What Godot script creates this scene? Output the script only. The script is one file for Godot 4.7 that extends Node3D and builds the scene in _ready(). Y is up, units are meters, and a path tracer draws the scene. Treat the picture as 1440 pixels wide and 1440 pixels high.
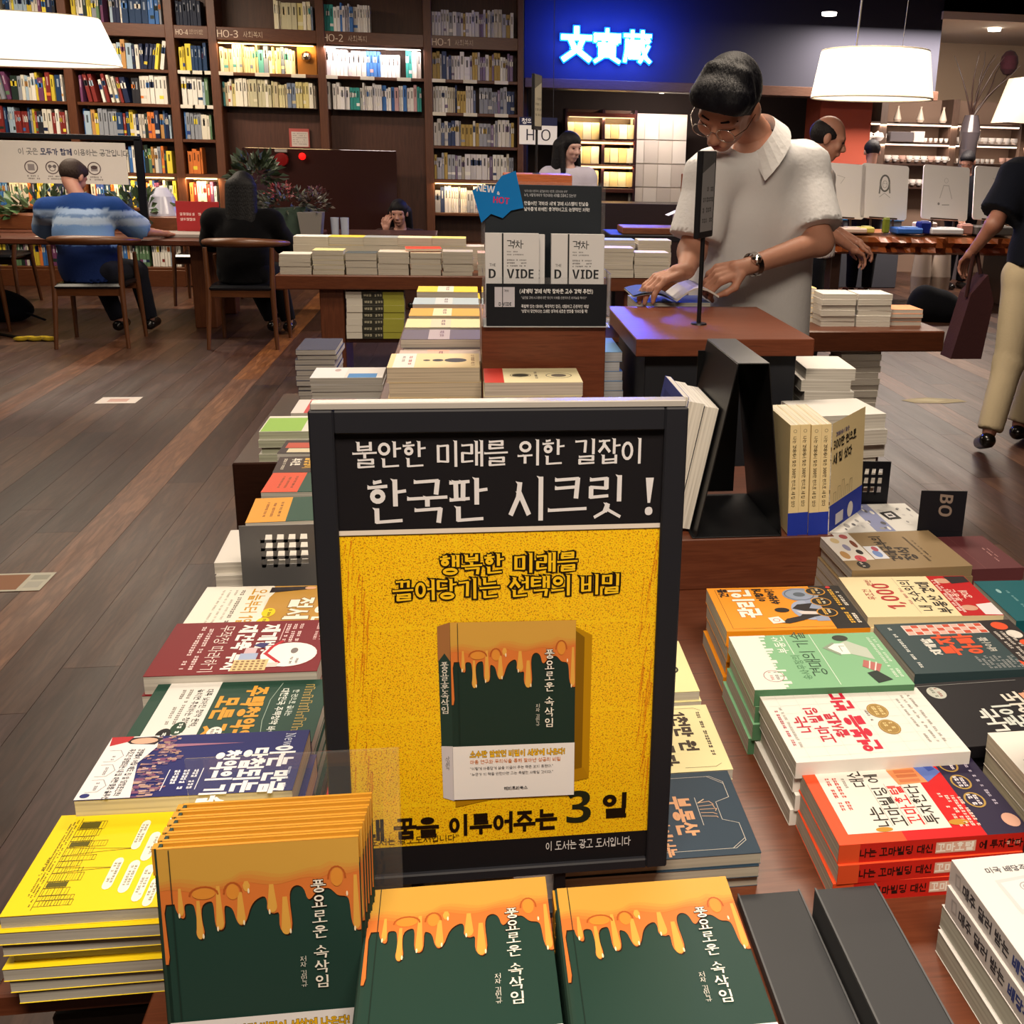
extends Node3D
# A bookshop: a long display table of stacked books with a poster stand, readers and bookcases behind.
# Distances into the room are given as d (metres from the camera, along -z).

var mats := {}
var used := {}
var rng := RandomNumberGenerator.new()

func W(x: float, y: float, d: float) -> Vector3: return Vector3(x, y, -d)

func area_light(called: String, at: Vector3, look: Vector3, size: Vector2, col: Color, e: float) -> void:
	var l := AreaLight3D.new()
	l.name = called
	l.area_size = size
	l.light_color = col
	l.light_energy = e
	l.area_range = 30.0
	l.shadow_enabled = true
	add_child(l, true)
	var up := Vector3.UP if absf(look.normalized().y) < 0.9 else Vector3.FORWARD
	l.look_at_from_position(at, at + look, up)

func omni(called: String, at: Vector3, col: Color, e: float, size := 0.05) -> void:
	var l := OmniLight3D.new()
	l.name = called
	l.light_color = col
	l.light_energy = e
	l.omni_range = 30.0
	l.omni_attenuation = 2.0
	l.light_size = size
	l.shadow_enabled = true
	l.position = at
	add_child(l, true)

func _ready():
	rng.seed = 7
	# camera: a phone held at eye height, the picture cropped off the lens axis
	var cam := Camera3D.new()
	cam.name = "camera"
	add_child(cam)
	var right := Vector3(0.9911107, 0.02442019, 0.13077932)
	var up := Vector3(0.01078868, 0.9650189, -0.26195827)
	cam.transform = Transform3D(Basis(right, up, right.cross(up)), Vector3(0, 1.5, 0))
	cam.projection = Camera3D.PROJECTION_FRUSTUM
	cam.near = 0.05
	cam.far = 60.0
	cam.size = 0.05 * 1440.0 / 1394.4
	cam.frustum_offset = Vector2(-(846.19 - 720.0), -(720.0 - 585.54)) / 1394.4 * 0.05
	cam.current = true
	var we := WorldEnvironment.new()
	we.name = "surroundings"
	var env := Environment.new()
	env.background_mode = Environment.BG_COLOR
	env.background_color = Color(0.01, 0.01, 0.012)
	env.tonemap_mode = Environment.TONE_MAPPER_LINEAR
	env.tonemap_exposure = 1.02
	env.sdfgi_enabled = true
	env.ssao_enabled = true
	env.ssil_enabled = true
	we.environment = env
	add_child(we)
	# unseen ceiling lamps, placed to light the room (the panels themselves are built in room())
	for p in UNSEEN_CEILING_PANELS:
		area_light("unseen_ceiling_light_source", W(p[0], p[1] - 0.03, p[2]), Vector3.DOWN, Vector2(p[3], p[4]), Color(1.0, 0.92, 0.82), p[5])
	# unseen lamps, placed to light the shop and the tea shelves
	area_light("unseen_shop_light", W(0.75, 2.5, 12.3), Vector3(0, -1, -0.25), Vector2(1.6, 0.3), Color(1.0, 0.88, 0.72), 10.0)
	area_light("unseen_tea_shelf_light", W(5.0, 2.75, 10.6), Vector3(0, -1, -0.2), Vector2(2.4, 0.5), Color(1.0, 0.93, 0.86), 26.0)
	room()
	bookcases()
	shop_front()
	tea_shop()
	reading_corner()
	middle_table()
	front_table()
	front_books()
	poster()
	displays()
	lamps()
	people()
	print("triangles in stuff books etc: done ", Time.get_ticks_msec(), " ms")
	for k in spot: print(k, spot[k])

var spot := {}
const TABLE := 0.7   # height of the front table
# x, y, d, size x, size d, energy
const UNSEEN_CEILING_PANELS := [[0.1, 3.2, -0.2, 1.6, 0.6, 12.0], [0.9, 3.2, 3.4, 1.2, 0.6, 7.0], [-1.4, 3.2, 4.6, 0.6, 0.6, 4.0], [-0.4, 3.2, 6.8, 1.6, 0.4, 8.0], [2.8, 3.2, 7.5, 1.2, 0.6, 8.0], [-3.4, 3.2, 9.2, 1.6, 0.3, 12.0]]

# ---------------------------------------------------------------- naming, tagging, materials
func numbered(called: String) -> String:
	if not used.has(called):
		used[called] = 0
		return called
	used[called] += 1
	return "%s_%03d" % [called, used[called]]

func tag(o: Node, label: String, category: String, group := "") -> Node:
	if label: o.set_meta("label", label)
	if category: o.set_meta("category", category)
	if group: o.set_meta("group", group)
	return o

func thing(called: String, label: String, category: String, at := Vector3.ZERO, turn := 0.0, group := "") -> Node3D:
	var o := Node3D.new()
	o.name = numbered(called)
	add_child(o)
	o.position = at
	o.rotation.y = turn
	tag(o, label, category, group)
	return o

func part(parent: Node, called: String, mesh: Mesh, m: Material, label := "") -> MeshInstance3D:
	var o := MeshInstance3D.new()
	o.name = called if parent != self else numbered(called)
	o.mesh = mesh
	o.material_override = m
	parent.add_child(o, true)
	if label: o.set_meta("label", label)
	return o

func struct(called: String, mb: MB, m: Material) -> MeshInstance3D:
	var o := part(self, called, mb.mesh(), m)
	o.set_meta("kind", "structure")
	return o

func one(called: String, mb: MB, m: Material, label: String, category: String, group := "") -> MeshInstance3D:
	var o := part(self, called, mb.mesh(), m)
	tag(o, label, category, group)
	return o

func noise_tex(freq: float, ramp: Array, size := 512, kind := FastNoiseLite.TYPE_SIMPLEX_SMOOTH, oct := 4, sd := 1, normal := 0.0) -> NoiseTexture2D:
	var f := FastNoiseLite.new()
	f.noise_type = kind
	f.frequency = freq
	f.fractal_octaves = oct
	f.seed = sd
	var t := NoiseTexture2D.new()
	t.width = size; t.height = size
	t.noise = f
	t.seamless = true
	if normal > 0.0:
		t.as_normal_map = true
		t.bump_strength = normal
		return t
	var g := Gradient.new()
	g.offsets = PackedFloat32Array(range(ramp.size()).map(func(i): return float(i) / (ramp.size() - 1)))
	g.colors = PackedColorArray(ramp)
	t.color_ramp = g
	return t

# plain or vertex-coloured materials, kept by name
func mat(called: String) -> StandardMaterial3D:
	if mats.has(called): return mats[called]
	var m := StandardMaterial3D.new()
	m.resource_name = called
	m.vertex_color_use_as_albedo = true
	m.vertex_color_is_srgb = true
	m.roughness = 0.6
	match called:
		"print":
			m.roughness = 0.55
			m.metallic_specular = 0.36
		"gloss": m.roughness = 0.22
		"paper": m.roughness = 0.8
		"pages":
			m.roughness = 0.9
			m.albedo_texture = noise_tex(0.05, [Color(0.8, 0.79, 0.78), Color(0.94, 0.94, 0.94), Color(1, 1, 1)], 256, FastNoiseLite.TYPE_VALUE, 2, 3)
			m.uv1_triplanar = true
			m.uv1_scale = Vector3(0.6, 26.0, 0.6)
		"wood":
			m.roughness = 0.38
			m.albedo_texture = noise_tex(0.012, [Color(0.72, 0.68, 0.66), Color(0.95, 0.94, 0.93), Color(0.84, 0.8, 0.78), Color(1.0, 1.0, 1.0)], 512, FastNoiseLite.TYPE_SIMPLEX_SMOOTH, 5, 5)
			m.uv1_triplanar = true
			m.uv1_scale = Vector3(0.7, 9.0, 9.0)
		"wood_up":
			m.roughness = 0.45
			m.albedo_texture = mat("wood").albedo_texture
			m.uv1_triplanar = true
			m.uv1_scale = Vector3(6.0, 0.5, 6.0)
		"plank":
			m.roughness = 0.46
			m.albedo_texture = noise_tex(0.014, [Color(0.55, 0.52, 0.5), Color(0.9, 0.88, 0.86), Color(0.74, 0.7, 0.68), Color(1.0, 1.0, 1.0), Color(0.8, 0.78, 0.76)], 512, FastNoiseLite.TYPE_SIMPLEX_SMOOTH, 6, 11)
			m.uv1_triplanar = true
			m.uv1_world_triplanar = true
			m.uv1_scale = Vector3(2.6, 2.6, 0.28)
			m.normal_enabled = true
			m.normal_texture = noise_tex(0.02, [], 512, FastNoiseLite.TYPE_SIMPLEX_SMOOTH, 5, 12, 3.0)
			m.normal_scale = 0.07
			m.roughness_texture = noise_tex(0.01, [Color(0.75, 0.75, 0.75), Color(1, 1, 1)], 256, FastNoiseLite.TYPE_SIMPLEX_SMOOTH, 4, 13)
		"cloth":
			m.roughness = 0.95
			m.metallic_specular = 0.2
			m.rim_enabled = true
			m.rim = 0.05
			m.normal_enabled = true
			m.normal_texture = noise_tex(0.08, [], 256, FastNoiseLite.TYPE_SIMPLEX_SMOOTH, 3, 21, 2.0)
			m.normal_scale = 0.3
			m.uv1_triplanar = true
			m.uv1_scale = Vector3(3, 3, 3)
		"skin":
			m.roughness = 0.55
			m.subsurf_scatter_enabled = true
			m.subsurf_scatter_strength = 0.06
		"hair":
			m.roughness = 0.6
			m.metallic_specular = 0.3
			m.normal_enabled = true
			m.normal_texture = noise_tex(0.03, [], 256, FastNoiseLite.TYPE_SIMPLEX_SMOOTH, 3, 41, 6.0)
			m.normal_scale = 0.9
			m.uv1_triplanar = true
			m.uv1_scale = Vector3(22, 4, 22)
		"metal":
			m.roughness = 0.4
			m.metallic = 0.6
		"chrome":
			m.roughness = 0.2
			m.metallic = 1.0
		"acrylic":
			m.vertex_color_use_as_albedo = false
			m.transparency = BaseMaterial3D.TRANSPARENCY_ALPHA
			m.albedo_color = Color(0.97, 0.98, 1.0, 0.03)
			m.roughness = 0.04
		"panel_wood":
			m.roughness = 0.5
			m.albedo_texture = mat("wood").albedo_texture
			m.uv1_triplanar = true
			m.uv1_scale = Vector3(3.0, 0.25, 3.0)
		"mirror_wood": m.roughness = 0.12
		"leaf":
			m.roughness = 0.5
			m.backlight_enabled = true
			m.backlight = Color(0.1, 0.15, 0.05)
		"wall": m.roughness = 0.85
	mats[called] = m
	return m

func glow(called: String, col: Color, e: float) -> StandardMaterial3D:
	var m := StandardMaterial3D.new()
	m.resource_name = called
	m.albedo_color = col
	m.emission_enabled = true
	m.emission = col
	m.emission_energy_multiplier = e
	return m

func H(s: String) -> Color: return Color.html(s)

# ---------------------------------------------------------------- books
# A book lies with its front cover up: local x is the reading direction (spine at -x), z runs down the page, y is the thickness.
var book_meshes := {}
func book_parts(w: float, h: float, t: float, cover: Color, spine: Color, page: Color, hard: bool, head = null) -> Array:
	var key := [w, h, t, cover, spine, page, hard, head]
	if book_meshes.has(key): return book_meshes[key]
	var ct := 0.0022 if hard else 0.0008
	var ov := 0.003 if hard else 0.0
	var a := MB.new()
	a.box(Vector3(0, ct / 2, 0), Vector3(w, ct, h), cover, 0.0003)
	a.box(Vector3(0, t - ct / 2, 0), Vector3(w, ct, h), cover, 0.0003)
	if hard:
		# rounded spine with a joint groove beside it
		var pr := PackedVector2Array()
		for i in 7:
			var g := -PI / 2 - PI * i / 6.0
			pr.append(Vector2(-w / 2 + cos(g) * 0.004, t / 2 + sin(g) * t / 2))
		pr.append(Vector2(-w / 2 + 0.003, t)); pr.append(Vector2(-w / 2 + 0.003, 0))
		var keep := a.t
		a.t = Transform3D(Basis.IDENTITY, Vector3.ZERO)
		a.prism(pr, -h / 2, h / 2, spine)
		a.t = keep
	else:
		a.box(Vector3(-w / 2 + ct / 2, t / 2, 0), Vector3(ct, t - 0.0002, h), spine, 0.0003)
	if head != null:
		# the printed head of the cover wraps round the edges of the boards
		for y in [ct / 2, t - ct / 2]: a.box(Vector3(0, y, -h / 2 + 0.012), Vector3(w + 0.0004, ct + 0.0003, 0.0245), head)
		a.box(Vector3(-w / 2 - 0.002, t / 2, -h / 2 + 0.012), Vector3(0.0045, t * 0.8, 0.0245), head)
	var b := MB.new()
	var px0 := -w / 2 + ct
	var px1 := w / 2 - ov - 0.0006
	b.box(Vector3((px0 + px1) / 2, t / 2, 0), Vector3(px1 - px0, t - ct * 2, h - ov * 2 - 0.001), page)
	book_meshes[key] = [a.mesh(), b.mesh()]
	return book_meshes[key]

# cov: {w, h, t, cover, spine, page, hard, art (Callable), spine_art (Callable)}
const ORD := ["first", "second", "third", "fourth", "fifth", "sixth", "seventh", "eighth", "ninth", "tenth", "eleventh", "twelfth", "thirteenth", "fourteenth", "fifteenth", "sixteenth"]
var art_meshes := {}
func make_book(called: String, cov: Dictionary, with_art := true) -> Node3D:
	var o := Node3D.new()
	o.name = numbered(called)
	add_child(o)
	var page: Color = cov.get("page", H("d8d3c8"))
	var w: float = cov.get("w", 0.152); var h: float = cov.get("h", 0.225); var t: float = cov.get("t", 0.02)
	var pm := book_parts(w, h, t, cov.cover, cov.get("spine", cov.cover), page, cov.get("hard", false), cov.get("head", null))
	part(o, "cover", pm[0], mat("print"))
	part(o, "page_block", pm[1], mat("pages"))
	if with_art and cov.has("art"):
		if not art_meshes.has(cov.id):
			var mb := MB.new()
			mb.plane(Vector3(-w / 2, t + 0.0001, -h / 2), Vector3.RIGHT, Vector3.BACK)
			if not cov.id in ["honey", "honey_standing", "divide"]:
				# the art is drawn for 152 x 225; fit it to this format
				mb.pu *= w / 0.152
				mb.pv *= h / 0.225
			(cov.art as Callable).call(mb)
			art_meshes[cov.id] = mb.mesh()
		part(o, "cover_print", art_meshes[cov.id], mat("print"))
	if cov.has("spine_art"):
		var sid: String = cov.id + "_spine"
		if not art_meshes.has(sid):
			var mb := MB.new()
			# the spine read with the book lying face up: letters run down the cover's side, tops towards the front cover
			mb.plane(Vector3(-w / 2 - 0.0001 - (0.004 if cov.get("hard", false) else 0.0), t, -h / 2), Vector3.BACK, Vector3.DOWN)
			(cov.spine_art as Callable).call(mb)
			art_meshes[sid] = mb.mesh()
		part(o, "spine_print", art_meshes[sid], mat("print"))
	return o

# a pile of one title; x, d is the middle of the pile, turn in degrees
func pile(called: String, cov: Dictionary, n: int, x: float, y: float, d: float, turn: float, top_label: String, low_label: String, group: String, loose := 0.003) -> float:
	var t: float = cov.get("t", 0.02)
	for i in n:
		var top := i == n - 1
		var o := make_book(called, cov, top)
		var jx := 0.0 if top else rng.randf_range(-loose, loose)
		var jd := 0.0 if top else rng.randf_range(-loose, loose)
		o.position = W(x + jx, y + i * t, d + jd)
		o.rotation.y = deg_to_rad(turn + (0.0 if top else rng.randf_range(-0.8, 0.8)))
		tag(o, top_label if top else low_label + ", " + ORD[mini(n - 1 - i, 15)] + " from top", "book", group)
	return y + n * t

# ---------------------------------------------------------------- mesh building
class MB:
	var v := PackedVector3Array()
	var n := PackedVector3Array()
	var c := PackedColorArray()
	var t := Transform3D.IDENTITY
	var po := Vector3.ZERO      # print plane: origin, right, down, lift (per millimetre)
	var pu := Vector3.RIGHT
	var pv := Vector3.DOWN
	var pn := Vector3.BACK
	var ph := 0.0
	var jn := 0
	var jit := 0.0

	func tri(a: Vector3, b: Vector3, d: Vector3, col: Color) -> void:
		a = t * a; b = t * b; d = t * d
		var nn := (b - a).cross(d - a).normalized()
		v.append(a); v.append(d); v.append(b)
		n.append(nn); n.append(nn); n.append(nn)
		c.append(col); c.append(col); c.append(col)

	func tris(a: Vector3, b: Vector3, d: Vector3, na: Vector3, nb: Vector3, nd: Vector3, col: Color) -> void:
		v.append(t * a); v.append(t * d); v.append(t * b)
		n.append((t.basis * na).normalized()); n.append((t.basis * nd).normalized()); n.append((t.basis * nb).normalized())
		c.append(col); c.append(col); c.append(col)

	func quad(a: Vector3, b: Vector3, d: Vector3, e: Vector3, col: Color) -> void:
		tri(a, b, d, col)
		tri(a, d, e, col)

	# chamfered box
	func box(ctr: Vector3, size: Vector3, col: Color, bev := 0.0) -> void:
		var h := size * 0.5
		if bev <= 0.0:
			var p := []
			for i in 8:
				p.append(ctr + Vector3(h.x * (1 if i & 1 else -1), h.y * (1 if i & 2 else -1), h.z * (1 if i & 4 else -1)))
			quad(p[4], p[5], p[7], p[6], col)
			quad(p[1], p[0], p[2], p[3], col)
			quad(p[5], p[1], p[3], p[7], col)
			quad(p[0], p[4], p[6], p[2], col)
			quad(p[6], p[7], p[3], p[2], col)
			quad(p[0], p[1], p[5], p[4], col)
			return
		bev = minf(bev, minf(h.x, minf(h.y, h.z)) * 0.9)
		var q := {}
		for sx in [-1, 1]:
			for sy in [-1, 1]:
				for sz in [-1, 1]:
					var s := Vector3(sx, sy, sz)
					for ax in 3:
						var r := h - Vector3.ONE * bev
						r[ax] = h[ax]
						q[[sx, sy, sz, ax]] = ctr + s * r
		for ax in 3:
			var a1 := (ax + 1) % 3
			var a2 := (ax + 2) % 3
			for s in [-1, 1]:
				var k := []
				for e in [[-1, -1], [1, -1], [1, 1], [-1, 1]]:
					var key := [0, 0, 0, ax]
					key[ax] = s; key[a1] = e[0]; key[a2] = e[1]
					k.append(q[key])
				if s > 0: quad(k[0], k[1], k[2], k[3], col)
				else: quad(k[0], k[3], k[2], k[1], col)
			# edges along ax
			for s1 in [-1, 1]:
				for s2 in [-1, 1]:
					var k1 := [0, 0, 0, a1]
					var k2 := [0, 0, 0, a2]
					k1[a1] = s1; k1[a2] = s2; k2[a1] = s1; k2[a2] = s2
					k1[ax] = -1; k2[ax] = -1
					var p0: Vector3 = q[k1]
					var p1: Vector3 = q[k2]
					k1[ax] = 1; k2[ax] = 1
					var p2: Vector3 = q[k2]
					var p3: Vector3 = q[k1]
					if s1 * s2 > 0: quad(p0, p1, p2, p3, col)
					else: quad(p0, p3, p2, p1, col)
		for sx in [-1, 1]:
			for sy in [-1, 1]:
				for sz in [-1, 1]:
					var a: Vector3 = q[[sx, sy, sz, 0]]
					var b: Vector3 = q[[sx, sy, sz, 1]]
					var d: Vector3 = q[[sx, sy, sz, 2]]
					if sx * sy * sz > 0: tri(a, b, d, col)
					else: tri(a, d, b, col)

	# profile of Vector2(radius, height)
	func lathe(at: Vector3, prof: Array, seg: int, col: Color, sx := 1.0, sz := 1.0) -> void:
		for i in prof.size() - 1:
			var p0: Vector2 = prof[i]
			var p1: Vector2 = prof[i + 1]
			var dr := p1 - p0
			var nr := Vector2(dr.y, -dr.x).normalized()
			for k in seg:
				var a0 := TAU * k / seg
				var a1 := TAU * (k + 1) / seg
				var u0 := Vector3(cos(a0) * sx, 0, -sin(a0) * sz)
				var u1 := Vector3(cos(a1) * sx, 0, -sin(a1) * sz)
				var n0 := u0 * nr.x + Vector3.UP * nr.y
				var n1 := u1 * nr.x + Vector3.UP * nr.y
				var A := at + u0 * p0.x + Vector3.UP * p0.y
				var B := at + u1 * p0.x + Vector3.UP * p0.y
				var D := at + u1 * p1.x + Vector3.UP * p1.y
				var E := at + u0 * p1.x + Vector3.UP * p1.y
				if p0.x > 0.00001: tris(A, B, D, n0, n1, n1, col)
				if p1.x > 0.00001: tris(A, D, E, n0, n1, n0, col)

	# swept tube along points; radius may be a number or an array
	func tube(pts: Array, rad, seg: int, col: Color, flat_z := 1.0, caps := true) -> void:
		var rings := []
		var up := Vector3.UP
		var first: Vector3 = pts[1] - pts[0]
		if absf(first.normalized().dot(up)) > 0.9: up = Vector3.RIGHT
		for i in pts.size():
			var d: Vector3 = (pts[mini(i + 1, pts.size() - 1)] - pts[maxi(i - 1, 0)]).normalized()
			var sx := up.cross(d).normalized()
			if sx.length() < 0.5: sx = Vector3.RIGHT
			var sy := d.cross(sx)
			up = sy
			var r: float = rad[i] if rad is Array else rad
			var ring := []
			for k in seg:
				var a := TAU * k / seg
				var dirn := sx * cos(a) + sy * sin(a) * flat_z
				ring.append([pts[i] + dirn * r, dirn.normalized()])
			rings.append(ring)
		for i in pts.size() - 1:
			for k in seg:
				var A = rings[i][k]; var B = rings[i][(k + 1) % seg]; var D = rings[i + 1][(k + 1) % seg]; var E = rings[i + 1][k]
				tris(A[0], B[0], D[0], A[1], B[1], D[1], col)
				tris(A[0], D[0], E[0], A[1], D[1], E[1], col)
		if caps:
			for k in range(1, seg - 1):
				tri(rings[0][0][0], rings[0][k + 1][0], rings[0][k][0], col)
				var m := pts.size() - 1
				tri(rings[m][0][0], rings[m][k][0], rings[m][k + 1][0], col)

	# polygon in the xy plane, extruded from z0 to z1
	func prism(poly: PackedVector2Array, z0: float, z1: float, col: Color) -> void:
		if Geometry2D.is_polygon_clockwise(poly): poly.reverse()
		# is_polygon_clockwise is for y down; make sure the area is positive
		var area := 0.0
		for i in poly.size():
			area += poly[i].cross(poly[(i + 1) % poly.size()])
		if area < 0: poly.reverse()
		var ix := Geometry2D.triangulate_polygon(poly)
		for i in range(0, ix.size(), 3):
			var a := poly[ix[i]]; var b := poly[ix[i + 1]]; var d := poly[ix[i + 2]]
			if (b - a).cross(d - a) < 0:
				var s := b; b = d; d = s
			tri(Vector3(a.x, a.y, z1), Vector3(b.x, b.y, z1), Vector3(d.x, d.y, z1), col)
			tri(Vector3(a.x, a.y, z0), Vector3(d.x, d.y, z0), Vector3(b.x, b.y, z0), col)
		for i in poly.size():
			var a := poly[i]; var b := poly[(i + 1) % poly.size()]
			quad(Vector3(a.x, a.y, z0), Vector3(b.x, b.y, z0), Vector3(b.x, b.y, z1), Vector3(a.x, a.y, z1), col)

	func ball(at: Vector3, r: Vector3, col: Color, seg := 10, rows := 6) -> void:
		var prof := []
		for i in rows + 1:
			var a := -PI / 2 + PI * i / rows
			prof.append(Vector2(cos(a), sin(a)))
		var keep := t
		t = t * Transform3D(Basis.from_scale(r), at)
		lathe(Vector3.ZERO, prof, seg, col)
		t = keep

	# ---- flat print, in millimetres on the print plane (u to the right, v down)
	func plane(o: Vector3, u: Vector3, w: Vector3) -> void:
		po = o; pu = u.normalized() * 0.001; pv = w.normalized() * 0.001
		pn = w.cross(u).normalized()
		ph = 0.0
	func lay(k: float) -> void: ph = k * 0.00012
	# strokes that cross must not lie in one plane
	func step() -> void:
		jn += 1
		jit = (jn % 28) * 0.000004
	func pt(u: float, w: float) -> Vector3: return po + pu * u + pv * w + pn * (ph + jit)
	func ptri(a: Vector2, b: Vector2, d: Vector2, col: Color) -> void:
		if (b - a).cross(d - a) > 0: tri(pt(a.x, a.y), pt(d.x, d.y), pt(b.x, b.y), col)
		else: tri(pt(a.x, a.y), pt(b.x, b.y), pt(d.x, d.y), col)
	func pquad(a: Vector2, b: Vector2, d: Vector2, e: Vector2, col: Color) -> void:
		ptri(a, b, d, col); ptri(a, d, e, col)
	func prect(u0: float, v0: float, u1: float, v1: float, col: Color) -> void:
		step()
		pquad(Vector2(u0, v0), Vector2(u1, v0), Vector2(u1, v1), Vector2(u0, v1), col)
	func ppoly(p: Array, col: Color) -> void:
		step()
		var q := PackedVector2Array(p)
		var ix := Geometry2D.triangulate_polygon(q)
		for i in range(0, ix.size(), 3): ptri(q[ix[i]], q[ix[i + 1]], q[ix[i + 2]], col)
	func pell(cx: float, cy: float, rx: float, ry: float, col: Color, seg := 20) -> void:
		step()
		for k in seg:
			var a := TAU * k / seg; var b := TAU * (k + 1) / seg
			ptri(Vector2(cx, cy), Vector2(cx + cos(a) * rx, cy + sin(a) * ry), Vector2(cx + cos(b) * rx, cy + sin(b) * ry), col)
	func pring(cx: float, cy: float, rx: float, ry: float, w: float, col: Color, seg := 20) -> void:
		step()
		for k in seg:
			var a := TAU * k / seg; var b := TAU * (k + 1) / seg
			var A := Vector2(cos(a), sin(a)); var B := Vector2(cos(b), sin(b))
			var ro := Vector2(rx + w / 2, ry + w / 2); var ri := Vector2(rx - w / 2, ry - w / 2); var C := Vector2(cx, cy)
			pquad(C + A * ro, C + B * ro, C + B * ri, C + A * ri, col)
	func pline(p: Array, w: float, col: Color, ext := 0.5) -> void:
		for i in p.size() - 1:
			var a: Vector2 = p[i]; var b: Vector2 = p[i + 1]
			var d := (b - a).normalized()
			if d == Vector2.ZERO: continue
			step()
			var s := Vector2(-d.y, d.x) * w / 2
			a -= d * w * ext; b += d * w * ext
			pquad(a + s, b + s, b - s, a - s, col)
	# a line of print too small to read: short dashes of uneven length
	func pdash(u: float, w: float, length: float, size: float, col: Color, sd := 1) -> void:
		var r := RandomNumberGenerator.new()
		r.seed = sd
		var x := 0.0
		while x < length:
			var l := size * r.randf_range(0.55, 0.85)
			if r.randf() > 0.18:
				prect(u + x, w + size * r.randf_range(0.05, 0.2), u + minf(x + l, length), w + size * 0.38, col)
				prect(u + x + l * 0.1, w + size * 0.55, u + minf(x + l, length), w + size * r.randf_range(0.75, 0.95), col)
				prect(u + x + l * r.randf_range(0.5, 0.8), w + size * 0.05, u + minf(x + l, length), w + size * 0.8, col)
			x += size * 0.95

	func mesh() -> ArrayMesh:
		var m := ArrayMesh.new()
		if v.size() == 0: return m
		var a := []
		a.resize(Mesh.ARRAY_MAX)
		a[Mesh.ARRAY_VERTEX] = v; a[Mesh.ARRAY_NORMAL] = n; a[Mesh.ARRAY_COLOR] = c
		m.add_surface_from_arrays(Mesh.PRIMITIVE_TRIANGLES, a)
		return m

# ---------------------------------------------------------------- lettering
# Hangul syllables are put together from strokes; Latin letters and figures come from TextMesh.
const CHO := "ㄱㄲㄴㄷㄸㄹㅁㅂㅃㅅㅆㅇㅈㅉㅊㅋㅌㅍㅎ"
const JUNG := ["ㅏ", "ㅐ", "ㅑ", "ㅒ", "ㅓ", "ㅔ", "ㅕ", "ㅖ", "ㅗ", "ㅗㅏ", "ㅗㅐ", "ㅗㅣ", "ㅛ", "ㅜ", "ㅜㅓ", "ㅜㅔ", "ㅜㅣ", "ㅠ", "ㅡ", "ㅡㅣ", "ㅣ"]
const JONG := ["", "ㄱ", "ㄲ", "ㄱㅅ", "ㄴ", "ㄴㅈ", "ㄴㅎ", "ㄷ", "ㄹ", "ㄹㄱ", "ㄹㅁ", "ㄹㅂ", "ㄹㅅ", "ㄹㅌ", "ㄹㅍ", "ㄹㅎ", "ㅁ", "ㅂ", "ㅂㅅ", "ㅅ", "ㅆ", "ㅇ", "ㅈ", "ㅊ", "ㅋ", "ㅌ", "ㅍ", "ㅎ"]
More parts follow.
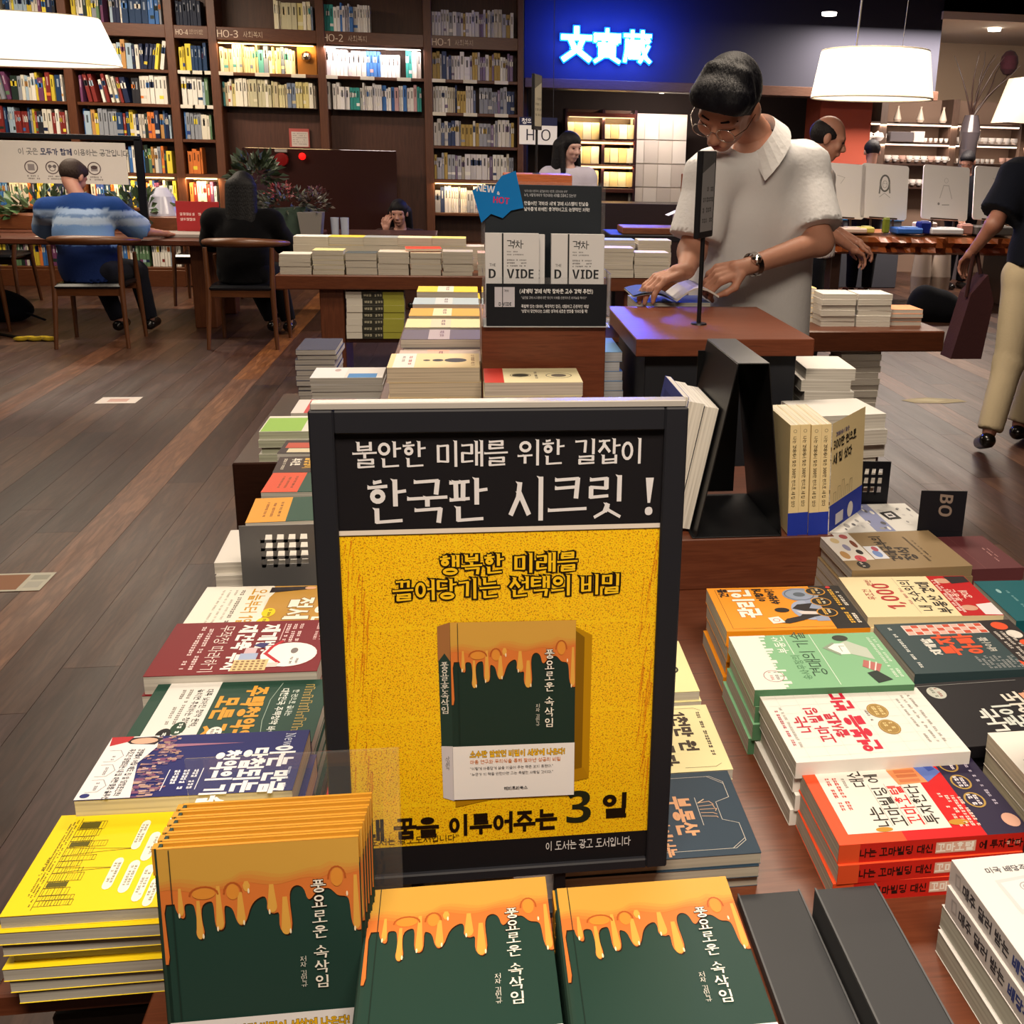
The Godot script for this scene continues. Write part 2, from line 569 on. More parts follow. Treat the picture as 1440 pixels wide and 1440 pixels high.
# each jamo: strokes of points in a unit box (y down); "o" is a ring: centre x, y, radius x, y
const JAMO := {
	"ㄱ": [[0.02, 0.08, 0.92, 0.08, 0.86, 0.98]], "ㄴ": [[0.1, 0.02, 0.1, 0.9, 0.98, 0.9]], "ㄷ": [[0.95, 0.08, 0.08, 0.08, 0.08, 0.92, 0.98, 0.92]],
	"ㄹ": [[0.06, 0.06, 0.92, 0.06, 0.92, 0.49, 0.08, 0.49, 0.08, 0.94, 0.98, 0.94]], "ㅁ": [[0.08, 0.08, 0.92, 0.08, 0.92, 0.92, 0.08, 0.92, 0.08, 0.08]],
	"ㅂ": [[0.1, 0.0, 0.1, 0.93, 0.9, 0.93, 0.9, 0.0], [0.1, 0.5, 0.9, 0.5]], "ㅅ": [[0.5, 0.02, 0.42, 0.45, 0.03, 0.98], [0.5, 0.34, 0.97, 0.98]], "ㅇ": ["o", 0.5, 0.5, 0.46, 0.46],
	"ㅈ": [[0.04, 0.08, 0.96, 0.08], [0.52, 0.08, 0.44, 0.5, 0.04, 0.98], [0.52, 0.42, 0.97, 0.98]], "ㅊ": [[0.36, 0.0, 0.64, 0.0], [0.04, 0.24, 0.96, 0.24], [0.52, 0.24, 0.44, 0.6, 0.04, 0.99], [0.52, 0.54, 0.97, 0.99]],
	"ㅋ": [[0.02, 0.08, 0.92, 0.08, 0.86, 0.98], [0.02, 0.5, 0.88, 0.5]], "ㅌ": [[0.95, 0.06, 0.08, 0.06, 0.08, 0.94, 0.98, 0.94], [0.08, 0.5, 0.92, 0.5]],
	"ㅍ": [[0.02, 0.08, 0.98, 0.08], [0.02, 0.93, 0.98, 0.93], [0.3, 0.08, 0.32, 0.93], [0.7, 0.08, 0.68, 0.93]], "ㅎ": [[0.34, 0.0, 0.66, 0.0], [0.04, 0.24, 0.96, 0.24], ["o", 0.5, 0.7, 0.32, 0.28]],
	"ㅏ": [[0.3, 0.0, 0.3, 1.0], [0.3, 0.45, 0.98, 0.45]], "ㅑ": [[0.3, 0.0, 0.3, 1.0], [0.3, 0.34, 0.98, 0.34], [0.3, 0.6, 0.98, 0.6]], "ㅓ": [[0.82, 0.0, 0.82, 1.0], [0.1, 0.45, 0.82, 0.45]],
	"ㅕ": [[0.82, 0.0, 0.82, 1.0], [0.1, 0.34, 0.82, 0.34], [0.1, 0.6, 0.82, 0.6]], "ㅐ": [[0.2, 0.02, 0.2, 0.96], [0.82, 0.0, 0.82, 1.0], [0.2, 0.47, 0.82, 0.47]], "ㅔ": [[0.48, 0.02, 0.48, 0.96], [0.9, 0.0, 0.9, 1.0], [0.04, 0.45, 0.48, 0.45]],
	"ㅒ": [[0.2, 0.02, 0.2, 0.96], [0.82, 0.0, 0.82, 1.0], [0.2, 0.36, 0.82, 0.36], [0.2, 0.6, 0.82, 0.6]], "ㅖ": [[0.48, 0.02, 0.48, 0.96], [0.9, 0.0, 0.9, 1.0], [0.04, 0.36, 0.48, 0.36], [0.04, 0.58, 0.48, 0.58]], "ㅣ": [[0.6, 0.0, 0.6, 1.0]],
	"ㅗ": [[0.0, 0.86, 1.0, 0.86], [0.5, 0.12, 0.5, 0.86]], "ㅛ": [[0.0, 0.86, 1.0, 0.86], [0.33, 0.12, 0.33, 0.86], [0.67, 0.12, 0.67, 0.86]], "ㅜ": [[0.0, 0.18, 1.0, 0.18], [0.5, 0.18, 0.5, 1.0]],
	"ㅠ": [[0.0, 0.18, 1.0, 0.18], [0.33, 0.18, 0.31, 1.0], [0.67, 0.18, 0.67, 1.0]], "ㅡ": [[0.0, 0.5, 1.0, 0.5]],
}
const TWIN := {"ㄲ": "ㄱ", "ㄸ": "ㄷ", "ㅃ": "ㅂ", "ㅆ": "ㅅ", "ㅉ": "ㅈ"}
var glyphs := {}

func jamo_in(mb: MB, j: String, x: float, y: float, w: float, h: float, th: float, col: Color, st: Dictionary) -> void:
	if TWIN.has(j):
		jamo_in(mb, TWIN[j], x, y, w * 0.48, h, th * 0.9, col, st)
		jamo_in(mb, TWIN[j], x + w * 0.52, y, w * 0.48, h, th * 0.9, col, st)
		return
	var d: Array = JAMO[j]
	if d[0] is String: d = [d]
	for s in d:
		if s[0] is String:
			mb.pring(x + s[1] * w, y + s[2] * h, s[3] * w - th * 0.15, s[4] * h - th * 0.15, th, col, 14)
			continue
		var p := []
		for i in range(0, s.size(), 2): p.append(Vector2(x + s[i] * w, y + s[i + 1] * h))
		if st.get("serif", false):
			for i in p.size() - 1:
				var a: Vector2 = p[i]; var b: Vector2 = p[i + 1]
				var flat := absf(b.x - a.x) > absf(b.y - a.y) * 1.5
				if flat:
					mb.pline([a + Vector2(0, th * 0.12), b - Vector2(0, th * 0.12)], th * 0.62, col, 0.4)
					if i == 0: mb.ppoly([a + Vector2(-th * 0.3, -th * 0.45), a + Vector2(th * 0.5, -th * 0.1), a + Vector2(th * 0.3, th * 0.45)], col)
				else:
					mb.pline([a, b], th * 1.02, col, 0.3)
					if i == 0: mb.ppoly([a + Vector2(-th * 0.95, -th * 0.5), a + Vector2(th * 0.5, -th * 0.1), a + Vector2(th * 0.45, th * 0.6), a + Vector2(-th * 0.4, th * 0.25)], col)
		else:
			mb.pline(p, th, col, st.get("ext", 0.5))

func syllable(mb: MB, code: int, x: float, y: float, s: float, th: float, col: Color, st: Dictionary, bare := 0.0) -> void:
	var i := code - 0xAC00
	var cho: String = CHO[i / 588]
	var ju: String = JUNG[(i / 28) % 21]
	var jo: String = JONG[i % 28]
	var fin := jo != ""
	var m := (bare if bare > 0.0 else th) * 0.5 / s
	var f := func(j: String, a: float, b: float, d: float, e: float): jamo_in(mb, j, x + (a + m * 0.6) * s, y + (b + m * 0.6) * s, (d - a - m * 1.2) * s, (e - b - m * 1.2) * s, th, col, st)
	var hor := "ㅗㅛㅜㅠㅡ".contains(ju[0])
	if ju.length() == 2:
		f.call(cho, 0.06, 0.02 if fin else 0.04, 0.6, 0.34 if fin else 0.5)
		f.call(ju[0], 0.0, 0.36 if fin else 0.52, 0.64, 0.62 if fin else 0.92)
		f.call(ju[1], 0.64, 0.0, 1.0, 0.64 if fin else 1.0)
	elif hor:
		f.call(cho, 0.16, 0.0, 0.84, 0.36 if fin else 0.52)
		f.call(ju, 0.0, 0.36 if fin else 0.54, 1.0, 0.62 if fin else 0.98)
	else:
		f.call(cho, 0.03, 0.02 if fin else 0.1, 0.56, 0.54 if fin else 0.88)
		f.call(ju, 0.58, 0.0, 1.0, 0.6 if fin else 1.0)
	if fin:
		if jo.length() == 2:
			f.call(jo[0], 0.08, 0.64, 0.5, 1.0)
			f.call(jo[1], 0.52, 0.64, 0.94, 1.0)
		else:
			f.call(jo, 0.16, 0.63, 0.9, 1.0)

func glyph(ch: String, fname: String, bold: int) -> Array:
	var key := ch + fname + str(bold)
	if not glyphs.has(key):
		var fo := SystemFont.new()
		fo.font_names = [fname]
		fo.font_weight = bold
		var tm := TextMesh.new()
		tm.font = fo; tm.text = ch; tm.depth = 0.0; tm.font_size = 64; tm.pixel_size = 1.0 / 64.0
		tm.horizontal_alignment = HORIZONTAL_ALIGNMENT_LEFT
		tm.vertical_alignment = VERTICAL_ALIGNMENT_TOP
		var a := tm.get_mesh_arrays()
		var vs: PackedVector3Array = a[Mesh.ARRAY_VERTEX]
		var ns: PackedVector3Array = a[Mesh.ARRAY_NORMAL]
		var ix = a[Mesh.ARRAY_INDEX]
		var q := PackedVector2Array()
		var cnt: int = ix.size() if ix != null and ix.size() else vs.size()
		for i in range(0, cnt - 2, 3):
			var k := [i, i + 1, i + 2]
			if ix != null and ix.size(): k = [ix[i], ix[i + 1], ix[i + 2]]
			if ns[k[0]].z < -0.5: continue
			for e in k: q.append(Vector2(vs[e].x, vs[e].y))
		var x0 := 1e9; var x1 := -1e9
		for p in q:
			x0 = minf(x0, p.x); x1 = maxf(x1, p.x)
		# height of a capital letter: top of H
		var base := {}
		glyphs[key] = [q, x0, x1]
	return glyphs[key]

# heights of "H" for a font, to lay the capitals between 0.08 and 0.92 of the line
func cap_box(fname: String, bold: int) -> Vector2:
	var q: PackedVector2Array = glyph("H", fname, bold)[0]
	var y0 := 1e9; var y1 := -1e9
	for p in q:
		y0 = minf(y0, p.y); y1 = maxf(y1, p.y)
	return Vector2(y0, y1)

# width of a line before squeezing
func text_width(words: String, s: float, st: Dictionary) -> float:
	var x := 0.0
	for ch in words:
		var code := ch.unicode_at(0)
		if ch == " ": x += s * st.get("space", 0.36)
		elif code >= 0xAC00 and code <= 0xD7A3: x += s * (1.0 + st.get("gap", 0.06))
		else:
			var fname: String = st.get("font", "Droid Serif" if st.get("serif", false) else "Droid Sans")
			var bold: int = st.get("bold", 700 if st.get("th", 0.11) > 0.1 else 400)
			var g := glyph(ch, fname, bold)
			var hb := cap_box(fname, bold)
			x += (g[2] - g[1]) * s * 0.86 / (hb.y - hb.x) + s * (st.get("gap", 0.06) + 0.06)
	return x

# text(mb, words, u, v, size, colour, style). style: th (stroke as a share of the size), gap, down (set in a column), serif, font, bold, squeeze, out (outline width), out_col
func text(mb: MB, words: String, u: float, w: float, s: float, col: Color, st := {}) -> float:
	if st.has("to"):
		# squeeze the line so that it ends at a given place
		st = st.duplicate()
		st["squeeze"] = (st.to - u) / text_width(words, s, st)
		st.erase("to")
	if st.get("out", 0.0) > 0.0:
		var o: Dictionary = st.duplicate()
		o["grow"] = st.out * 2.0
		o.erase("out")
		text(mb, words, u, w, s, st.out_col, o)
		mb.ph += 0.00012
	var th: float = s * st.get("th", 0.11)
	var grow: float = st.get("grow", 0.0)
	var gap: float = st.get("gap", 0.06)
	var sq: float = st.get("squeeze", 1.0)
	var down: bool = st.get("down", false)
	var x := u
	var y := w
	var keep := mb.pu
	var keep_o := mb.po
	# squeeze: narrower letters, by scaling the print plane's right vector about u
	mb.po = mb.po + mb.pu * u * (1.0 - sq)
	mb.pu = mb.pu * sq
	for ch in words:
		var code := ch.unicode_at(0)
		if ch == " ":
			if down: y += s * 0.42
			else: x += s * st.get("space", 0.36)
			continue
		if code >= 0xAC00 and code <= 0xD7A3:
			syllable(mb, code, x, y, s, th + grow, col, st, th)
			if down: y += s * (1.0 + gap)
			else: x += s * (1.0 + gap)
			continue
		var fname: String = st.get("font", "Droid Serif" if st.get("serif", false) else "Droid Sans")
		var bold: int = st.get("bold", 700 if st.get("th", 0.11) > 0.1 else 400)
		var g := glyph(ch, fname, bold)
		var hb := cap_box(fname, bold)
		var k := s * 0.86 / (hb.y - hb.x)
		var q: PackedVector2Array = g[0]
		if q.size():
			mb.step()
			for i in range(0, q.size(), 3):
				var a := Vector2(x + (q[i].x - g[1]) * k, y + s * 0.93 - (q[i].y - hb.x) * k)
				var b := Vector2(x + (q[i + 1].x - g[1]) * k, y + s * 0.93 - (q[i + 1].y - hb.x) * k)
				var d := Vector2(x + (q[i + 2].x - g[1]) * k, y + s * 0.93 - (q[i + 2].y - hb.x) * k)
				mb.ptri(a, b, d, col)
				if grow > 0.0:
					for e in [Vector2(1, 0), Vector2(-1, 0), Vector2(0, 1), Vector2(0, -1)]:
						mb.step()
						mb.ptri(a + e * grow * 0.5, b + e * grow * 0.5, d + e * grow * 0.5, col)
		if down: y += s * (1.0 + gap)
		else: x += (g[2] - g[1]) * k + s * (gap + 0.06)
	mb.pu = keep
	mb.po = keep_o
	return u + (x - u) * sq

# ---------------------------------------------------------------- the room
func room() -> void:
	# floor: planks laid along the depth of the room
	var fl := MB.new()
	fl.box(W(1.2, -0.062, 5.2), Vector3(15.2, 0.1, 16.6), H("140d0a"))
	var base := struct("floor", fl, mat("wall"))
	var tones := [H("452f25"), H("4d352a"), H("3f2a21"), H("523a2e"), H("49332b"), H("392620"), H("573d2f"), H("4a3430")]
	var list := []
	var pw := 0.165
	var row := 0
	var x := -6.0 + 0.03
	while x < 8.4:
		var d := -1.0 + fmod(row * 0.737, 1.9)
		while d < 12.6:
			var ln := 1.9 if (row * 7 + int(d * 3)) % 3 else 1.4
			var col: Color = tones[(row * 5 + int(d * 2.3) * 3) % tones.size()]
			var far := maxf(d, 0.5)
			list.append([pw * 1000.0 / (far * far) if absf(x + 0.6) < 0.35 * far + 2.0 else 1.0 / far, x, d, minf(d + ln, 12.7), col, row])
			d += ln
		x += pw
		row += 1
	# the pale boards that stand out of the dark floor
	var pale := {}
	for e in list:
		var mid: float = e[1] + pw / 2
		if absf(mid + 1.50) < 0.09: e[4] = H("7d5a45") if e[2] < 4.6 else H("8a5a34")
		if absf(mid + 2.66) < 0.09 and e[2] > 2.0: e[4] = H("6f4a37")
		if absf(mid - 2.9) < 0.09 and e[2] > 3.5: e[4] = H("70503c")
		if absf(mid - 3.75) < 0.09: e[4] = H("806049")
	list.sort_custom(func(a, b): return a[0] > b[0])
	var shared := {}
	var rest := MB.new()
	for i in list.size():
		var e: Array = list[i]
		var sz := Vector3(pw - 0.0014, 0.012, e[3] - e[2] - 0.0014)
		if i < 300:
			var key := [e[4], snappedf(sz.z, 0.001)]
			if not shared.has(key):
				var mb := MB.new()
				mb.box(Vector3.ZERO, sz, e[4])
				shared[key] = mb.mesh()
			var o := part(base, "plank", shared[key], mat("plank"))
			o.position = W(e[1] + pw / 2, -0.006, (e[2] + e[3]) / 2)
		else:
			rest.box(W(e[1] + pw / 2, -0.006, (e[2] + e[3]) / 2), sz, e[4])
	var r := part(base, "far_planks", rest.mesh(), mat("plank"))
	r.set_meta("kind", "stuff")
	# shell
	var dark := H("2b2320")
	var mb := MB.new()
	mb.box(W(-2.7, 1.65, 11.26), Vector3(6.7, 3.4, 0.12), H("3a241b"))
	struct("wall_back", mb, mat("wall"))
	mb = MB.new()
	mb.box(W(-6.1, 1.65, 5.2), Vector3(0.12, 3.4, 16.6), H("3a2a22"))
	struct("wall_left", mb, mat("wall"))
	mb = MB.new()
	mb.box(W(8.5, 1.65, 5.2), Vector3(0.12, 3.4, 16.6), H("4a3b33"))
	struct("wall_right", mb, mat("wall"))
	mb = MB.new()
	mb.box(W(1.2, 1.65, -3.05), Vector3(15.2, 3.4, 0.12), H("6a584c"))
	struct("wall_front", mb, mat("wall"))
	mb = MB.new()
	mb.box(W(4.55, 1.65, 13.4), Vector3(8.2, 3.4, 0.12), H("3a302e"))
	struct("wall_shop", mb, mat("wall"))
	mb = MB.new()
	mb.box(W(0.62, 1.65, 12.3), Vector3(0.1, 3.4, 2.1), H("20222e"))
	struct("wall_shop_side", mb, mat("wall"))
	# high wall over the shop front, carrying the sign
	mb = MB.new()
	mb.box(W(2.92, 2.72, 11.18), Vector3(4.6, 1.05, 0.16), H("2a2b38"))
	struct("wall_soffit", mb, mat("wall"))
	mb = MB.new()
	mb.box(W(2.92, 2.15, 11.16), Vector3(4.6, 0.1, 0.3), H("5a4238"), 0.005)
	struct("trim_1", mb, mat("wood"))
	mb = MB.new()
	mb.box(W(1.2, 3.36, 5.2), Vector3(15.2, 0.1, 16.6), H("4a423d"))
	struct("ceiling", mb, mat("wall"))
	mb = MB.new()
	mb.box(W(6.85, 3.0, 12.2), Vector3(3.3, 0.08, 2.3), H("cfc2b4"))
	struct("ceiling_tea_shop", mb, mat("wall"))
	# glowing ceiling panels, out of view, placed to light the room
	var glass := glow("ceiling panel light", Color(1.0, 0.93, 0.84), 1.5)
	for i in UNSEEN_CEILING_PANELS.size():
		var p: Array = UNSEEN_CEILING_PANELS[i]
		var t := thing("unseen_ceiling_panel", "unseen recessed panel of warm light in the dark ceiling", "ceiling light", W(p[0], p[1], p[2]), 0.0, "unseen panel lights in the ceiling")
		mb = MB.new()
		mb.box(Vector3(0, 0.05, 0), Vector3(p[3] + 0.06, 0.06, p[4] + 0.06), H("ddd8d0"), 0.004)
		part(t, "frame", mb.mesh(), mat("wall"))
		mb = MB.new()
		mb.box(Vector3(0, 0.01, 0), Vector3(p[3], 0.02, p[4]), Color.WHITE)
		part(t, "diffuser", mb.mesh(), glass)
	# downlights in the tea shop ceiling and in front of it
	for q in [[6.1, 2.955, 11.6, 1], [3.6, 2.86, 10.2, 2]]:
		mb = MB.new()
		mb.lathe(Vector3.ZERO, [Vector2(0.0, -0.03), Vector2(0.07, -0.03), Vector2(0.075, 0.0), Vector2(0.0, 0.0)], 16, Color.WHITE)
		var o := part(self, "ceiling_downlight", mb.mesh(), glow("downlight", Color(1, 0.96, 0.9), 6.0))
		tag(o, "small round bright downlight in the pale ceiling over the tea shelves" if q[3] == 1 else "small round bright downlight hanging before the dark wall by the tea shop", "ceiling light")
		o.position = W(q[0], q[1], q[2])
	# things lying on the floor
	mb = MB.new()
	mb.plane(W(-2.15, 0.002, 6.04), Vector3.RIGHT, Vector3.BACK)
	mb.prect(0, 0, 225, 150, H("cfc6bd")); mb.lay(1); mb.prect(55, 40, 165, 110, H("b9968a"))
	one("floor_sticker", mb, mat("print"), "small white paper notice stuck flat on the wooden floor behind the chairs", "sticker")
	mb = MB.new()
	mb.plane(W(-1.66, 0.002, 3.47), Vector3.RIGHT, Vector3.BACK)
	mb.prect(0, 0, 205, 150, H("b9b6a4")); mb.lay(1); mb.prect(0, 12, 125, 138, H("8a6248")); mb.prect(140, 20, 195, 60, H("9a998a")); mb.prect(140, 75, 190, 125, H("a9a79a"))
	one("floor_sticker", mb, mat("print"), "worn square floor sticker with a brown patch, at the end of the pale board", "sticker")
	mb = MB.new()
	mb.plane(W(2.72, 0.002, 5.86), Vector3.RIGHT, Vector3.BACK)
	mb.ppoly([Vector2(0, 60), Vector2(90, 20), Vector2(200, 0), Vector2(390, 50), Vector2(420, 110), Vector2(250, 150), Vector2(60, 130)], H("9a8a5c")); mb.lay(1)
	mb.ppoly([Vector2(60, 60), Vector2(180, 25), Vector2(300, 70), Vector2(220, 110)], H("b5a878"))
	one("floor_sticker", mb, mat("print"), "frayed yellowish floor sticker beside the walking person", "sticker")
	mb = MB.new()
	for i in 5:
		mb.ball(W(-3.32 + i * 0.05, 0.018, 7.82 + (i % 2) * 0.03), Vector3(0.06, 0.016, 0.04), H("b59a2e"), 8, 5)
	one("cleaning_cloth", mb, mat("cloth"), "crumpled yellow cloth lying on the floor behind the blue-shirted man's chair", "cloth")
	mb = MB.new()
	mb.tube([W(-4.2, 0.01, 8.6), W(-3.7, 0.01, 8.15), W(-3.3, 0.01, 7.86)], 0.012, 6, H("1d1a18"))
	one("power_cord", mb, mat("print"), "black cord running over the floor to the yellow cloth", "cord")
	bag("backpack", W(-3.95, 0.0, 8.75), Vector3(0.62, 0.3, 0.34), H("14161c"), "black backpack slumped on the floor left of the blue-shirted man")
	bag("shoulder_bag", W(4.35, 0.0, 8.8), Vector3(0.5, 0.34, 0.3), H("15161a"), "black bag lying on the floor below the live-edge table")

func bag(called: String, at: Vector3, size: Vector3, col: Color, label: String) -> void:
	var t := thing(called, label, "bag", at)
	part(t, "body", sdf_mesh([["e", Vector3(0, size.y * 0.42, 0), size * Vector3(0.5, 0.48, 0.5)], ["e", Vector3(size.x * 0.25, size.y * 0.3, 0.02), size * Vector3(0.35, 0.36, 0.45)], ["e", Vector3(-size.x * 0.2, size.y * 0.55, 0.0), size * Vector3(0.28, 0.45, 0.4)]], 0.02, 0.05, col), mat("cloth"))
	var mb := MB.new()
	mb.tube([Vector3(size.x * 0.35, size.y * 0.4, 0.05), Vector3(size.x * 0.62, size.y * 0.2, 0.1), Vector3(size.x * 0.8, 0.02, 0.12)], 0.015, 6, col.lightened(0.05), 0.5)
	part(t, "strap", mb.mesh(), mat("cloth"))

# ---------------------------------------------------------------- bookcases along the back wall
const BAYS := [[-5.75, -3.877, "tall"], [-3.784, -2.903, "tall"], [-2.822, -2.503, "tall"], [-2.435, -1.467, "short"], [-1.425, -0.417, "short"], [-0.352, 0.535, "tall"]]
const ROWS := [0.2, 0.48, 0.8, 1.145, 1.485, 1.815, 2.14, 2.56]
const BAY_SAYS := ["the bookcase behind the notice banner", "the bookcase next to HO-4", "the narrow HO-4 bookcase", "the HO-3 bookcase", "the HO-2 bookcase", "the HO-1 bookcase"]
const ROW_SAYS := ["lowest", "second lowest", "lit third", "fourth", "fifth", "sixth", "seventh", "topmost"]
func bookcases() -> void:
	var wood := H("643c26")
	var d0 := 10.8
	var dep := 0.3
	var heads := ["", "", "HO-4 소원/성기/법전", "HO-3 사회복지", "HO-2 사회복지", "HO-1 사회복지"]
	for b in 6:
		var x0: float = BAYS[b][0]
		var x1: float = BAYS[b][1]
		var w := x1 - x0
		var short: bool = BAYS[b][2] == "short"
		var t := thing("bookcase", ["tall wooden bookcase behind the white notice banner", "tall wooden bookcase of mixed books, next to the HO-4 one", "narrow wooden bookcase marked HO-4", "wooden bookcase marked HO-3 with two rows of pale books", "wooden bookcase marked HO-2 with two rows of white books", "tall wooden bookcase marked HO-1 beside the blue sign wall"][b], "bookcase", W((x0 + x1) / 2, 0, d0))
		var pw := 0.082
		for s in [-1, 1]:
			if s == -1 and b > 0: continue
			var mb := MB.new()
			mb.box(Vector3(s * (w / 2 + (pw / 2 if b < 5 else 0.03)), 1.65, -dep / 2), Vector3(pw if b < 5 else 0.06, 3.28, dep + 0.02), wood, 0.004)
			part(t, "side_panel", mb.mesh(), mat("wood_up"))
		var back := MB.new()
		back.box(Vector3(0, 1.65, -dep - 0.02), Vector3(w + 0.04, 3.28, 0.03), H("54331f"))
		part(t, "back_panel", back.mesh(), mat("panel_wood"))
		for r in 8:
			if short and not r in [5, 6, 7]: continue
			var y: float = ROWS[r]
			var mb := MB.new()
			var lip := 0.03
			if r == 7: lip = 0.12
			if r == 5 and short: continue
			mb.box(Vector3(0, y - lip / 2, -dep / 2), Vector3(w, lip, dep), wood, 0.003)
			var sh := part(t, "shelf", mb.mesh(), mat("wood"))
			if r == 7 and heads[b]:
				var p := MB.new()
				p.plane(Vector3(-w / 2 + 0.01, y - 0.02, 0.002), Vector3.RIGHT, Vector3.DOWN)
				var e := text(p, heads[b].left(4), 10, 14 if b == 2 else 4, 58 if b == 2 else 78, H("d9c7b4"), {"th": 0.1, "bold": 400, "squeeze": 0.75 if b == 2 else 1.0})
				text(p, heads[b].substr(5), e + (6 if b == 2 else 40), 14, 46 if b == 2 else 56, H("b5a08c"), {"th": 0.1, "squeeze": 0.38 if b == 2 else 0.8})
				part(sh, "shelf_lettering", p.mesh(), mat("print"))
			# small label holders clipped to some shelves
			if r in [5, 6] and b > 1:
				for k in 3:
					var lb := MB.new()
					lb.box(Vector3(-w / 2 + 0.08 + k * w * 0.36, y - 0.015, 0.006), Vector3(0.14, 0.035, 0.006), H("d8d2c4"), 0.001)
					part(t, "label_holder", lb.mesh(), mat("print"))
		if short:
			var mb := MB.new()
			mb.box(Vector3(0, 0.95, -dep + 0.06), Vector3(w, 1.62, 0.05), H("583527"), 0.003)
			part(t, "lower_panel", mb.mesh(), mat("panel_wood"))
		var plinth := MB.new()
		plinth.box(Vector3(0, 0.085, -dep / 2 + 0.01), Vector3(w, 0.17, dep), wood, 0.003)
		part(t, "plinth", plinth.mesh(), mat("wood"))
		# a strip light under the shelf above the lit rows
		for r in ([6, 5] if short else [2]):
			if short and r == 5: continue
			var y2: float = ROWS[r + 1] - (0.15 if r + 1 == 7 else 0.04)
			var st := MB.new()
			st.box(Vector3(0, y2, 0.02), Vector3(w * 0.94, 0.012, 0.02), Color.WHITE)
			part(t, "strip_light", st.mesh(), glow("shelf strip light", Color(1, 0.86, 0.62) if b != 4 else Color(1, 0.95, 0.92), 1.2))
			area_light("shelf_strip_light_source", W((x0 + x1) / 2, y2 - 0.012, d0 - 0.04), Vector3(0, -0.75, -0.6), Vector2(w * 0.94, 0.03), Color(1, 0.84, 0.6) if b != 4 else Color(1, 0.93, 0.9), 0.55 if short else 0.4)
	# dark glossy panel, fire notice and alarm on the plain panels
	var mb2 := MB.new()
	mb2.box(W(-1.48, 0.99, 10.78), Vector3(1.53, 0.86, 0.02), H("33211f"), 0.004)
	one("wall_screen", mb2, mat("mirror_wood"), "wide dark glossy panel on the wood below the HO-3 and HO-2 books", "panel")
	mb2 = MB.new()
	mb2.plane(W(-1.81, 1.617, 10.98), Vector3.RIGHT, Vector3.DOWN)
	mb2.prect(0, 0, 200, 185, H("b55a55")); mb2.lay(1); mb2.prect(22, 30, 188, 178, H("cfc4bc")); mb2.lay(2)
	for k in 6: mb2.pdash(34, 42 + k * 21, 140, 11, H("8f8580"), 40 + k)
	var nt := thing("wall_notice", "white notice with a red border on the wooden panel", "notice")
	var nb := MB.new()
	nb.box(W(-1.71, 1.5245, 10.99), Vector3(0.205, 0.19, 0.012), H("9c4b47"))
	part(nt, "board", nb.mesh(), mat("print"))
	part(nt, "notice_print", mb2.mesh(), mat("print"))
	mb2 = MB.new()
	mb2.lathe(Vector3.ZERO, [Vector2(0, 0.02), Vector2(0.05, 0.018), Vector2(0.055, 0.0), Vector2(0, 0)], 16, H("6e1414"))
	var bell := thing("fire_alarm_bell", "dark red fire alarm bell with a grey cap on the dark panel", "alarm", W(-1.86, 1.31, 10.74))
	var dome := part(bell, "dome", mb2.mesh(), mat("gloss"))
	dome.rotation.x = PI / 2
	dome.scale = Vector3(1.3, 1.3, 1.3)
	mb2 = MB.new()
	mb2.box(Vector3(0, 0.085, 0.005), Vector3(0.12, 0.03, 0.03), H("8c8480"), 0.003)
	part(bell, "cap", mb2.mesh(), mat("print"))
	mb2 = MB.new()
	mb2.ball(W(-1.655, 1.345, 10.74), Vector3(0.035, 0.035, 0.02), H("ff2010"))
	var led := part(self, "alarm_light", mb2.mesh(), glow("red alarm light", Color(1, 0.05, 0.04), 2.5))
	tag(led, "small glowing red alarm light on the dark panel", "lamp")
	var box := thing("shelf_speaker_box", "small brown box with a round silver knob at the end of the HO-3 row", "box", W(-1.57, 2.14, 10.82))
	mb2 = MB.new()
	mb2.box(Vector3(0, 0.14, -0.08), Vector3(0.19, 0.28, 0.16), H("9a6428"), 0.004)
	part(box, "body", mb2.mesh(), mat("print"))
	mb2 = MB.new()
	mb2.ball(Vector3(0, 0.17, 0.02), Vector3(0.055, 0.055, 0.03), H("d8cfc4"))
	part(box, "knob", mb2.mesh(), mat("chrome"))
	shelf_books()

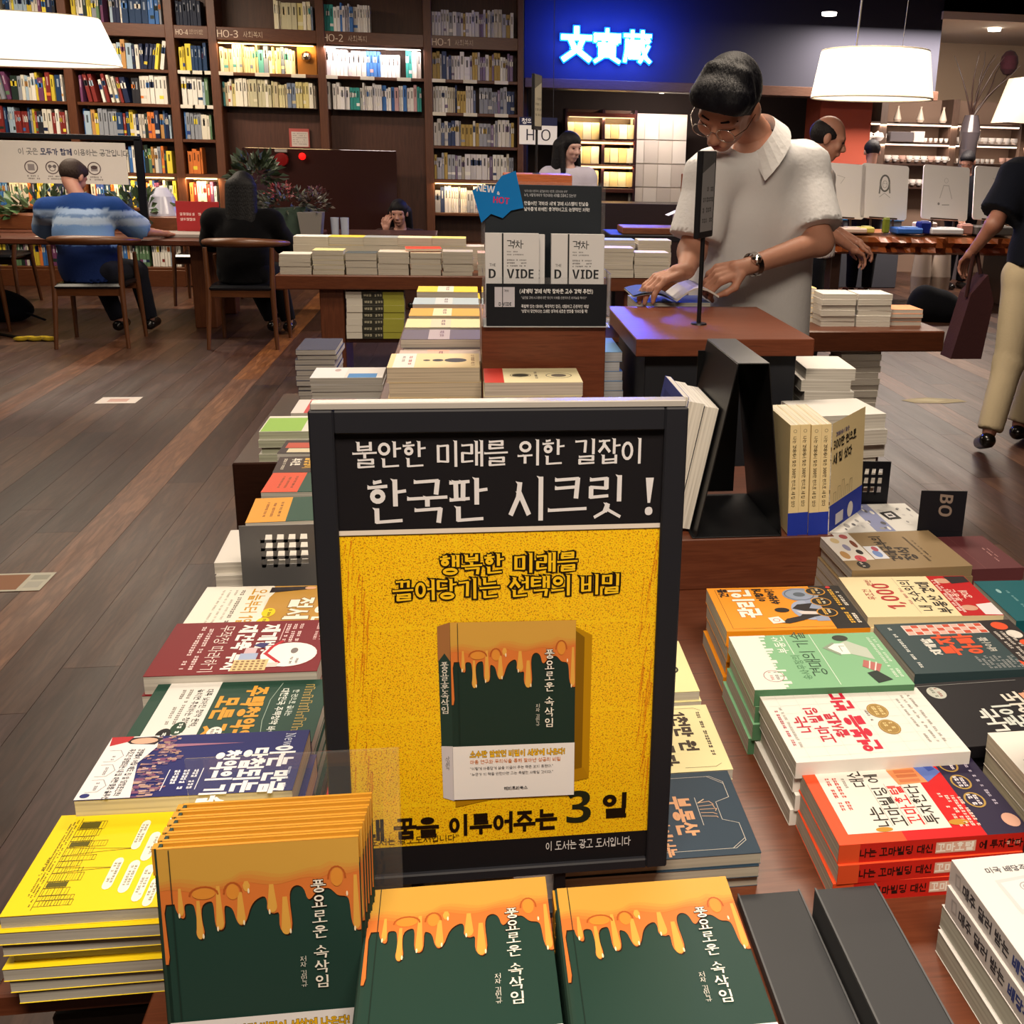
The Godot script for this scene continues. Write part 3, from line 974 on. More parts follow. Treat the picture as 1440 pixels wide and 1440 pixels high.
func shelf_books() -> void:
	var pal := {
		"mixed": ["d9d4ca", "cfcabc", "1d2745", "2b3f7a", "c9b23c", "d8d2c0", "26332e", "7a2d2a", "b98a54", "3c6aa8", "e0ddd4", "2a2a30", "5b7a5a", "d2763c", "8a8f98", "c6c0b4", "6a3d5e", "203a5c", "e6d24a", "9fb4c4"],
		"cream": ["e4dcb4", "e9e2c8", "d8cfa0", "efe9d6", "d6c98a", "e2d9bc", "5aa0a0", "cdbf9a", "b0624a", "e8e2d0", "c8c2a0", "7d8aa0"],
		"white": ["ece9e6", "e2dfe2", "d0cdd4", "f0eeea", "c8a0a4", "4a7ac0", "e4dad8", "b8bcc8", "e8e4e0", "dcd8dc", "e6e2da", "efece8", "d8d4d0", "3f9a94", "eae6e4"],
		"grey": ["c8c6cc", "d9d6d8", "e2e0dc", "cfccd2", "8a8e9c", "d4d0cc", "5a6480", "a8a8b4", "c4bdae", "3a4668", "b49a5c", "d8d4d0", "7a6a8a", "9a9ca8"],
	}
	var word := {}
	var kind := ["mixed", "mixed", "mixed", "cream", "white", "grey"]
	var r := RandomNumberGenerator.new()
	r.seed = 99
	var list := []
	for b in 6:
		var x0: float = BAYS[b][0]; var x1: float = BAYS[b][1]
		for row in 8:
			if BAYS[b][2] == "short" and row < 5: continue
			if row == 1: continue
			if b == 0: x0 = -5.0
			var x := x0 + 0.02
			var stop := x1 - 0.03
			if row == 7 and b in [3]: x = x0 + 0.56
			if row == 7 and b == 4: stop = x0 + 0.5
			if b == 3 and row == 6: stop = x1 - 0.22
			if b == 2 and row == 3: stop = x0 + 0.17
			var lean_from := r.randf_range(0.2, 0.8)
			var lean_n := 0
			while x < stop:
				var w := r.randf_range(0.018, 0.044)
				if r.randf() < 0.1: w = r.randf_range(0.045, 0.06)
				var same := 1
				if r.randf() < 0.25: same = r.randi_range(2, 4)
				var pl: Array = pal[kind[b]]
				if row == 7 and b == 2: pl = ["1b2438"]
				var ci := r.randi_range(0, pl.size() - 1)
				var hh := r.randf_range(0.215, 0.275)
				if b == 2 and row == 3: ci = 13; 
				for k in same:
					if x + w > stop: break
					var lean := 0.0
					if b in [1, 0] and row in [5] and (x - x0) / (x1 - x0) > 0.1 and (x - x0) / (x1 - x0) < 0.5: lean = 0.16
					if b == 1 and row == 6 and (x - x0) / (x1 - x0) > 0.7: lean = -0.16
					list.append({"x": x + w / 2, "y": ROWS[row], "w": w - 0.002, "h": hh, "c": H(pl[ci % pl.size()]), "lean": lean, "b": b, "row": row, "dd": r.randf_range(0.0, 0.035), "band": r.randf(), "bc": H(pl[r.randi_range(0, pl.size() - 1)])})
					x += w + (0.014 if lean != 0.0 and k == 0 else 0.0)
				if r.randf() < 0.03: x += r.randf_range(0.02, 0.06)
				if x > stop: break
			x0 = BAYS[b][0]
	list.sort_custom(func(a, c): return a.w * a.h * (1.6 if a.row > 1 else 0.4) * (0.5 if a.x < -4.45 else 1.0) > c.w * c.h * (1.6 if c.row > 1 else 0.4) * (0.5 if c.x < -4.45 else 1.0))
	var rest := MB.new()
	var count := 0
	for i in list.size():
		var e: Dictionary = list[i]
		var mb: MB = rest
		var at := W(e.x, e.y + 0.001 + absf(sin(e.lean)) * e.w / 2, 10.83 + e.dd)
		var tf := Transform3D(Basis(Vector3.BACK, e.lean), at)
		if i < 300:
			mb = MB.new()
			mb.t = Transform3D.IDENTITY
		else:
			mb.t = tf
		mb.box(Vector3(0, e.h / 2, -0.075), Vector3(e.w, e.h, 0.15), e.c, 0.002)
		if e.band > 0.35:
			var v0: float = e.h * (0.12 if e.band < 0.6 else 0.55)
			mb.box(Vector3(0, v0 + e.h * 0.12, 0.0002), Vector3(e.w * 0.98, e.h * 0.24 * e.band, 0.001), e.bc)
		mb.box(Vector3(0, e.h * 0.7, 0.0002), Vector3(e.w * 0.3, e.h * 0.3, 0.001), e.c.lightened(0.5) if e.c.get_luminance() < 0.45 else e.c.darkened(0.55))
		if i < 300:
			var o := one("shelf_book", mb, mat("print"), "%s book in the %s row of %s" % [colour_word(e.c), ROW_SAYS[e.row], BAY_SAYS[e.b]], "book", "books in the %s row of %s" % [ROW_SAYS[e.row], BAY_SAYS[e.b]])
			o.transform = tf
	var o := part(self, "shelf_books", rest.mesh(), mat("print"))
	o.set_meta("kind", "stuff")
	tag(o, "the many narrow books filling the back wall's bookcases", "books")
	spot["shelf books"] = list.size()

func colour_word(c: Color) -> String:
	if c.s < 0.22:
		return "white" if c.v > 0.8 else ("grey" if c.v > 0.35 else "black")
	var h := c.h * 360.0
	if c.v < 0.3: return "dark navy" if h > 180 and h < 290 else "dark"
	if h < 14 or h > 335: return "red"
	if h < 35: return "orange-brown"
	if h < 65: return "yellow" if c.s > 0.5 else "cream"
	if h < 165: return "green"
	if h < 200: return "teal"
	if h < 255: return "blue"
	return "purple"

# ---------------------------------------------------------------- lit sign, shop front, tea shop
const SIGN := [
	# each letter: strokes in a unit box, y down
	[[0.5, 0.0, 0.5, 0.2], [0.02, 0.27, 0.98, 0.27], [0.74, 0.3, 0.6, 0.6, 0.06, 0.95], [0.26, 0.3, 0.42, 0.6, 0.95, 0.95]],
	[[0.5, 0.0, 0.5, 0.14], [0.06, 0.34, 0.06, 0.16, 0.94, 0.16, 0.94, 0.34], [0.2, 0.28, 0.5, 0.28], [0.36, 0.22, 0.36, 0.46], [0.2, 0.46, 0.52, 0.46], [0.6, 0.28, 0.84, 0.28], [0.6, 0.4, 0.84, 0.4], [0.6, 0.4, 0.6, 0.48], [0.24, 0.54, 0.76, 0.54, 0.76, 0.82, 0.24, 0.82, 0.24, 0.54], [0.24, 0.64, 0.76, 0.64], [0.24, 0.73, 0.76, 0.73], [0.36, 0.84, 0.08, 1.0], [0.64, 0.84, 0.94, 1.0]],
	[[0.04, 0.14, 0.96, 0.14], [0.3, 0.02, 0.3, 0.24], [0.68, 0.02, 0.68, 0.24], [0.1, 0.3, 0.1, 0.6, 0.04, 0.95], [0.1, 0.34, 0.88, 0.34], [0.22, 0.44, 0.22, 0.84], [0.22, 0.44, 0.56, 0.44], [0.22, 0.56, 0.56, 0.56, 0.56, 0.7, 0.22, 0.7], [0.22, 0.84, 0.58, 0.84], [0.4, 0.44, 0.4, 0.84], [0.68, 0.28, 0.72, 0.6, 0.84, 0.86, 0.96, 0.96], [0.9, 0.5, 0.76, 0.76, 0.62, 0.96], [0.84, 0.2, 0.92, 0.3]],
]
func shop_front() -> void:
	var t := thing("shop_sign", "glowing white and blue sign of three Chinese characters 文寶藏 on the dark wall", "sign", W(1.02, 2.7, 11.06))
	var white := glow("white sign letters", Color(0.92, 0.98, 1.0), 5.0)
	var blue := glow("blue sign halo light", Color(0.05, 0.42, 1.0), 3.4)
	for i in 3:
		var a := MB.new(); var b := MB.new()
		for s in SIGN[i]:
			for k in range(0, s.size() - 2, 2):
				var p := Vector3(i * 0.325 + s[k] * 0.285, -s[k + 1] * 0.31, 0.03)
				var q := Vector3(i * 0.325 + s[k + 2] * 0.285, -s[k + 3] * 0.31, 0.03)
				var wd := 0.05 if i == 0 else 0.032
				for e in [[a, wd, 0.03], [b, wd + 0.03, 0.008]]:
					var m: MB = e[0]
					var u := (q - p).normalized()
					var ll: float = (q - p).length() + e[1]
					m.t = Transform3D(Basis(u, Vector3.BACK.cross(u), Vector3.BACK), (p + q) / 2 - Vector3(0, 0, 0.0 if e[1] == wd else 0.02))
					m.box(Vector3.ZERO, Vector3(ll, e[1], e[2]), Color.WHITE, 0.004)
					m.t = Transform3D.IDENTITY
		part(t, "character", a.mesh(), white)
		part(t, "halo", b.mesh(), blue)
	area_light("sign_light_source", W(1.5, 2.54, 10.98), Vector3(0, 0, 1), Vector2(0.95, 0.32), Color(0.12, 0.3, 1.0), 9.0)
	area_light("added_sign_wall_light", W(1.5, 2.54, 10.7), Vector3(0, 0, -1), Vector2(1.1, 0.4), Color(0.1, 0.28, 1.0), 4.5)  # added light washing the wall blue, on top of the sign's own glow
	# hanging aisle sign HO
	var h := thing("aisle_sign", "small white hanging aisle sign reading HO before the blue wall", "sign", W(0.625, 1.6, 9.0))
	var mb := MB.new()
	mb.box(Vector3(0, 0.03, 0), Vector3(0.33, 0.23, 0.02), H("e6e6ea"), 0.003)
	part(h, "panel", mb.mesh(), mat("print"))
	mb = MB.new()
	mb.plane(Vector3(-0.165, 0.145, 0.011), Vector3.RIGHT, Vector3.DOWN)
	mb.prect(0, 0, 330, 68, H("23284a")); mb.lay(1)
	text(mb, "청의", 20, 10, 48, H("e8e8ee"), {"th": 0.12})
	text(mb, "HO", 62, 92, 110, H("2a2c3a"), {"bold": 400, "gap": 0.5})
	part(h, "lettering", mb.mesh(), mat("print"))
	mb = MB.new()
	for s in [-0.13, 0.13]: mb.tube([Vector3(s, 0.14, 0), Vector3(s, 1.7, 0)], 0.003, 5, H("303038"))
	part(h, "wires", mb.mesh(), mat("metal"))
	# little spotlights under the soffit
	for q in [[1.32, 2.195, 11.9], [1.78, 2.195, 12.0], [1.95, 2.195, 11.5], [2.35, 2.195, 12.4]]:
		mb = MB.new()
		mb.lathe(Vector3.ZERO, [Vector2(0.0, -0.04), Vector2(0.03, -0.04), Vector2(0.03, 0.034), Vector2(0.0, 0.034)], 10, Color.WHITE)
		var o := part(self, "spotlight", mb.mesh(), glow("spotlight bulb", Color(1, 0.98, 0.95), 2.5))
		o.position = W(q[0], q[1], q[2])
		tag(o, "tiny bright spotlight inside the shop below the blue sign", "lamp", "spotlights in the shop")
	# shop ceiling piece
	mb = MB.new()
	mb.box(W(2.8, 2.26, 12.2), Vector3(4.2, 0.06, 2.0), H("2c2a34"))
	struct("ceiling_shop", mb, mat("wall"))
	# shelf with lit boxes
	var sh := thing("shop_shelf", "dark red shelf unit of lit paper boxes inside the shop", "shelf", W(1.65, 0, 12.6))
	for y in [1.02, 1.31, 1.6, 1.92]:
		mb = MB.new()
		mb.box(Vector3(0, y - 0.03, -0.12), Vector3(0.86, 0.05, 0.26), H("5a2a22"), 0.003)
		part(sh, "shelf", mb.mesh(), mat("wood"))
	for x in [-0.43, 0.03, 0.43]:
		mb = MB.new()
		mb.box(Vector3(x, 0.98, -0.13), Vector3(0.035, 1.96, 0.27), H("3c2030"), 0.003)
		part(sh, "upright", mb.mesh(), mat("wood"))
	mb = MB.new()
	mb.box(Vector3(0, 0.98, -0.27), Vector3(0.9, 1.96, 0.02), H("6a4a3a"))
	part(sh, "back", mb.mesh(), mat("wood"))
	for yy in [1.02, 1.31, 1.6]:
		for k in 8:
			if yy == 1.02 and k < 2: continue
			var hh: float = [0.21, 0.2, 0.22][int(yy * 3) % 3]
			mb = MB.new()
			mb.box(W(1.27 + k * 0.105 + (0.03 if k > 3 else 0.0), yy + hh / 2, 12.7), Vector3(0.1, hh - (0.03 if k > 3 else 0.0), 0.12), [H("f1e6c8"), H("efdcae"), H("f4efe0"), H("e8cf9a")][(k * 3 + int(yy * 10)) % 4], 0.003)
			one("paper_box", mb, mat("paper"), "cream paper box on the %s shelf inside the shop" % ["bottom", "middle", "top"][int(round((yy - 1.02) / 0.29))], "box", "paper boxes on the %s shop shelf" % ["bottom", "middle", "top"][int(round((yy - 1.02) / 0.29))])
		area_light("unseen_shop_shelf_light", W(1.65, yy + 0.255, 12.58), Vector3(0, -0.6, -0.8), Vector2(0.8, 0.03), Color(1, 0.86, 0.6), 0.7)  # unseen source under each shelf, placed to light the boxes
		mb = MB.new()
		mb.box(Vector3(0, yy + 0.262, 0.02), Vector3(0.8, 0.01, 0.02), Color.WHITE)  # strip stands for the unseen light on the boxes
		part(sh, "strip_light", mb.mesh(), glow("shop strip light", Color(1, 0.88, 0.66), 1.2))
	# wall of pinned papers
	var pw := thing("paper_wall", "panel of overlapping white papers pinned up inside the shop", "panel", W(2.4, 0.74, 12.75))
	mb = MB.new()
	mb.box(Vector3(0, 0.59, -0.02), Vector3(0.72, 1.2, 0.03), H("cfc6be"))
	part(pw, "board", mb.mesh(), mat("paper"))
	for iy in 4:
		for ix in 4:
			mb = MB.new()
			mb.box(Vector3(-0.27 + ix * 0.18, 0.15 + iy * 0.29, 0.002 + (ix + iy) % 2 * 0.004), Vector3(0.17, 0.275, 0.003), [H("e4dcd4"), H("dad2cc"), H("eee8e2")][(ix * 2 + iy) % 3])
			part(pw, "paper_sheet", mb.mesh(), mat("paper"))
	area_light("unseen_paper_wall_light", W(2.4, 2.15, 12.3), Vector3(0, -1, -0.6), Vector2(0.7, 0.06), Color(1, 0.92, 0.85), 1.3)  # unseen lamp, placed to light the pinned papers
	# counters in front of the shop
	mb = MB.new()
	mb.box(W(1.9, 0.45, 11.6), Vector3(1.6, 0.9, 0.5), H("2a1c1c"), 0.006)
	one("shop_counter", mb, mat("wood"), "dark low counter in front of the paper boxes", "counter")
	var fr := thing("framed_picture", "orange-framed picture leaning on the shop counter", "picture", W(2.6, 0.9, 11.5), 0.2)
	mb = MB.new()
	mb.box(Vector3(0, 0.17, 0), Vector3(0.32, 0.34, 0.03), H("a34a24"), 0.005)
	part(fr, "frame", mb.mesh(), mat("wood"))
	mb = MB.new()
	mb.box(Vector3(0.0, 0.15, 0.02), Vector3(0.16, 0.28, 0.012), H("d8cabc"), 0.003)
	part(fr, "card", mb.mesh(), mat("paper"))
	mb = MB.new()
	mb.lathe(W(2.62, 0.72, 10.2), [Vector2(0, 0), Vector2(0.05, 0), Vector2(0.055, 0.13), Vector2(0.0, 0.13)], 14, H("ece6da"))
	mb.box(W(2.62, 0.36, 10.2), Vector3(0.4, 0.7, 0.3), H("54402e"), 0.005)
	one("side_cabinet", mb, mat("wood"), "small brown cabinet with a white cup on it beside the counter", "cabinet")
	# dark tray table with a white house model
	var tt := thing("tray_table", "black tray table with brown tray in front of the shop", "table", W(1.55, 0, 7.6))
	mb = MB.new()
	mb.box(Vector3(0, 0.86, 0), Vector3(1.0, 0.05, 0.5), H("1e1c22"), 0.006)
	part(tt, "tabletop", mb.mesh(), mat("print"))
	mb = MB.new()
	mb.box(Vector3(-0.15, 0.91, 0.05), Vector3(0.5, 0.05, 0.3), H("7d4a2c"), 0.006)
	part(tt, "tray", mb.mesh(), mat("wood"))
	for sx in [-0.45, 0.45]:
		for sz in [-0.2, 0.2]:
			mb = MB.new()
			mb.box(Vector3(sx, 0.42, sz), Vector3(0.05, 0.83, 0.05), H("1a181c"), 0.004)
			part(tt, "leg", mb.mesh(), mat("print"))
	var hm := thing("house_model", "little white paper house model on the black tray table", "model", W(1.72, 0.885, 7.62))
	mb = MB.new()
	for s in [-0.13, -0.04, 0.05, 0.14]: mb.box(Vector3(s, 0.07, 0), Vector3(0.02, 0.14, 0.12), H("d8d8e0"), 0.002)
	part(hm, "walls", mb.mesh(), mat("paper"))
	mb = MB.new()
	mb.prism(PackedVector2Array([Vector2(-0.2, 0.13), Vector2(0.0, 0.22), Vector2(0.17, 0.14), Vector2(0.0, 0.2)]), -0.07, 0.07, H("e6e6ee"))
	part(hm, "roof", mb.mesh(), mat("paper"))

func cup_mesh(kind: int, col: Color) -> ArrayMesh:
	var mb := MB.new()
	if kind == 0:
		mb.lathe(Vector3.ZERO, [Vector2(0, 0), Vector2(0.022, 0), Vector2(0.04, 0.03), Vector2(0.043, 0.075), Vector2(0.038, 0.075), Vector2(0.034, 0.03), Vector2(0, 0.012)], 12, col)
		mb.tube([Vector3(0.04, 0.06, 0), Vector3(0.062, 0.05, 0), Vector3(0.06, 0.03, 0), Vector3(0.038, 0.022, 0)], 0.005, 5, col)
	elif kind == 1:
		mb.lathe(Vector3.ZERO, [Vector2(0, 0), Vector2(0.045, 0), Vector2(0.07, 0.05), Vector2(0.055, 0.1), Vector2(0.03, 0.115), Vector2(0.012, 0.13), Vector2(0.014, 0.145), Vector2(0, 0.15)], 14, col)
		mb.tube([Vector3(-0.06, 0.04, 0), Vector3(-0.095, 0.07, 0), Vector3(-0.105, 0.105, 0)], [0.014, 0.01, 0.008], 6, col)
		mb.tube([Vector3(0.055, 0.09, 0), Vector3(0.1, 0.09, 0), Vector3(0.095, 0.045, 0), Vector3(0.06, 0.035, 0)], 0.007, 5, col)
	elif kind == 3:
		mb.lathe(Vector3.ZERO, [Vector2(0, 0), Vector2(0.014, 0), Vector2(0.024, 0.02), Vector2(0.026, 0.055), Vector2(0.023, 0.055), Vector2(0.02, 0.02), Vector2(0, 0.01)], 10, col)
	else:
		mb.lathe(Vector3.ZERO, [Vector2(0, 0), Vector2(0.035, 0), Vector2(0.05, 0.03), Vector2(0.03, 0.1), Vector2(0.012, 0.16), Vector2(0.016, 0.19), Vector2(0, 0.19)], 12, col)
	return mb.mesh()

func tea_shop() -> void:
	var d := 12.4
	var t := thing("tea_shelf_unit", "brown wall shelving with rows of white tea ware", "shelf", W(6.3, 0, d))
	var mb := MB.new()
	mb.box(Vector3(0.1, 1.1, -0.3), Vector3(3.6, 2.2, 0.03), H("8a7264"))
	part(t, "back_panel", mb.mesh(), mat("wall"))
	for y in [1.14, 1.43, 1.67, 1.91]:
		mb = MB.new()
		mb.box(Vector3(0.1, y - 0.025, -0.13), Vector3(3.6, 0.045, 0.34), H("4c3a34"), 0.003)
		part(t, "shelf", mb.mesh(), mat("wood"))
	for x in [-1.65, -1.12, -0.18, 0.82, 1.86]:
		mb = MB.new()
		mb.box(Vector3(x, 1.1, -0.13), Vector3(0.09, 2.2, 0.35), H("6a564c"), 0.003)
		part(t, "upright", mb.mesh(), mat("wood_up"))
	for y in [1.64, 1.88]:
		area_light("unseen_tea_row_light", W(6.3, y - 0.01, d - 0.05), Vector3(0, -0.7, -0.7), Vector2(3.3, 0.03), Color(1, 0.9, 0.8), 1.2)  # unseen source, placed to light the tea rows
		mb = MB.new()
		mb.box(Vector3(0.1, y, 0.035), Vector3(3.3, 0.01, 0.015), Color.WHITE)  # strip stands for the unseen light on the tea ware
		part(t, "strip_light", mb.mesh(), glow("tea strip light", Color(1, 0.92, 0.84), 1.0))
	var white := H("eee8e4")
	var tea := cup_mesh(1, white); var cup := cup_mesh(0, white); var small := cup_mesh(3, white); var vase := cup_mesh(2, H("d8c8b8")); var pink := cup_mesh(0, H("d8b0a4"))
	var put := func(m: Mesh, called: String, x: float, y: float, dd: float, label: String, grp: String):
		var o := part(self, called, m, mat("gloss"))
		o.position = W(x, y, dd)
		tag(o, label, "teapot" if called == "teapot" else ("vase" if called == "vase" else "cup"), grp)
	for k in 3: put.call(tea, "teapot", 4.83 + k * 0.16, 1.67, d, "round white teapot on the upper tea shelf beside the red pillar", "white teapots")
	for k in 5: put.call(small, "tea_cup", 5.76 + k * 0.07, 1.67, d - 0.02, "small white cup beside the white box on the upper tea shelf", "small cups by the box")
	for k in 8:
		put.call(cup, "tea_cup", 6.24 + k * 0.1, 1.67, d + 0.02, "white cup in the double row on the upper right tea shelf", "cups in the double row")
		put.call(cup, "tea_cup", 6.22 + k * 0.1, 1.67, d - 0.1, "white cup in the double row on the upper right tea shelf", "cups in the double row")
	for k in 9: put.call(cup if k % 4 != 2 else pink, "tea_cup", 5.27 + k * 0.096, 1.43, d - 0.05, "white cup in the long row on the middle tea shelf" if k % 4 != 2 else "pinkish cup among white ones on the middle tea shelf", "cups on the middle tea shelf")
	for k in 8: put.call(small, "tea_cup", 6.2 + k * 0.066, 1.43, d - 0.08, "small white cup packed in the row on the lower right tea shelf", "small cups on the right")
	for k in 4: put.call(pink, "tea_cup", 6.8 + k * 0.09, 1.43, d - 0.08, "pink cup at the right end of the lower tea shelf", "pink cups")
	for k in 3: put.call(vase, "vase", 4.76 + k * 0.12, 1.43, d - 0.05, "slim brownish vase on the tea shelf by the red pillar", "slim vases")
	for k in 3: put.call(vase, "vase", 5.35 + k * 0.3, 1.91, d - 0.05, "tall pale vase on the top tea shelf", "vases on the top shelf")
	for k in 4: put.call(cup, "tea_cup", 5.45 + k * 0.09, 1.14, d - 0.05, "white cup on the lowest tea shelf between the drawing boards", "cups on the lowest shelf")
	mb = MB.new()
	mb.box(W(5.42, 1.67 + 0.06, d - 0.02), Vector3(0.3, 0.12, 0.12), H("6a6468"), 0.004)
	one("tea_box", mb, mat("print"), "dark grey box on the upper tea shelf", "box")
	mb = MB.new()
	mb.box(W(5.65, 1.67 + 0.065, d - 0.02), Vector3(0.14, 0.13, 0.12), H("e8ddd8"), 0.004)
	one("tea_box", mb, mat("print"), "white box next to the dark grey one on the tea shelf", "box")
	mb = MB.new()
	mb.box(W(6.5, 2.6, 13.3), Vector3(4.0, 0.8, 0.06), H("a38d79"))
	struct("wall_tea_shop", mb, mat("wall"))
	# red pillar beside the tea shelves
	mb = MB.new()
	mb.box(W(4.3, 1.1, 11.6), Vector3(0.62, 2.2, 0.5), H("8a3a26"), 0.01)
	struct("wall_pillar", mb, mat("wall"))
	# white paper lantern cube and dried branches at the top right
	var lt := thing("paper_lampshade", "pale square paper lampshade standing by the tea shelves", "lampshade", W(6.42, 1.9, 11.3))
	mb = MB.new()
	mb.prism(PackedVector2Array([Vector2(-0.28, 0), Vector2(0.3, -0.02), Vector2(0.3, 0.5), Vector2(-0.12, 0.5)]), -0.2, 0.2, H("b8ab96"))
	part(lt, "shade", mb.mesh(), mat("paper"))
	mb = MB.new()
	mb.box(Vector3(0.02, -0.96, 0), Vector3(0.06, 1.92, 0.06), H("5c4a40"), 0.004)
	part(lt, "stand", mb.mesh(), mat("wood"))
	var br := thing("dried_branches", "dark dried branches in a jar before the pale ceiling", "branches", W(6.15, 1.9, 12.0))
	var r := RandomNumberGenerator.new()
	r.seed = 5
	for k in 9:
		mb = MB.new()
		var p := Vector3(0, 0.05, 0)
		var pts := [p]
		var dir := Vector3(r.randf_range(-0.3, 0.5), 1, r.randf_range(-0.2, 0.2)).normalized()
		for s in 5:
			dir = (dir + Vector3(r.randf_range(-0.35, 0.35), 0.1, r.randf_range(-0.2, 0.2))).normalized()
			p += dir * 0.16
			pts.append(p)
		mb.tube(pts, [0.014, 0.012, 0.01, 0.008, 0.006, 0.003], 5, H("3a2a26"))
		part(br, "branch", mb.mesh(), mat("wood"))
	mb = MB.new()
	mb.ball(Vector3(0.4, 0.72, 0), Vector3(0.11, 0.15, 0.1), H("3a2228"), 10, 6)
	part(br, "seed_head", mb.mesh(), mat("cloth"))
	mb = MB.new()
	mb.lathe(Vector3.ZERO, [Vector2(0, -1.9), Vector2(0.1, -1.9), Vector2(0.1, -0.3), Vector2(0.13, -0.1), Vector2(0.08, 0.1), Vector2(0.07, 0.1), Vector2(0.0, 0.0)], 14, H("4a4448"))
	part(br, "floor_vase", mb.mesh(), mat("gloss"))
	# live-edge table with drawings
	var lv := thing("live_edge_table", "thick live-edge wooden table with a craggy reddish front", "table", W(4.7, 0, 9.9))
	mb = MB.new()
	var nn := FastNoiseLite.new()
	nn.seed = 4; nn.frequency = 1.6
	var prev := []
	for i in 41:
		var x := -1.25 + i * 0.065
		var ring := []
		for q in [[0.74, 0.02], [0.71, 0.3], [0.66, 0.33], [0.61, 0.28], [0.56, 0.3], [0.53, 0.2]]:
			ring.append(Vector3(x, q[0], q[1] + nn.get_noise_2d(x * 3.0, q[0] * 20.0) * 0.11))
		ring.append(Vector3(x, 0.53, -0.35)); ring.append(Vector3(x, 0.74, -0.35))
		if prev:
			for k in ring.size():
				var m := (k + 1) % ring.size()
				var col := H("a55a30") if k in [1, 2, 3, 4] and nn.get_noise_2d(x * 4.0 + k * 3.0, 9.0) > -0.1 else (H("5c2a1a") if k in [2, 3] else H("96603c"))
				mb.quad(prev[k], prev[m], ring[m], ring[k], col)
		prev = ring
	part(lv, "slab", mb.mesh(), mat("wood"))
	for x in [-1.0, 0.9]:
		mb = MB.new()
		mb.box(Vector3(x, 0.27, -0.05), Vector3(0.1, 0.53, 0.5), H("3a2a24"), 0.006)
		part(lv, "leg", mb.mesh(), mat("wood"))
	# drawing boards leaning on the table
	for k in 4:
		var x: float = [3.755, 4.21, 4.87, 5.43][k]
		var o := thing("drawing_board", ["white drawing board with a faint sketch, half hidden by the man in the light shirt", "white drawing board with a pencil portrait of a long-haired woman", "white drawing board with a faint seated figure sketch", "white drawing board half hidden by the walking person"][k], "drawing board", W(x, 0.87, 9.85))
		o.rotation.x = -0.22
		o.rotation.z = [-0.04, -0.05, -0.05, -0.05][k]
		mb = MB.new()
		var pg := PackedVector2Array()
		for c in [[0.22, 0.52], [-0.22, 0.52], [-0.22, 0.03], [0.22, 0.03]]:
			for a in 5:
				var g: float = {0: 0.0, 1: PI / 2, 2: PI, 3: PI * 1.5}[[[0.22, 0.52], [-0.22, 0.52], [-0.22, 0.03], [0.22, 0.03]].find(c)] + a * PI / 8
				pg.append(Vector2(c[0] + cos(g) * 0.03, c[1] + sin(g) * 0.03))
		mb.prism(pg, 0.0, 0.018, H("ece8e6"))
		part(o, "board", mb.mesh(), mat("paper"))
		mb = MB.new()
		for sx in [-0.12, 0.12]: mb.box(Vector3(sx, -0.055, -0.012), Vector3(0.02, 0.14, 0.02), H("4a3a30"), 0.003)
		mb.box(Vector3(0, 0.008, 0.0), Vector3(0.3, 0.014, 0.05), H("4a3a30"), 0.003)
		part(o, "easel_foot", mb.mesh(), mat("wood"))
		mb = MB.new()
		mb.plane(Vector3(-0.25, 0.55, 0.0185), Vector3.RIGHT, Vector3.DOWN)
		if k == 1:
			mb.pring(250, 190, 48, 80, 18, H("6a6a68"), 18); mb.lay(1)
			mb.pline([Vector2(204, 180), Vector2(196, 290)], 16, H("7d7d7a")); mb.pline([Vector2(296, 180), Vector2(306, 280)], 16, H("84847f"))
			mb.pring(250, 200, 24, 36, 5, H("aaa8a4")); mb.pell(240, 192, 5, 3, H("555555")); mb.pell(262, 192, 5, 3, H("555555"))
			mb.pline([Vector2(200, 330), Vector2(250, 290), Vector2(310, 330)], 6, H("b5b2ae"))
		elif k == 2:
			mb.pring(250, 150, 20, 24, 4, H("c4c0be")); mb.pline([Vector2(190, 330), Vector2(225, 200), Vector2(280, 200), Vector2(320, 330)], 7, H("c2bebc")); mb.pell(180, 390, 12, 14, H("8a8886")); mb.pline([Vector2(220, 400), Vector2(290, 395)], 10, H("b0acaa"))
		else:
			mb.pline([Vector2(200, 120), Vector2(280, 140), Vector2(240, 200)], 6, H("c8c4c2")); mb.pell(180, 400, 14, 10, H("b5b2b0"))
		part(o, "pencil_sketch", mb.mesh(), mat("paper"))
	# small things for sale along the table
	var goods := [["folded_cloth", Vector3(0.3, 0.05, 0.2), "d8c0b0", 3.82, "pale pink folded cloth"], ["note_pad", Vector3(0.16, 0.06, 0.14), "d8cc6a", 3.98, "yellow pad"], ["gift_card", Vector3(0.07, 0.15, 0.05), "7d8a34", 4.2, "olive green upright card"], ["picture_book", Vector3(0.28, 0.06, 0.2), "3a6ac0", 4.42, "bright blue picture book"], ["picture_book", Vector3(0.12, 0.12, 0.12), "1c2a80", 4.6, "dark blue block of cards"], ["paper_pile", Vector3(0.35, 0.06, 0.2), "dcdce2", 4.82, "white pile of papers"], ["flower_bunch", Vector3(0.14, 0.1, 0.1), "c08a80", 5.05, "pink bunch of paper flowers"], ["paper_tray", Vector3(0.4, 0.09, 0.25), "5a5654", 5.32, "dark grey tray with white rims"], ["sketch_roll", Vector3(0.24, 0.1, 0.1), "b8b0aa", 4.72, "grey roll of felt"]]
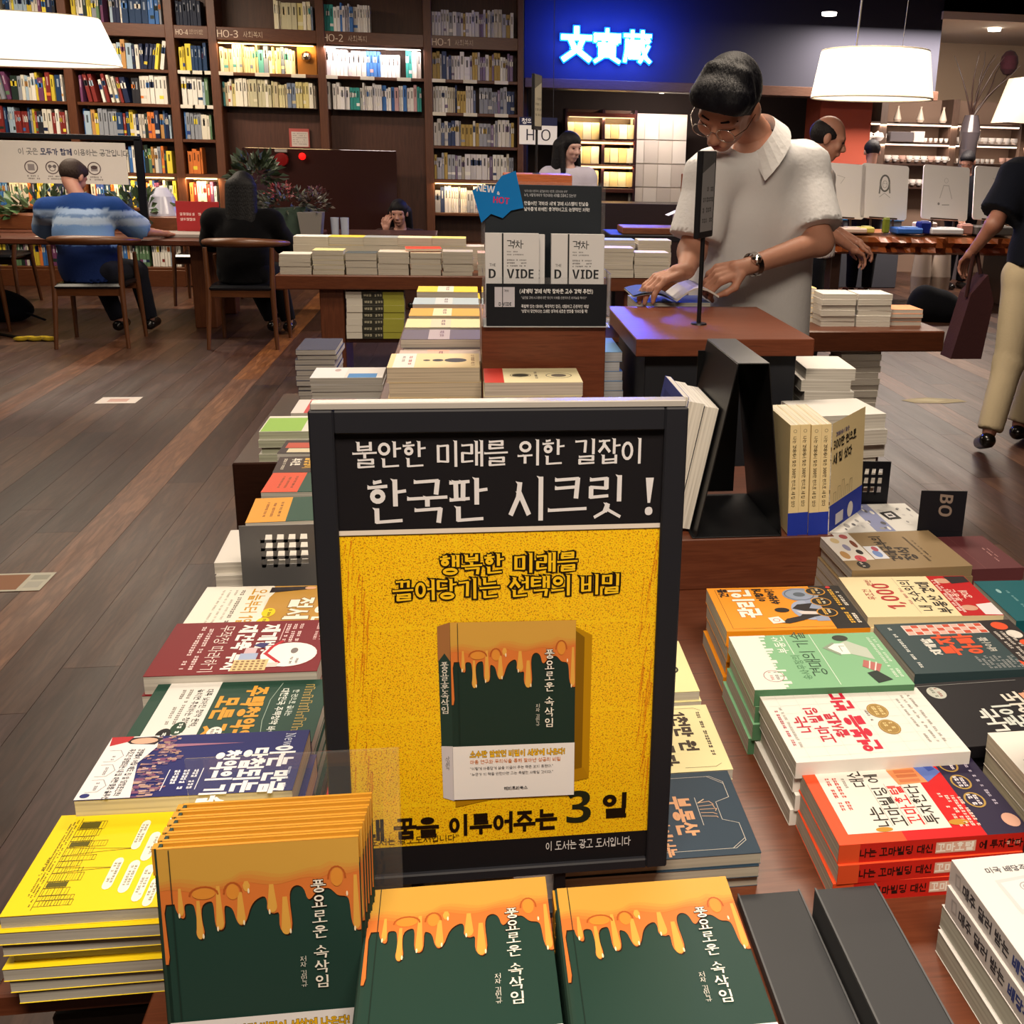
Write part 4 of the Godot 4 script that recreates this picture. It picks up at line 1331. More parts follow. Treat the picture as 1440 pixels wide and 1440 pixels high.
	for g in goods:
		mb = MB.new()
		var s: Vector3 = g[1]
		mb.box(Vector3(0, s.y / 2, 0), s, H(g[2]), 0.012)
		mb.box(Vector3(s.x * 0.1, s.y + 0.004, 0), Vector3(s.x * 0.5, 0.008, s.z * 0.6), H(g[2]).lightened(0.35), 0.002)
		var o := one(g[0], mb, mat("print"), g[4] + " lying on the live-edge table", "goods")
		o.position = W(g[3], 0.74, 9.72 if g[0] != "sketch_roll" else 9.95)
	# blue box and stools under and behind the boards
	mb = MB.new()
	mb.box(W(4.62, 0.95, 11.2), Vector3(0.75, 0.36, 0.3), H("3a86c8"), 0.01)
	mb.box(W(4.62, 0.39, 11.2), Vector3(0.7, 0.78, 0.28), H("4a4c54"), 0.01)
	one("blue_cooler", mb, mat("print"), "sky-blue cooler box on a grey stand behind the drawing boards", "box")
	for x in [5.05, 5.28]:
		mb = MB.new()
		mb.lathe(W(x, 0, 10.6), [Vector2(0, 0), Vector2(0.1, 0), Vector2(0.11, 0.2), Vector2(0.09, 0.45), Vector2(0, 0.45)], 14, H("a89a8e"))
		one("ceramic_stool", mb, mat("gloss"), "pale round ceramic stool under the live-edge table", "stool", "stools under the live-edge table")

# ---------------------------------------------------------------- reading table, chairs, plants
func make_chair(label: String, at: Vector3, turn: float) -> void:
	# origin at the middle of the seat on the floor; the back is towards +z
	var t := thing("armchair", label, "chair", at, turn, "elbow chairs at the reading table")
	var wood := H("5f3a20")
	for s in [-1, 1]:
		var mb := MB.new()
		mb.tube([Vector3(s * 0.245, 0, 0.25), Vector3(s * 0.225, 0.43, 0.2), Vector3(s * 0.235, 0.74, 0.19)], [0.014, 0.021, 0.016], 8, wood)
		part(t, "leg", mb.mesh(), mat("wood_up"))
		mb = MB.new()
		mb.tube([Vector3(s * 0.25, 0, -0.23), Vector3(s * 0.235, 0.43, -0.2), Vector3(s * 0.25, 0.66, -0.12)], [0.014, 0.021, 0.014], 8, wood)
		part(t, "leg", mb.mesh(), mat("wood_up"))
	var sm := MB.new()
	sm.box(Vector3(0, 0.445, 0), Vector3(0.47, 0.045, 0.44), H("16171b"), 0.018)
	part(t, "seat", sm.mesh(), mat("gloss"))
	for z in [0.2, -0.2]:
		var rl := MB.new()
		rl.box(Vector3(0, 0.405, z), Vector3(0.45, 0.05, 0.025), wood, 0.004)
		part(t, "seat_rail", rl.mesh(), mat("wood"))
	# steam-bent top rail that turns into the arms
	var pts := []
	var rad := []
	for i in 17:
		var a := PI * (i / 16.0)
		pts.append(Vector3(cos(a) * 0.3, 0.75 + sin(a) * 0.03, -0.1 + sin(a) * 0.34))
		rad.append(0.016 + sin(a) * 0.019)
	var tr := MB.new()
	tr.tube(pts, rad, 8, wood.lightened(0.04), 1.0)
	part(t, "top_rail", tr.mesh(), mat("wood"))

func leaf_bunch(parent: Node3D, called: String, at: Vector3, r: Vector3, n: int, col: Color, sd: int, size := 0.06) -> void:
	var g := RandomNumberGenerator.new()
	g.seed = sd
	var mb := MB.new()
	for i in n:
		var dir := Vector3(g.randf_range(-1, 1), g.randf_range(-0.3, 1), g.randf_range(-1, 1)).normalized()
		var p := at + dir * r * g.randf_range(0.4, 1.0)
		var side := dir.cross(Vector3(g.randf_range(-1, 1), g.randf_range(-1, 1), g.randf_range(-1, 1))).normalized()
		var l := size * g.randf_range(0.7, 1.3)
		var c := col.lightened(g.randf_range(0.0, 0.2)) if g.randf() > 0.4 else col.darkened(g.randf_range(0, 0.35))
		var tip := p + dir * l
		var nrm := side.cross(dir) * l * 0.12
		mb.tri(p, p + dir * l * 0.5 + side * l * 0.28 + nrm, tip, c)
		mb.tri(p, tip, p + dir * l * 0.5 - side * l * 0.28 + nrm, c)
	var o := part(parent, called, mb.mesh(), mat("leaf"))
	o.set_meta("kind", "stuff")

func reading_corner() -> void:
	# long reading table
	var t := thing("reading_table", "long dark wooden reading table where people sit with their backs turned", "table", W(-3.6, 0, 8.75))
	var mb := MB.new()
	mb.box(Vector3(0, 0.705, 0), Vector3(4.7, 0.05, 1.15), H("5a3324"), 0.008)
	part(t, "tabletop", mb.mesh(), mat("wood"))
	for x in [-2.0, 1.48]:
		mb = MB.new()
		mb.box(Vector3(x, 0.34, 0.3), Vector3(0.17, 0.68, 0.16), H("6a3d22"), 0.006)
		part(t, "leg", mb.mesh(), mat("wood_up"))
		mb = MB.new()
		mb.box(Vector3(x, 0.34, -0.4), Vector3(0.17, 0.68, 0.16), H("6a3d22"), 0.006)
		part(t, "leg", mb.mesh(), mat("wood_up"))
	# raised divider box along the middle, with planting
	var dv := thing("planter_divider", "low wooden divider box with plants along the reading table", "planter", W(-3.75, 0.73, 9.05))
	mb = MB.new()
	mb.box(Vector3(0, 0.06, 0), Vector3(4.4, 0.12, 0.26), H("7a4a2e"), 0.006)
	part(dv, "trough", mb.mesh(), mat("wood"))
	leaf_bunch(dv, "leaves", Vector3(0.2, 0.14, 0.0), Vector3(0.55, 0.2, 0.15), 190, H("3f5a34"), 3, 0.1)
	leaf_bunch(dv, "leaves", Vector3(0.95, 0.14, 0.0), Vector3(0.28, 0.22, 0.15), 110, H("51684a"), 4, 0.1)
	# black frame with the notice banner
	var fr := thing("banner_frame", "black metal frame standing on the reading table", "frame", W(-3.7, 0.73, 8.8))
	mb = MB.new()
	mb.box(Vector3(-0.2, 0.755, 0), Vector3(2.55, 0.04, 0.035), H("15171f"), 0.003)
	part(fr, "top_bar", mb.mesh(), mat("metal"))
	for x in [1.05, -1.45]:
		mb = MB.new()
		mb.box(Vector3(x, 0.375, 0), Vector3(0.06, 0.75, 0.035), H("15171f"), 0.003)
		part(fr, "post", mb.mesh(), mat("metal"))
		mb = MB.new()
		mb.lathe(Vector3(x, 0, 0), [Vector2(0, 0.02), Vector2(0.11, 0.015), Vector2(0.12, 0), Vector2(0, 0)], 16, H("15171f"))
		part(fr, "foot", mb.mesh(), mat("metal"))
	var bn := thing("notice_banner", "white banner with Korean heading and four round pictograms hung from the black frame", "banner", W(-3.72, 1.44, 8.77))
	mb = MB.new()
	mb.box(Vector3(0, -0.16, 0), Vector3(1.96, 0.33, 0.008), H("cfc9c4"), 0.001)
	part(bn, "sheet", mb.mesh(), mat("paper"))
	mb = MB.new()
	mb.plane(Vector3(-0.98, 0.0, 0.005), Vector3.RIGHT, Vector3.DOWN)
	var e := text(mb, "이 곳은 ", 1140, 50, 52, H("44464c"), {"th": 0.09, "gap": 0.0, "squeeze": 0.86})
	e = text(mb, "모두가 함께 ", e, 50, 52, H("2c3358"), {"th": 0.15, "gap": 0.0, "squeeze": 0.86})
	text(mb, "이용하는 공간입니다.", e, 50, 52, H("44464c"), {"th": 0.09, "gap": 0.0, "squeeze": 0.86})
	for k in 4:
		var cx := 1165.0 + k * 160
		mb.pring(cx + 60, 200, 48, 48, 8, H("5a4a4c")); mb.lay(1)
		if k == 0: mb.prect(cx + 35, 175, cx + 85, 225, H("8a8284"))
		elif k == 1:
			mb.pell(cx + 42, 190, 14, 14, H("6a6264")); mb.pell(cx + 78, 190, 14, 14, H("6a6264")); mb.pring(cx + 60, 208, 22, 18, 6, H("6a6264"))
		elif k == 2:
			mb.pell(cx + 60, 202, 22, 18, H("4a3436"))
			for q in 6: mb.pline([Vector2(cx + 60, 202), Vector2(cx + 60 + cos(q * 1.05) * 36, 202 + sin(q * 1.05) * 34)], 5, H("4a3436"))
		else:
			mb.prect(cx + 34, 182, cx + 86, 222, H("8a8284")); mb.lay(2); mb.pell(cx + 60, 192, 26, 16, H("4a3a3c"))
		mb.lay(1)
		mb.pdash(cx + 22, 262, 84, 14, H("77706e"), k + 2); mb.pdash(cx + 14, 282, 104, 14, H("77706e"), k + 9); mb.lay(0)
	part(bn, "banner_print", mb.mesh(), mat("paper"))
	# white domed table lamp
	var lp := thing("desk_lamp", "grey-white domed lamp on the reading table behind the black post", "lamp", W(-2.6, 0.73, 9.15))
	mb = MB.new()
	mb.lathe(Vector3.ZERO, [Vector2(0.0, 0.36), Vector2(0.05, 0.35), Vector2(0.1, 0.28), Vector2(0.15, 0.14), Vector2(0.17, 0.05), Vector2(0.165, 0.05), Vector2(0.0, 0.1)], 18, H("b5b6c8"))
	part(lp, "shade", mb.mesh(), mat("gloss"))
	mb = MB.new()
	mb.lathe(Vector3.ZERO, [Vector2(0, 0.06), Vector2(0.04, 0.06), Vector2(0.16, 0.012), Vector2(0.17, 0), Vector2(0, 0)], 18, H("88888c"))
	part(lp, "base", mb.mesh(), mat("gloss"))
	# red card
	var rc := thing("notice_card", "red notice card standing on the reading table beside the black-haired woman", "card", W(-2.18, 0.73, 8.62), -0.1)
	mb = MB.new()
	mb.box(Vector3(0, 0.14, 0), Vector3(0.35, 0.26, 0.006), H("9c2e30"), 0.001)
	part(rc, "card", mb.mesh(), mat("print"))
	mb = MB.new()
	mb.plane(Vector3(-0.175, 0.27, 0.0035), Vector3.RIGHT, Vector3.DOWN)
	mb.pdash(30, 90, 180, 26, H("d8b4b0"), 5); mb.pdash(30, 132, 220, 26, H("d8b4b0"), 6)
	part(rc, "card_print", mb.mesh(), mat("print"))
	mb = MB.new()
	mb.box(Vector3(0, 0.008, -0.03), Vector3(0.3, 0.016, 0.12), H("7a2a2c"), 0.002)
	part(rc, "foot", mb.mesh(), mat("print"))
	# open paper and small things on the table
	mb = MB.new()
	mb.plane(W(-3.32, 0.732, 8.55), Vector3.RIGHT, Vector3.BACK)
	mb.prect(0, 0, 220, 280, H("b9b2aa"))
	one("paper_sheet", mb, mat("paper"), "loose sheet of paper on the table at the blue-shirted man's left", "paper")
	mb = MB.new()
	mb.box(W(-2.28, 0.745, 8.5), Vector3(0.5, 0.03, 0.3), H("8f8580"), 0.004)
	one("open_book", mb, mat("paper"), "grey open book under the blue-shirted man's right hand", "book")
	for c in [[-2.72, 7.76, 0.05], [-1.64, 7.72, -0.02], [-4.2, 9.6, PI]]:
		make_chair(["dark wooden elbow chair that the man in the blue striped shirt sits on", "dark wooden elbow chair that the woman in black sits on", "dark wooden elbow chair seen under the far end of the reading table"][[-2.72, -1.64, -4.2].find(c[0])], W(c[0], 0, c[1]), c[2])
	make_chair("empty dark elbow chair between the blue-shirted man and the woman in black", W(-2.42, 0, 9.75), PI)
	make_chair("dark elbow chair cut by the picture edge beside the black backpack", W(-3.78, 0, 7.95), 0.1)
	# flowers and plants beyond the woman in black
	var pl := thing("flower_trough", "grey-green trough of dark leaves and red flowers beyond the woman in black", "planter", W(-1.5, 0.73, 8.72))
	mb = MB.new()
	mb.prism(PackedVector2Array([Vector2(-0.34, 0.2), Vector2(0.18, 0.24), Vector2(0.12, 0.0), Vector2(-0.2, 0.0)]), -0.1, 0.1, H("35443c"))
	part(pl, "trough", mb.mesh(), mat("print"))
	leaf_bunch(pl, "leaves", Vector3(0.0, 0.24, 0.0), Vector3(0.3, 0.14, 0.12), 150, H("3a3f34"), 8, 0.07)
	leaf_bunch(pl, "red_flowers", Vector3(-0.02, 0.34, 0.05), Vector3(0.13, 0.09, 0.08), 140, H("6c1a1e"), 9, 0.03)
	leaf_bunch(pl, "red_flowers", Vector3(0.26, 0.34, 0.03), Vector3(0.1, 0.08, 0.08), 90, H("4e2024"), 10, 0.03)
	var gp := thing("grey_planter", "square grey planter with dry flowers beside the red flowers", "planter", W(-1.28, 0.73, 8.62))
	mb = MB.new()
	mb.prism(PackedVector2Array([Vector2(-0.1, 0.2), Vector2(0.1, 0.2), Vector2(0.075, 0.0), Vector2(-0.075, 0.0)]), -0.09, 0.09, H("6a6662"))
	part(gp, "pot", mb.mesh(), mat("paper"))
	leaf_bunch(gp, "dry_leaves", Vector3(0.02, 0.26, 0), Vector3(0.14, 0.12, 0.1), 110, H("40342e"), 12, 0.04)
	var pp := thing("potted_palm", "green fern in a pot behind the woman in black's head", "plant", W(-1.8, 0.73, 9.0))
	mb = MB.new()
	mb.lathe(Vector3.ZERO, [Vector2(0, 0), Vector2(0.09, 0), Vector2(0.12, 0.26), Vector2(0.1, 0.26), Vector2(0, 0.22)], 16, H("4a4640"))
	part(pp, "pot", mb.mesh(), mat("paper"))
	leaf_bunch(pp, "leaves", Vector3(0.02, 0.46, 0), Vector3(0.2, 0.2, 0.18), 190, H("22301c"), 14, 0.085)
	# cup with a dark drink and glasses
	var gl := thing("water_glasses", "two small glasses on a tray beyond the book stacks", "glass", W(-1.05, 0.73, 8.6))
	for s in [-0.04, 0.04]:
		mb = MB.new()
		mb.lathe(Vector3(s, 0, 0), [Vector2(0, 0), Vector2(0.03, 0), Vector2(0.036, 0.16), Vector2(0.032, 0.16), Vector2(0.027, 0.01), Vector2(0, 0.01)], 12, H("9aa0b0"))
		part(gl, "glass", mb.mesh(), mat("gloss"))
	# second table behind (where the woman at the mirror panel sits)
	var t2 := thing("side_table", "dark wooden table before the glossy wall panel", "table", W(-0.72, 0, 9.2))
	mb = MB.new()
	mb.box(Vector3(0, 0.7, 0), Vector3(0.9, 0.05, 0.5), H("4a2c24"), 0.006)
	part(t2, "tabletop", mb.mesh(), mat("wood"))
	mb = MB.new()
	mb.box(Vector3(0, 0.34, -0.2), Vector3(0.85, 0.67, 0.06), H("45291f"), 0.004)
	part(t2, "panel_leg", mb.mesh(), mat("wood"))

# ---------------------------------------------------------------- middle tables with stacks
func plain_cover(col: String, pages := "d8d2c4", t := 0.025) -> Dictionary:
	return {"id": col, "cover": H(col), "page": H(pages), "t": t}

func stripes(mb: MB, a: String, b: String) -> void:
	mb.prect(0, 30, 152, 90, H(a)); mb.lay(1)
	mb.pdash(14, 46, 110, 20, H(b), 3)
	mb.prect(20, 130, 120, 138, H(b))

func middle_table() -> void:
	var t := thing("display_table", "wide brown display table of low book stacks in the middle of the shop", "table", W(0.12, 0, 6.75))
	var wood := H("6e3f28")
	var mb := MB.new()
	mb.box(Vector3(0, 0.65, 0), Vector3(2.6, 0.09, 0.8), wood, 0.006)
	part(t, "tabletop", mb.mesh(), mat("wood"))
	for x in [-0.975, 0.975]:
		mb = MB.new()
		mb.box(Vector3(x, 0.3, 0.12), Vector3(0.15, 0.6, 0.4), wood, 0.005)
		part(t, "leg", mb.mesh(), mat("wood_up"))
	mb = MB.new()
	mb.box(Vector3(0, 0.265, 0.0), Vector3(1.8, 0.03, 0.6), H("5a3524"), 0.004)
	part(t, "lower_shelf", mb.mesh(), mat("wood"))
	var fr := [["cfc9c0", 5, 0.025], ["d0c58c", 5, 0.03], ["4a5050", 3, 0.045], ["c2b8a8", 4, 0.036], ["b8a890", 4, 0.035], ["b0a89e", 6, 0.025], ["c8a49a", 4, 0.036]]
	var x := -1.06
	for k in 7:
		var q: Array = fr[k]
		pile("stacked_book", plain_cover(q[0], "c9c2b4", q[2]).merged({"h": 0.19 if k < 6 else 0.15}), q[1], x, 0.695, 6.46, -90, "pale book topping front-row stack %s counted from the woman in black" % ["one", "two", "three", "four", "five", "six", "seven"][k], "pale thick book in a front-row stack of the middle table", "front row of stacks on the middle table", 0.004)
		x += 0.2
	var bk := [[-1.0, "d8d4cc", 8], [-0.78, "e0c04a", 8], [-0.56, "8f9494", 8], [-0.34, "d8cfb0", 8], [-0.12, "ddd07a", 8], [0.0, "c8c0b8", 7]]
	var cw := ["whitish", "yellow", "grey", "cream", "light yellow", "beige"]
	for k in 6:
		pile("stacked_book", plain_cover(bk[k][1], "d6d0c0", 0.052), bk[k][2] / 2, bk[k][0], 0.695, 6.75, -90, "%s book on top of a back-row stack of the middle table" % cw[k], "pale book in a back-row stack of the middle table", "back row of stacks on the middle table", 0.004)
	var o := make_book("paperback", plain_cover("d2452e", "d8c8b8", 0.016))
	o.position = W(-0.28, 0.84, 6.52); o.rotation.y = -PI / 2 + 0.1
	tag(o, "red-orange book laid across the front row of stacks on the middle table", "book")
	# right end, lit blue by the sign
	var rg := [[0.95, 6.42, "c8c2c0", 7], [1.18, 6.42, "d8d0c8", 6], [1.0, 6.7, "9fb4d8", 8], [1.25, 6.7, "e4dcc8", 8], [0.72, 6.42, "b8b4b0", 7]]
	for k in rg.size():
		pile("stacked_book", plain_cover(rg[k][2], "c8c0b2", 0.027), rg[k][3], rg[k][0], 0.695, rg[k][1], -90, "%s book topping a stack at the shop-sign end of the middle table" % ["grey", "off-white", "pale blue", "cream", "dull grey"][k], "book in a stack at the middle table's sign end", "stacks at the sign end of the middle table", 0.004)
	# on the lower shelf: white, black and olive spines facing out
	var sp := {"id": "olive", "cover": H("dcd8cc"), "spine": H("dcd8cc"), "page": H("d8d2c4"), "t": 0.043, "w": 0.16, "h": 0.36, "spine_art": func(m: MB):
		m.prect(98, 0, 230, 43, H("3a3a34")); m.prect(230, 0, 360, 43, H("a5a544")); m.lay(1); m.pdash(110, 12, 110, 18, H("b8b49a"), 4)}
	pile("hardback", sp, 7, -0.585, 0.285, 6.48, 90, "topmost white, black and olive book under the middle table", "white, black and olive book below the middle table", "olive books under the middle table", 0.004)
	# table on the right, beyond the man in white
	var r := thing("display_table", "brown display table of book stacks at the right of the man in the white polo", "table", W(1.95, 0, 4.75))
	mb = MB.new()
	mb.box(Vector3(-0.1, 0.65, 0.05), Vector3(0.8, 0.1, 0.6), H("56301f"), 0.006)
	part(r, "tabletop", mb.mesh(), mat("wood"))
	for xx in [-0.42]:
		mb = MB.new()
		mb.box(Vector3(xx, 0.3, 0.05), Vector3(0.1, 0.6, 0.5), H("3c2118"), 0.005)
		part(r, "leg", mb.mesh(), mat("wood_up"))
	mb = MB.new()
	mb.box(Vector3(-0.12, 0.08, 0.1), Vector3(0.3, 0.16, 0.5), H("33201a"), 0.005)
	part(r, "plinth", mb.mesh(), mat("wood"))
	var rr := [[1.6, 4.72, "e4c07a", 7, 0.024], [1.76, 4.6, "b8b2ac", 6, 0.026], [1.94, 4.6, "c4c0ba", 6, 0.026], [2.11, 4.62, "d88a5c", 4, 0.02], [2.05, 4.85, "d88a70", 5, 0.024]]
	for k in rr.size():
		pile("table_book", plain_cover(rr[k][2], "c4beb4", rr[k][4]).merged({"h": 0.17}), rr[k][3], rr[k][0], 0.7, rr[k][1], -90, "%s book topping a stack right of the man in white" % ["light orange", "grey", "pale grey", "orange", "salmon"][k], "book stacked right of the man in white", "stacks right of the man in white", 0.004)
	pile("table_book", plain_cover("d0ccc4", "b8b2a8", 0.03).merged({"h": 0.2}), 15, 1.86, 0.16, 4.52, -90, "topmost white book of the tall pile below the right-hand table", "white book in the pile below the right-hand table", "tall pile below the right-hand table", 0.008)
	# tall dark cabinet with orange top and a small sign on a rod
	var c := thing("display_cabinet", "dark cabinet with an orange wooden top behind the acrylic book display", "cabinet", W(0.365, 0, 5.35))
	mb = MB.new()
	mb.box(Vector3(0, 0.65, 0), Vector3(0.32, 1.3, 0.28), H("1a1a24"), 0.004)
	part(c, "body", mb.mesh(), mat("print"))
	mb = MB.new()
	mb.box(Vector3(0, 1.335, 0.0), Vector3(0.345, 0.055, 0.3), H("c06a3c"), 0.004)
	part(c, "top", mb.mesh(), mat("wood"))
	rod_sign(W(0.36, 1.3625, 5.3), 0.23, 0.24, Vector2(0.16, 0.27), 1.25, "slim framed sign on a rod on the orange-topped cabinet", H("b5b09a"))

func rod_sign(at: Vector3, rod_h: float, tilt: float, size: Vector2, turn: float, label: String, face: Color) -> void:
	var s := thing("sign_stand", label, "sign", at)
	var mb := MB.new()
	mb.tube([Vector3.ZERO, Vector3(0, rod_h, 0)], 0.006, 8, H("2a2a2e"))
	part(s, "rod", mb.mesh(), mat("metal"))
	mb = MB.new()
	mb.lathe(Vector3.ZERO, [Vector2(0, 0.006), Vector2(0.02, 0.004), Vector2(0.022, 0), Vector2(0, 0)], 12, H("2a2a2e"))
	part(s, "foot", mb.mesh(), mat("metal"))
	mb = MB.new()
	mb.box(Vector3(0, size.y / 2 + rod_h - 0.01, 0), Vector3(size.x, size.y, 0.014), H("1c1c20"), 0.002)
	var f := part(s, "frame", mb.mesh(), mat("print"))
	f.rotation.y = turn
	for side in [1, -1]:
		mb = MB.new()
		mb.plane(Vector3(-side * size.x * 0.42, rod_h + size.y * 0.95, side * 0.0072), Vector3.RIGHT * side, Vector3.DOWN)
		mb.prect(0, 0, size.x * 840, size.y * 920, face); mb.lay(1)
		mb.ppoly([Vector2(0, size.y * 250), Vector2(size.x * 840, size.y * 120), Vector2(size.x * 840, 0), Vector2(0, 0)], face.darkened(0.45))
		for k in 4: mb.pdash(12, size.y * 400 + k * 26, size.x * 780, 14, face.darkened(0.4), k)
		part(f, "sign_sheet", mb.mesh(), mat("print"))

func lamps() -> void:
	# pendant at the right
	for k in 2:
		var right := k == 0
		var at := W(1.775, 1.74, 4.4) if right else W(-3.28, 1.955, 7.5)
		var t := thing("pendant_lamp", "glowing white tapered fabric pendant lamp above the right-hand table" if right else "long glowing white oval pendant lamp above the reading table", "lamp", at)
		var prof := [Vector2(0.26, 0.0), Vector2(0.262, 0.006), Vector2(0.232, 0.192), Vector2(0.228, 0.196)] if right else [Vector2(0.96, 0.0), Vector2(0.965, 0.006), Vector2(0.85, 0.296), Vector2(0.84, 0.3)]
		var mb := MB.new()
		mb.lathe(Vector3.ZERO, prof, 40, Color.WHITE, 1.0, 1.0 if right else 0.4)
		part(t, "shade", mb.mesh(), glow("lamp shade light", Color(1.0, 0.95, 0.86), 1.25 if right else 1.05))
		mb = MB.new()
		for y in [0.0, prof[3].y]:
			var pts := []
			var rr: float = prof[0].x if y == 0.0 else prof[3].x
			for i in 41: pts.append(Vector3(cos(TAU * i / 40.0) * rr, y, sin(TAU * i / 40.0) * rr * (1.0 if right else 0.4)))
			mb.tube(pts, 0.004, 5, H("e8dcc8"))
		part(t, "rim", mb.mesh(), mat("paper"))
		mb = MB.new()
		mb.lathe(Vector3.ZERO, [Vector2(0.0, 0.012), Vector2(prof[0].x - 0.012, 0.012)], 40, Color.WHITE, 1.0, 1.0 if right else 0.4)
		part(t, "diffuser", mb.mesh(), glow("lamp diffuser light", Color(1.0, 0.96, 0.9), 1.3))
		mb = MB.new()
		for x in ([-0.09, 0.12] if right else [-0.45, 0.3]):
			mb.tube([Vector3(x, prof[3].y, 0), Vector3(x + 0.02, prof[3].y + 0.5, 0), Vector3(x + 0.03, 3.3 - at.y, 0)], 0.0045 if x < 0 else 0.0015, 6, H("8a8884"))
		part(t, "cord", mb.mesh(), mat("metal"))
		mb = MB.new()
		for x in ([-0.1, 0.1] if right else [-0.4, 0.0, 0.4]):
			mb.ball(Vector3(x, 0.1, 0), Vector3(0.03, 0.035, 0.03), Color.WHITE, 8, 6)
		part(t, "bulbs", mb.mesh(), glow("lamp bulb", Color(1, 0.95, 0.85), 2.0))
		area_light("pendant_light_source", at - Vector3(0, 0.02, 0), Vector3.DOWN, Vector2(0.45, 0.45) if right else Vector2(1.7, 0.6), Color(1, 0.93, 0.82), 1.6 if right else 2.2)

# ---------------------------------------------------------------- the long front table
func front_table() -> void:
	var wood := H("6c3d29")
	var t := thing("display_table", "long reddish-brown front display table under the poster stand", "table", W(0.28, 0, 1.7))
	var mb := MB.new()
	mb.box(Vector3(0.06, TABLE - 0.0125, -0.06), Vector3(1.3, 0.025, 2.46), wood, 0.002)
	part(t, "tabletop", mb.mesh(), mat("wood"))
	mb = MB.new()
	mb.box(Vector3(-0.665, TABLE - 0.0125, -0.2), Vector3(0.15, 0.025, 2.12), wood, 0.002)
	part(t, "tabletop_wing", mb.mesh(), mat("wood"))
	mb = MB.new()
	mb.box(Vector3(0.05, 0.3375, -0.06), Vector3(1.2, 0.675, 2.36), H("4a2c20"), 0.004)
	part(t, "body", mb.mesh(), mat("wood_up"))
	mb = MB.new()
	mb.box(Vector3(-0.63, 0.32, -0.2), Vector3(0.15, 0.64, 2.06), H("55524e"), 0.004)
	part(t, "wing_body", mb.mesh(), mat("print"))
	# raised tier further back
	var r := thing("display_tier", "raised wooden tier carrying the taller stacks behind the poster", "plinth", W(0.06, 0, 3.1))
	mb = MB.new()
	mb.box(Vector3(-0.03, TABLE + 0.06, 0.5), Vector3(0.55, 0.12, 0.84), H("6e3f2c"), 0.004)
	part(r, "front_block", mb.mesh(), mat("wood"))
	mb = MB.new()
	mb.box(Vector3(-0.03, 0.41, -0.43), Vector3(0.55, 0.82, 1.0), H("6e3f2c"), 0.004)
	part(r, "rear_block", mb.mesh(), mat("wood"))
	var l := thing("low_plinth", "low dark plinth at the far left of the front display", "plinth", W(-0.45, 0, 3.5))
	mb = MB.new()
	mb.box(Vector3(-0.06, 0.265, 0.0), Vector3(0.44, 0.53, 0.9), H("40261c"), 0.004)
	part(l, "body", mb.mesh(), mat("wood"))

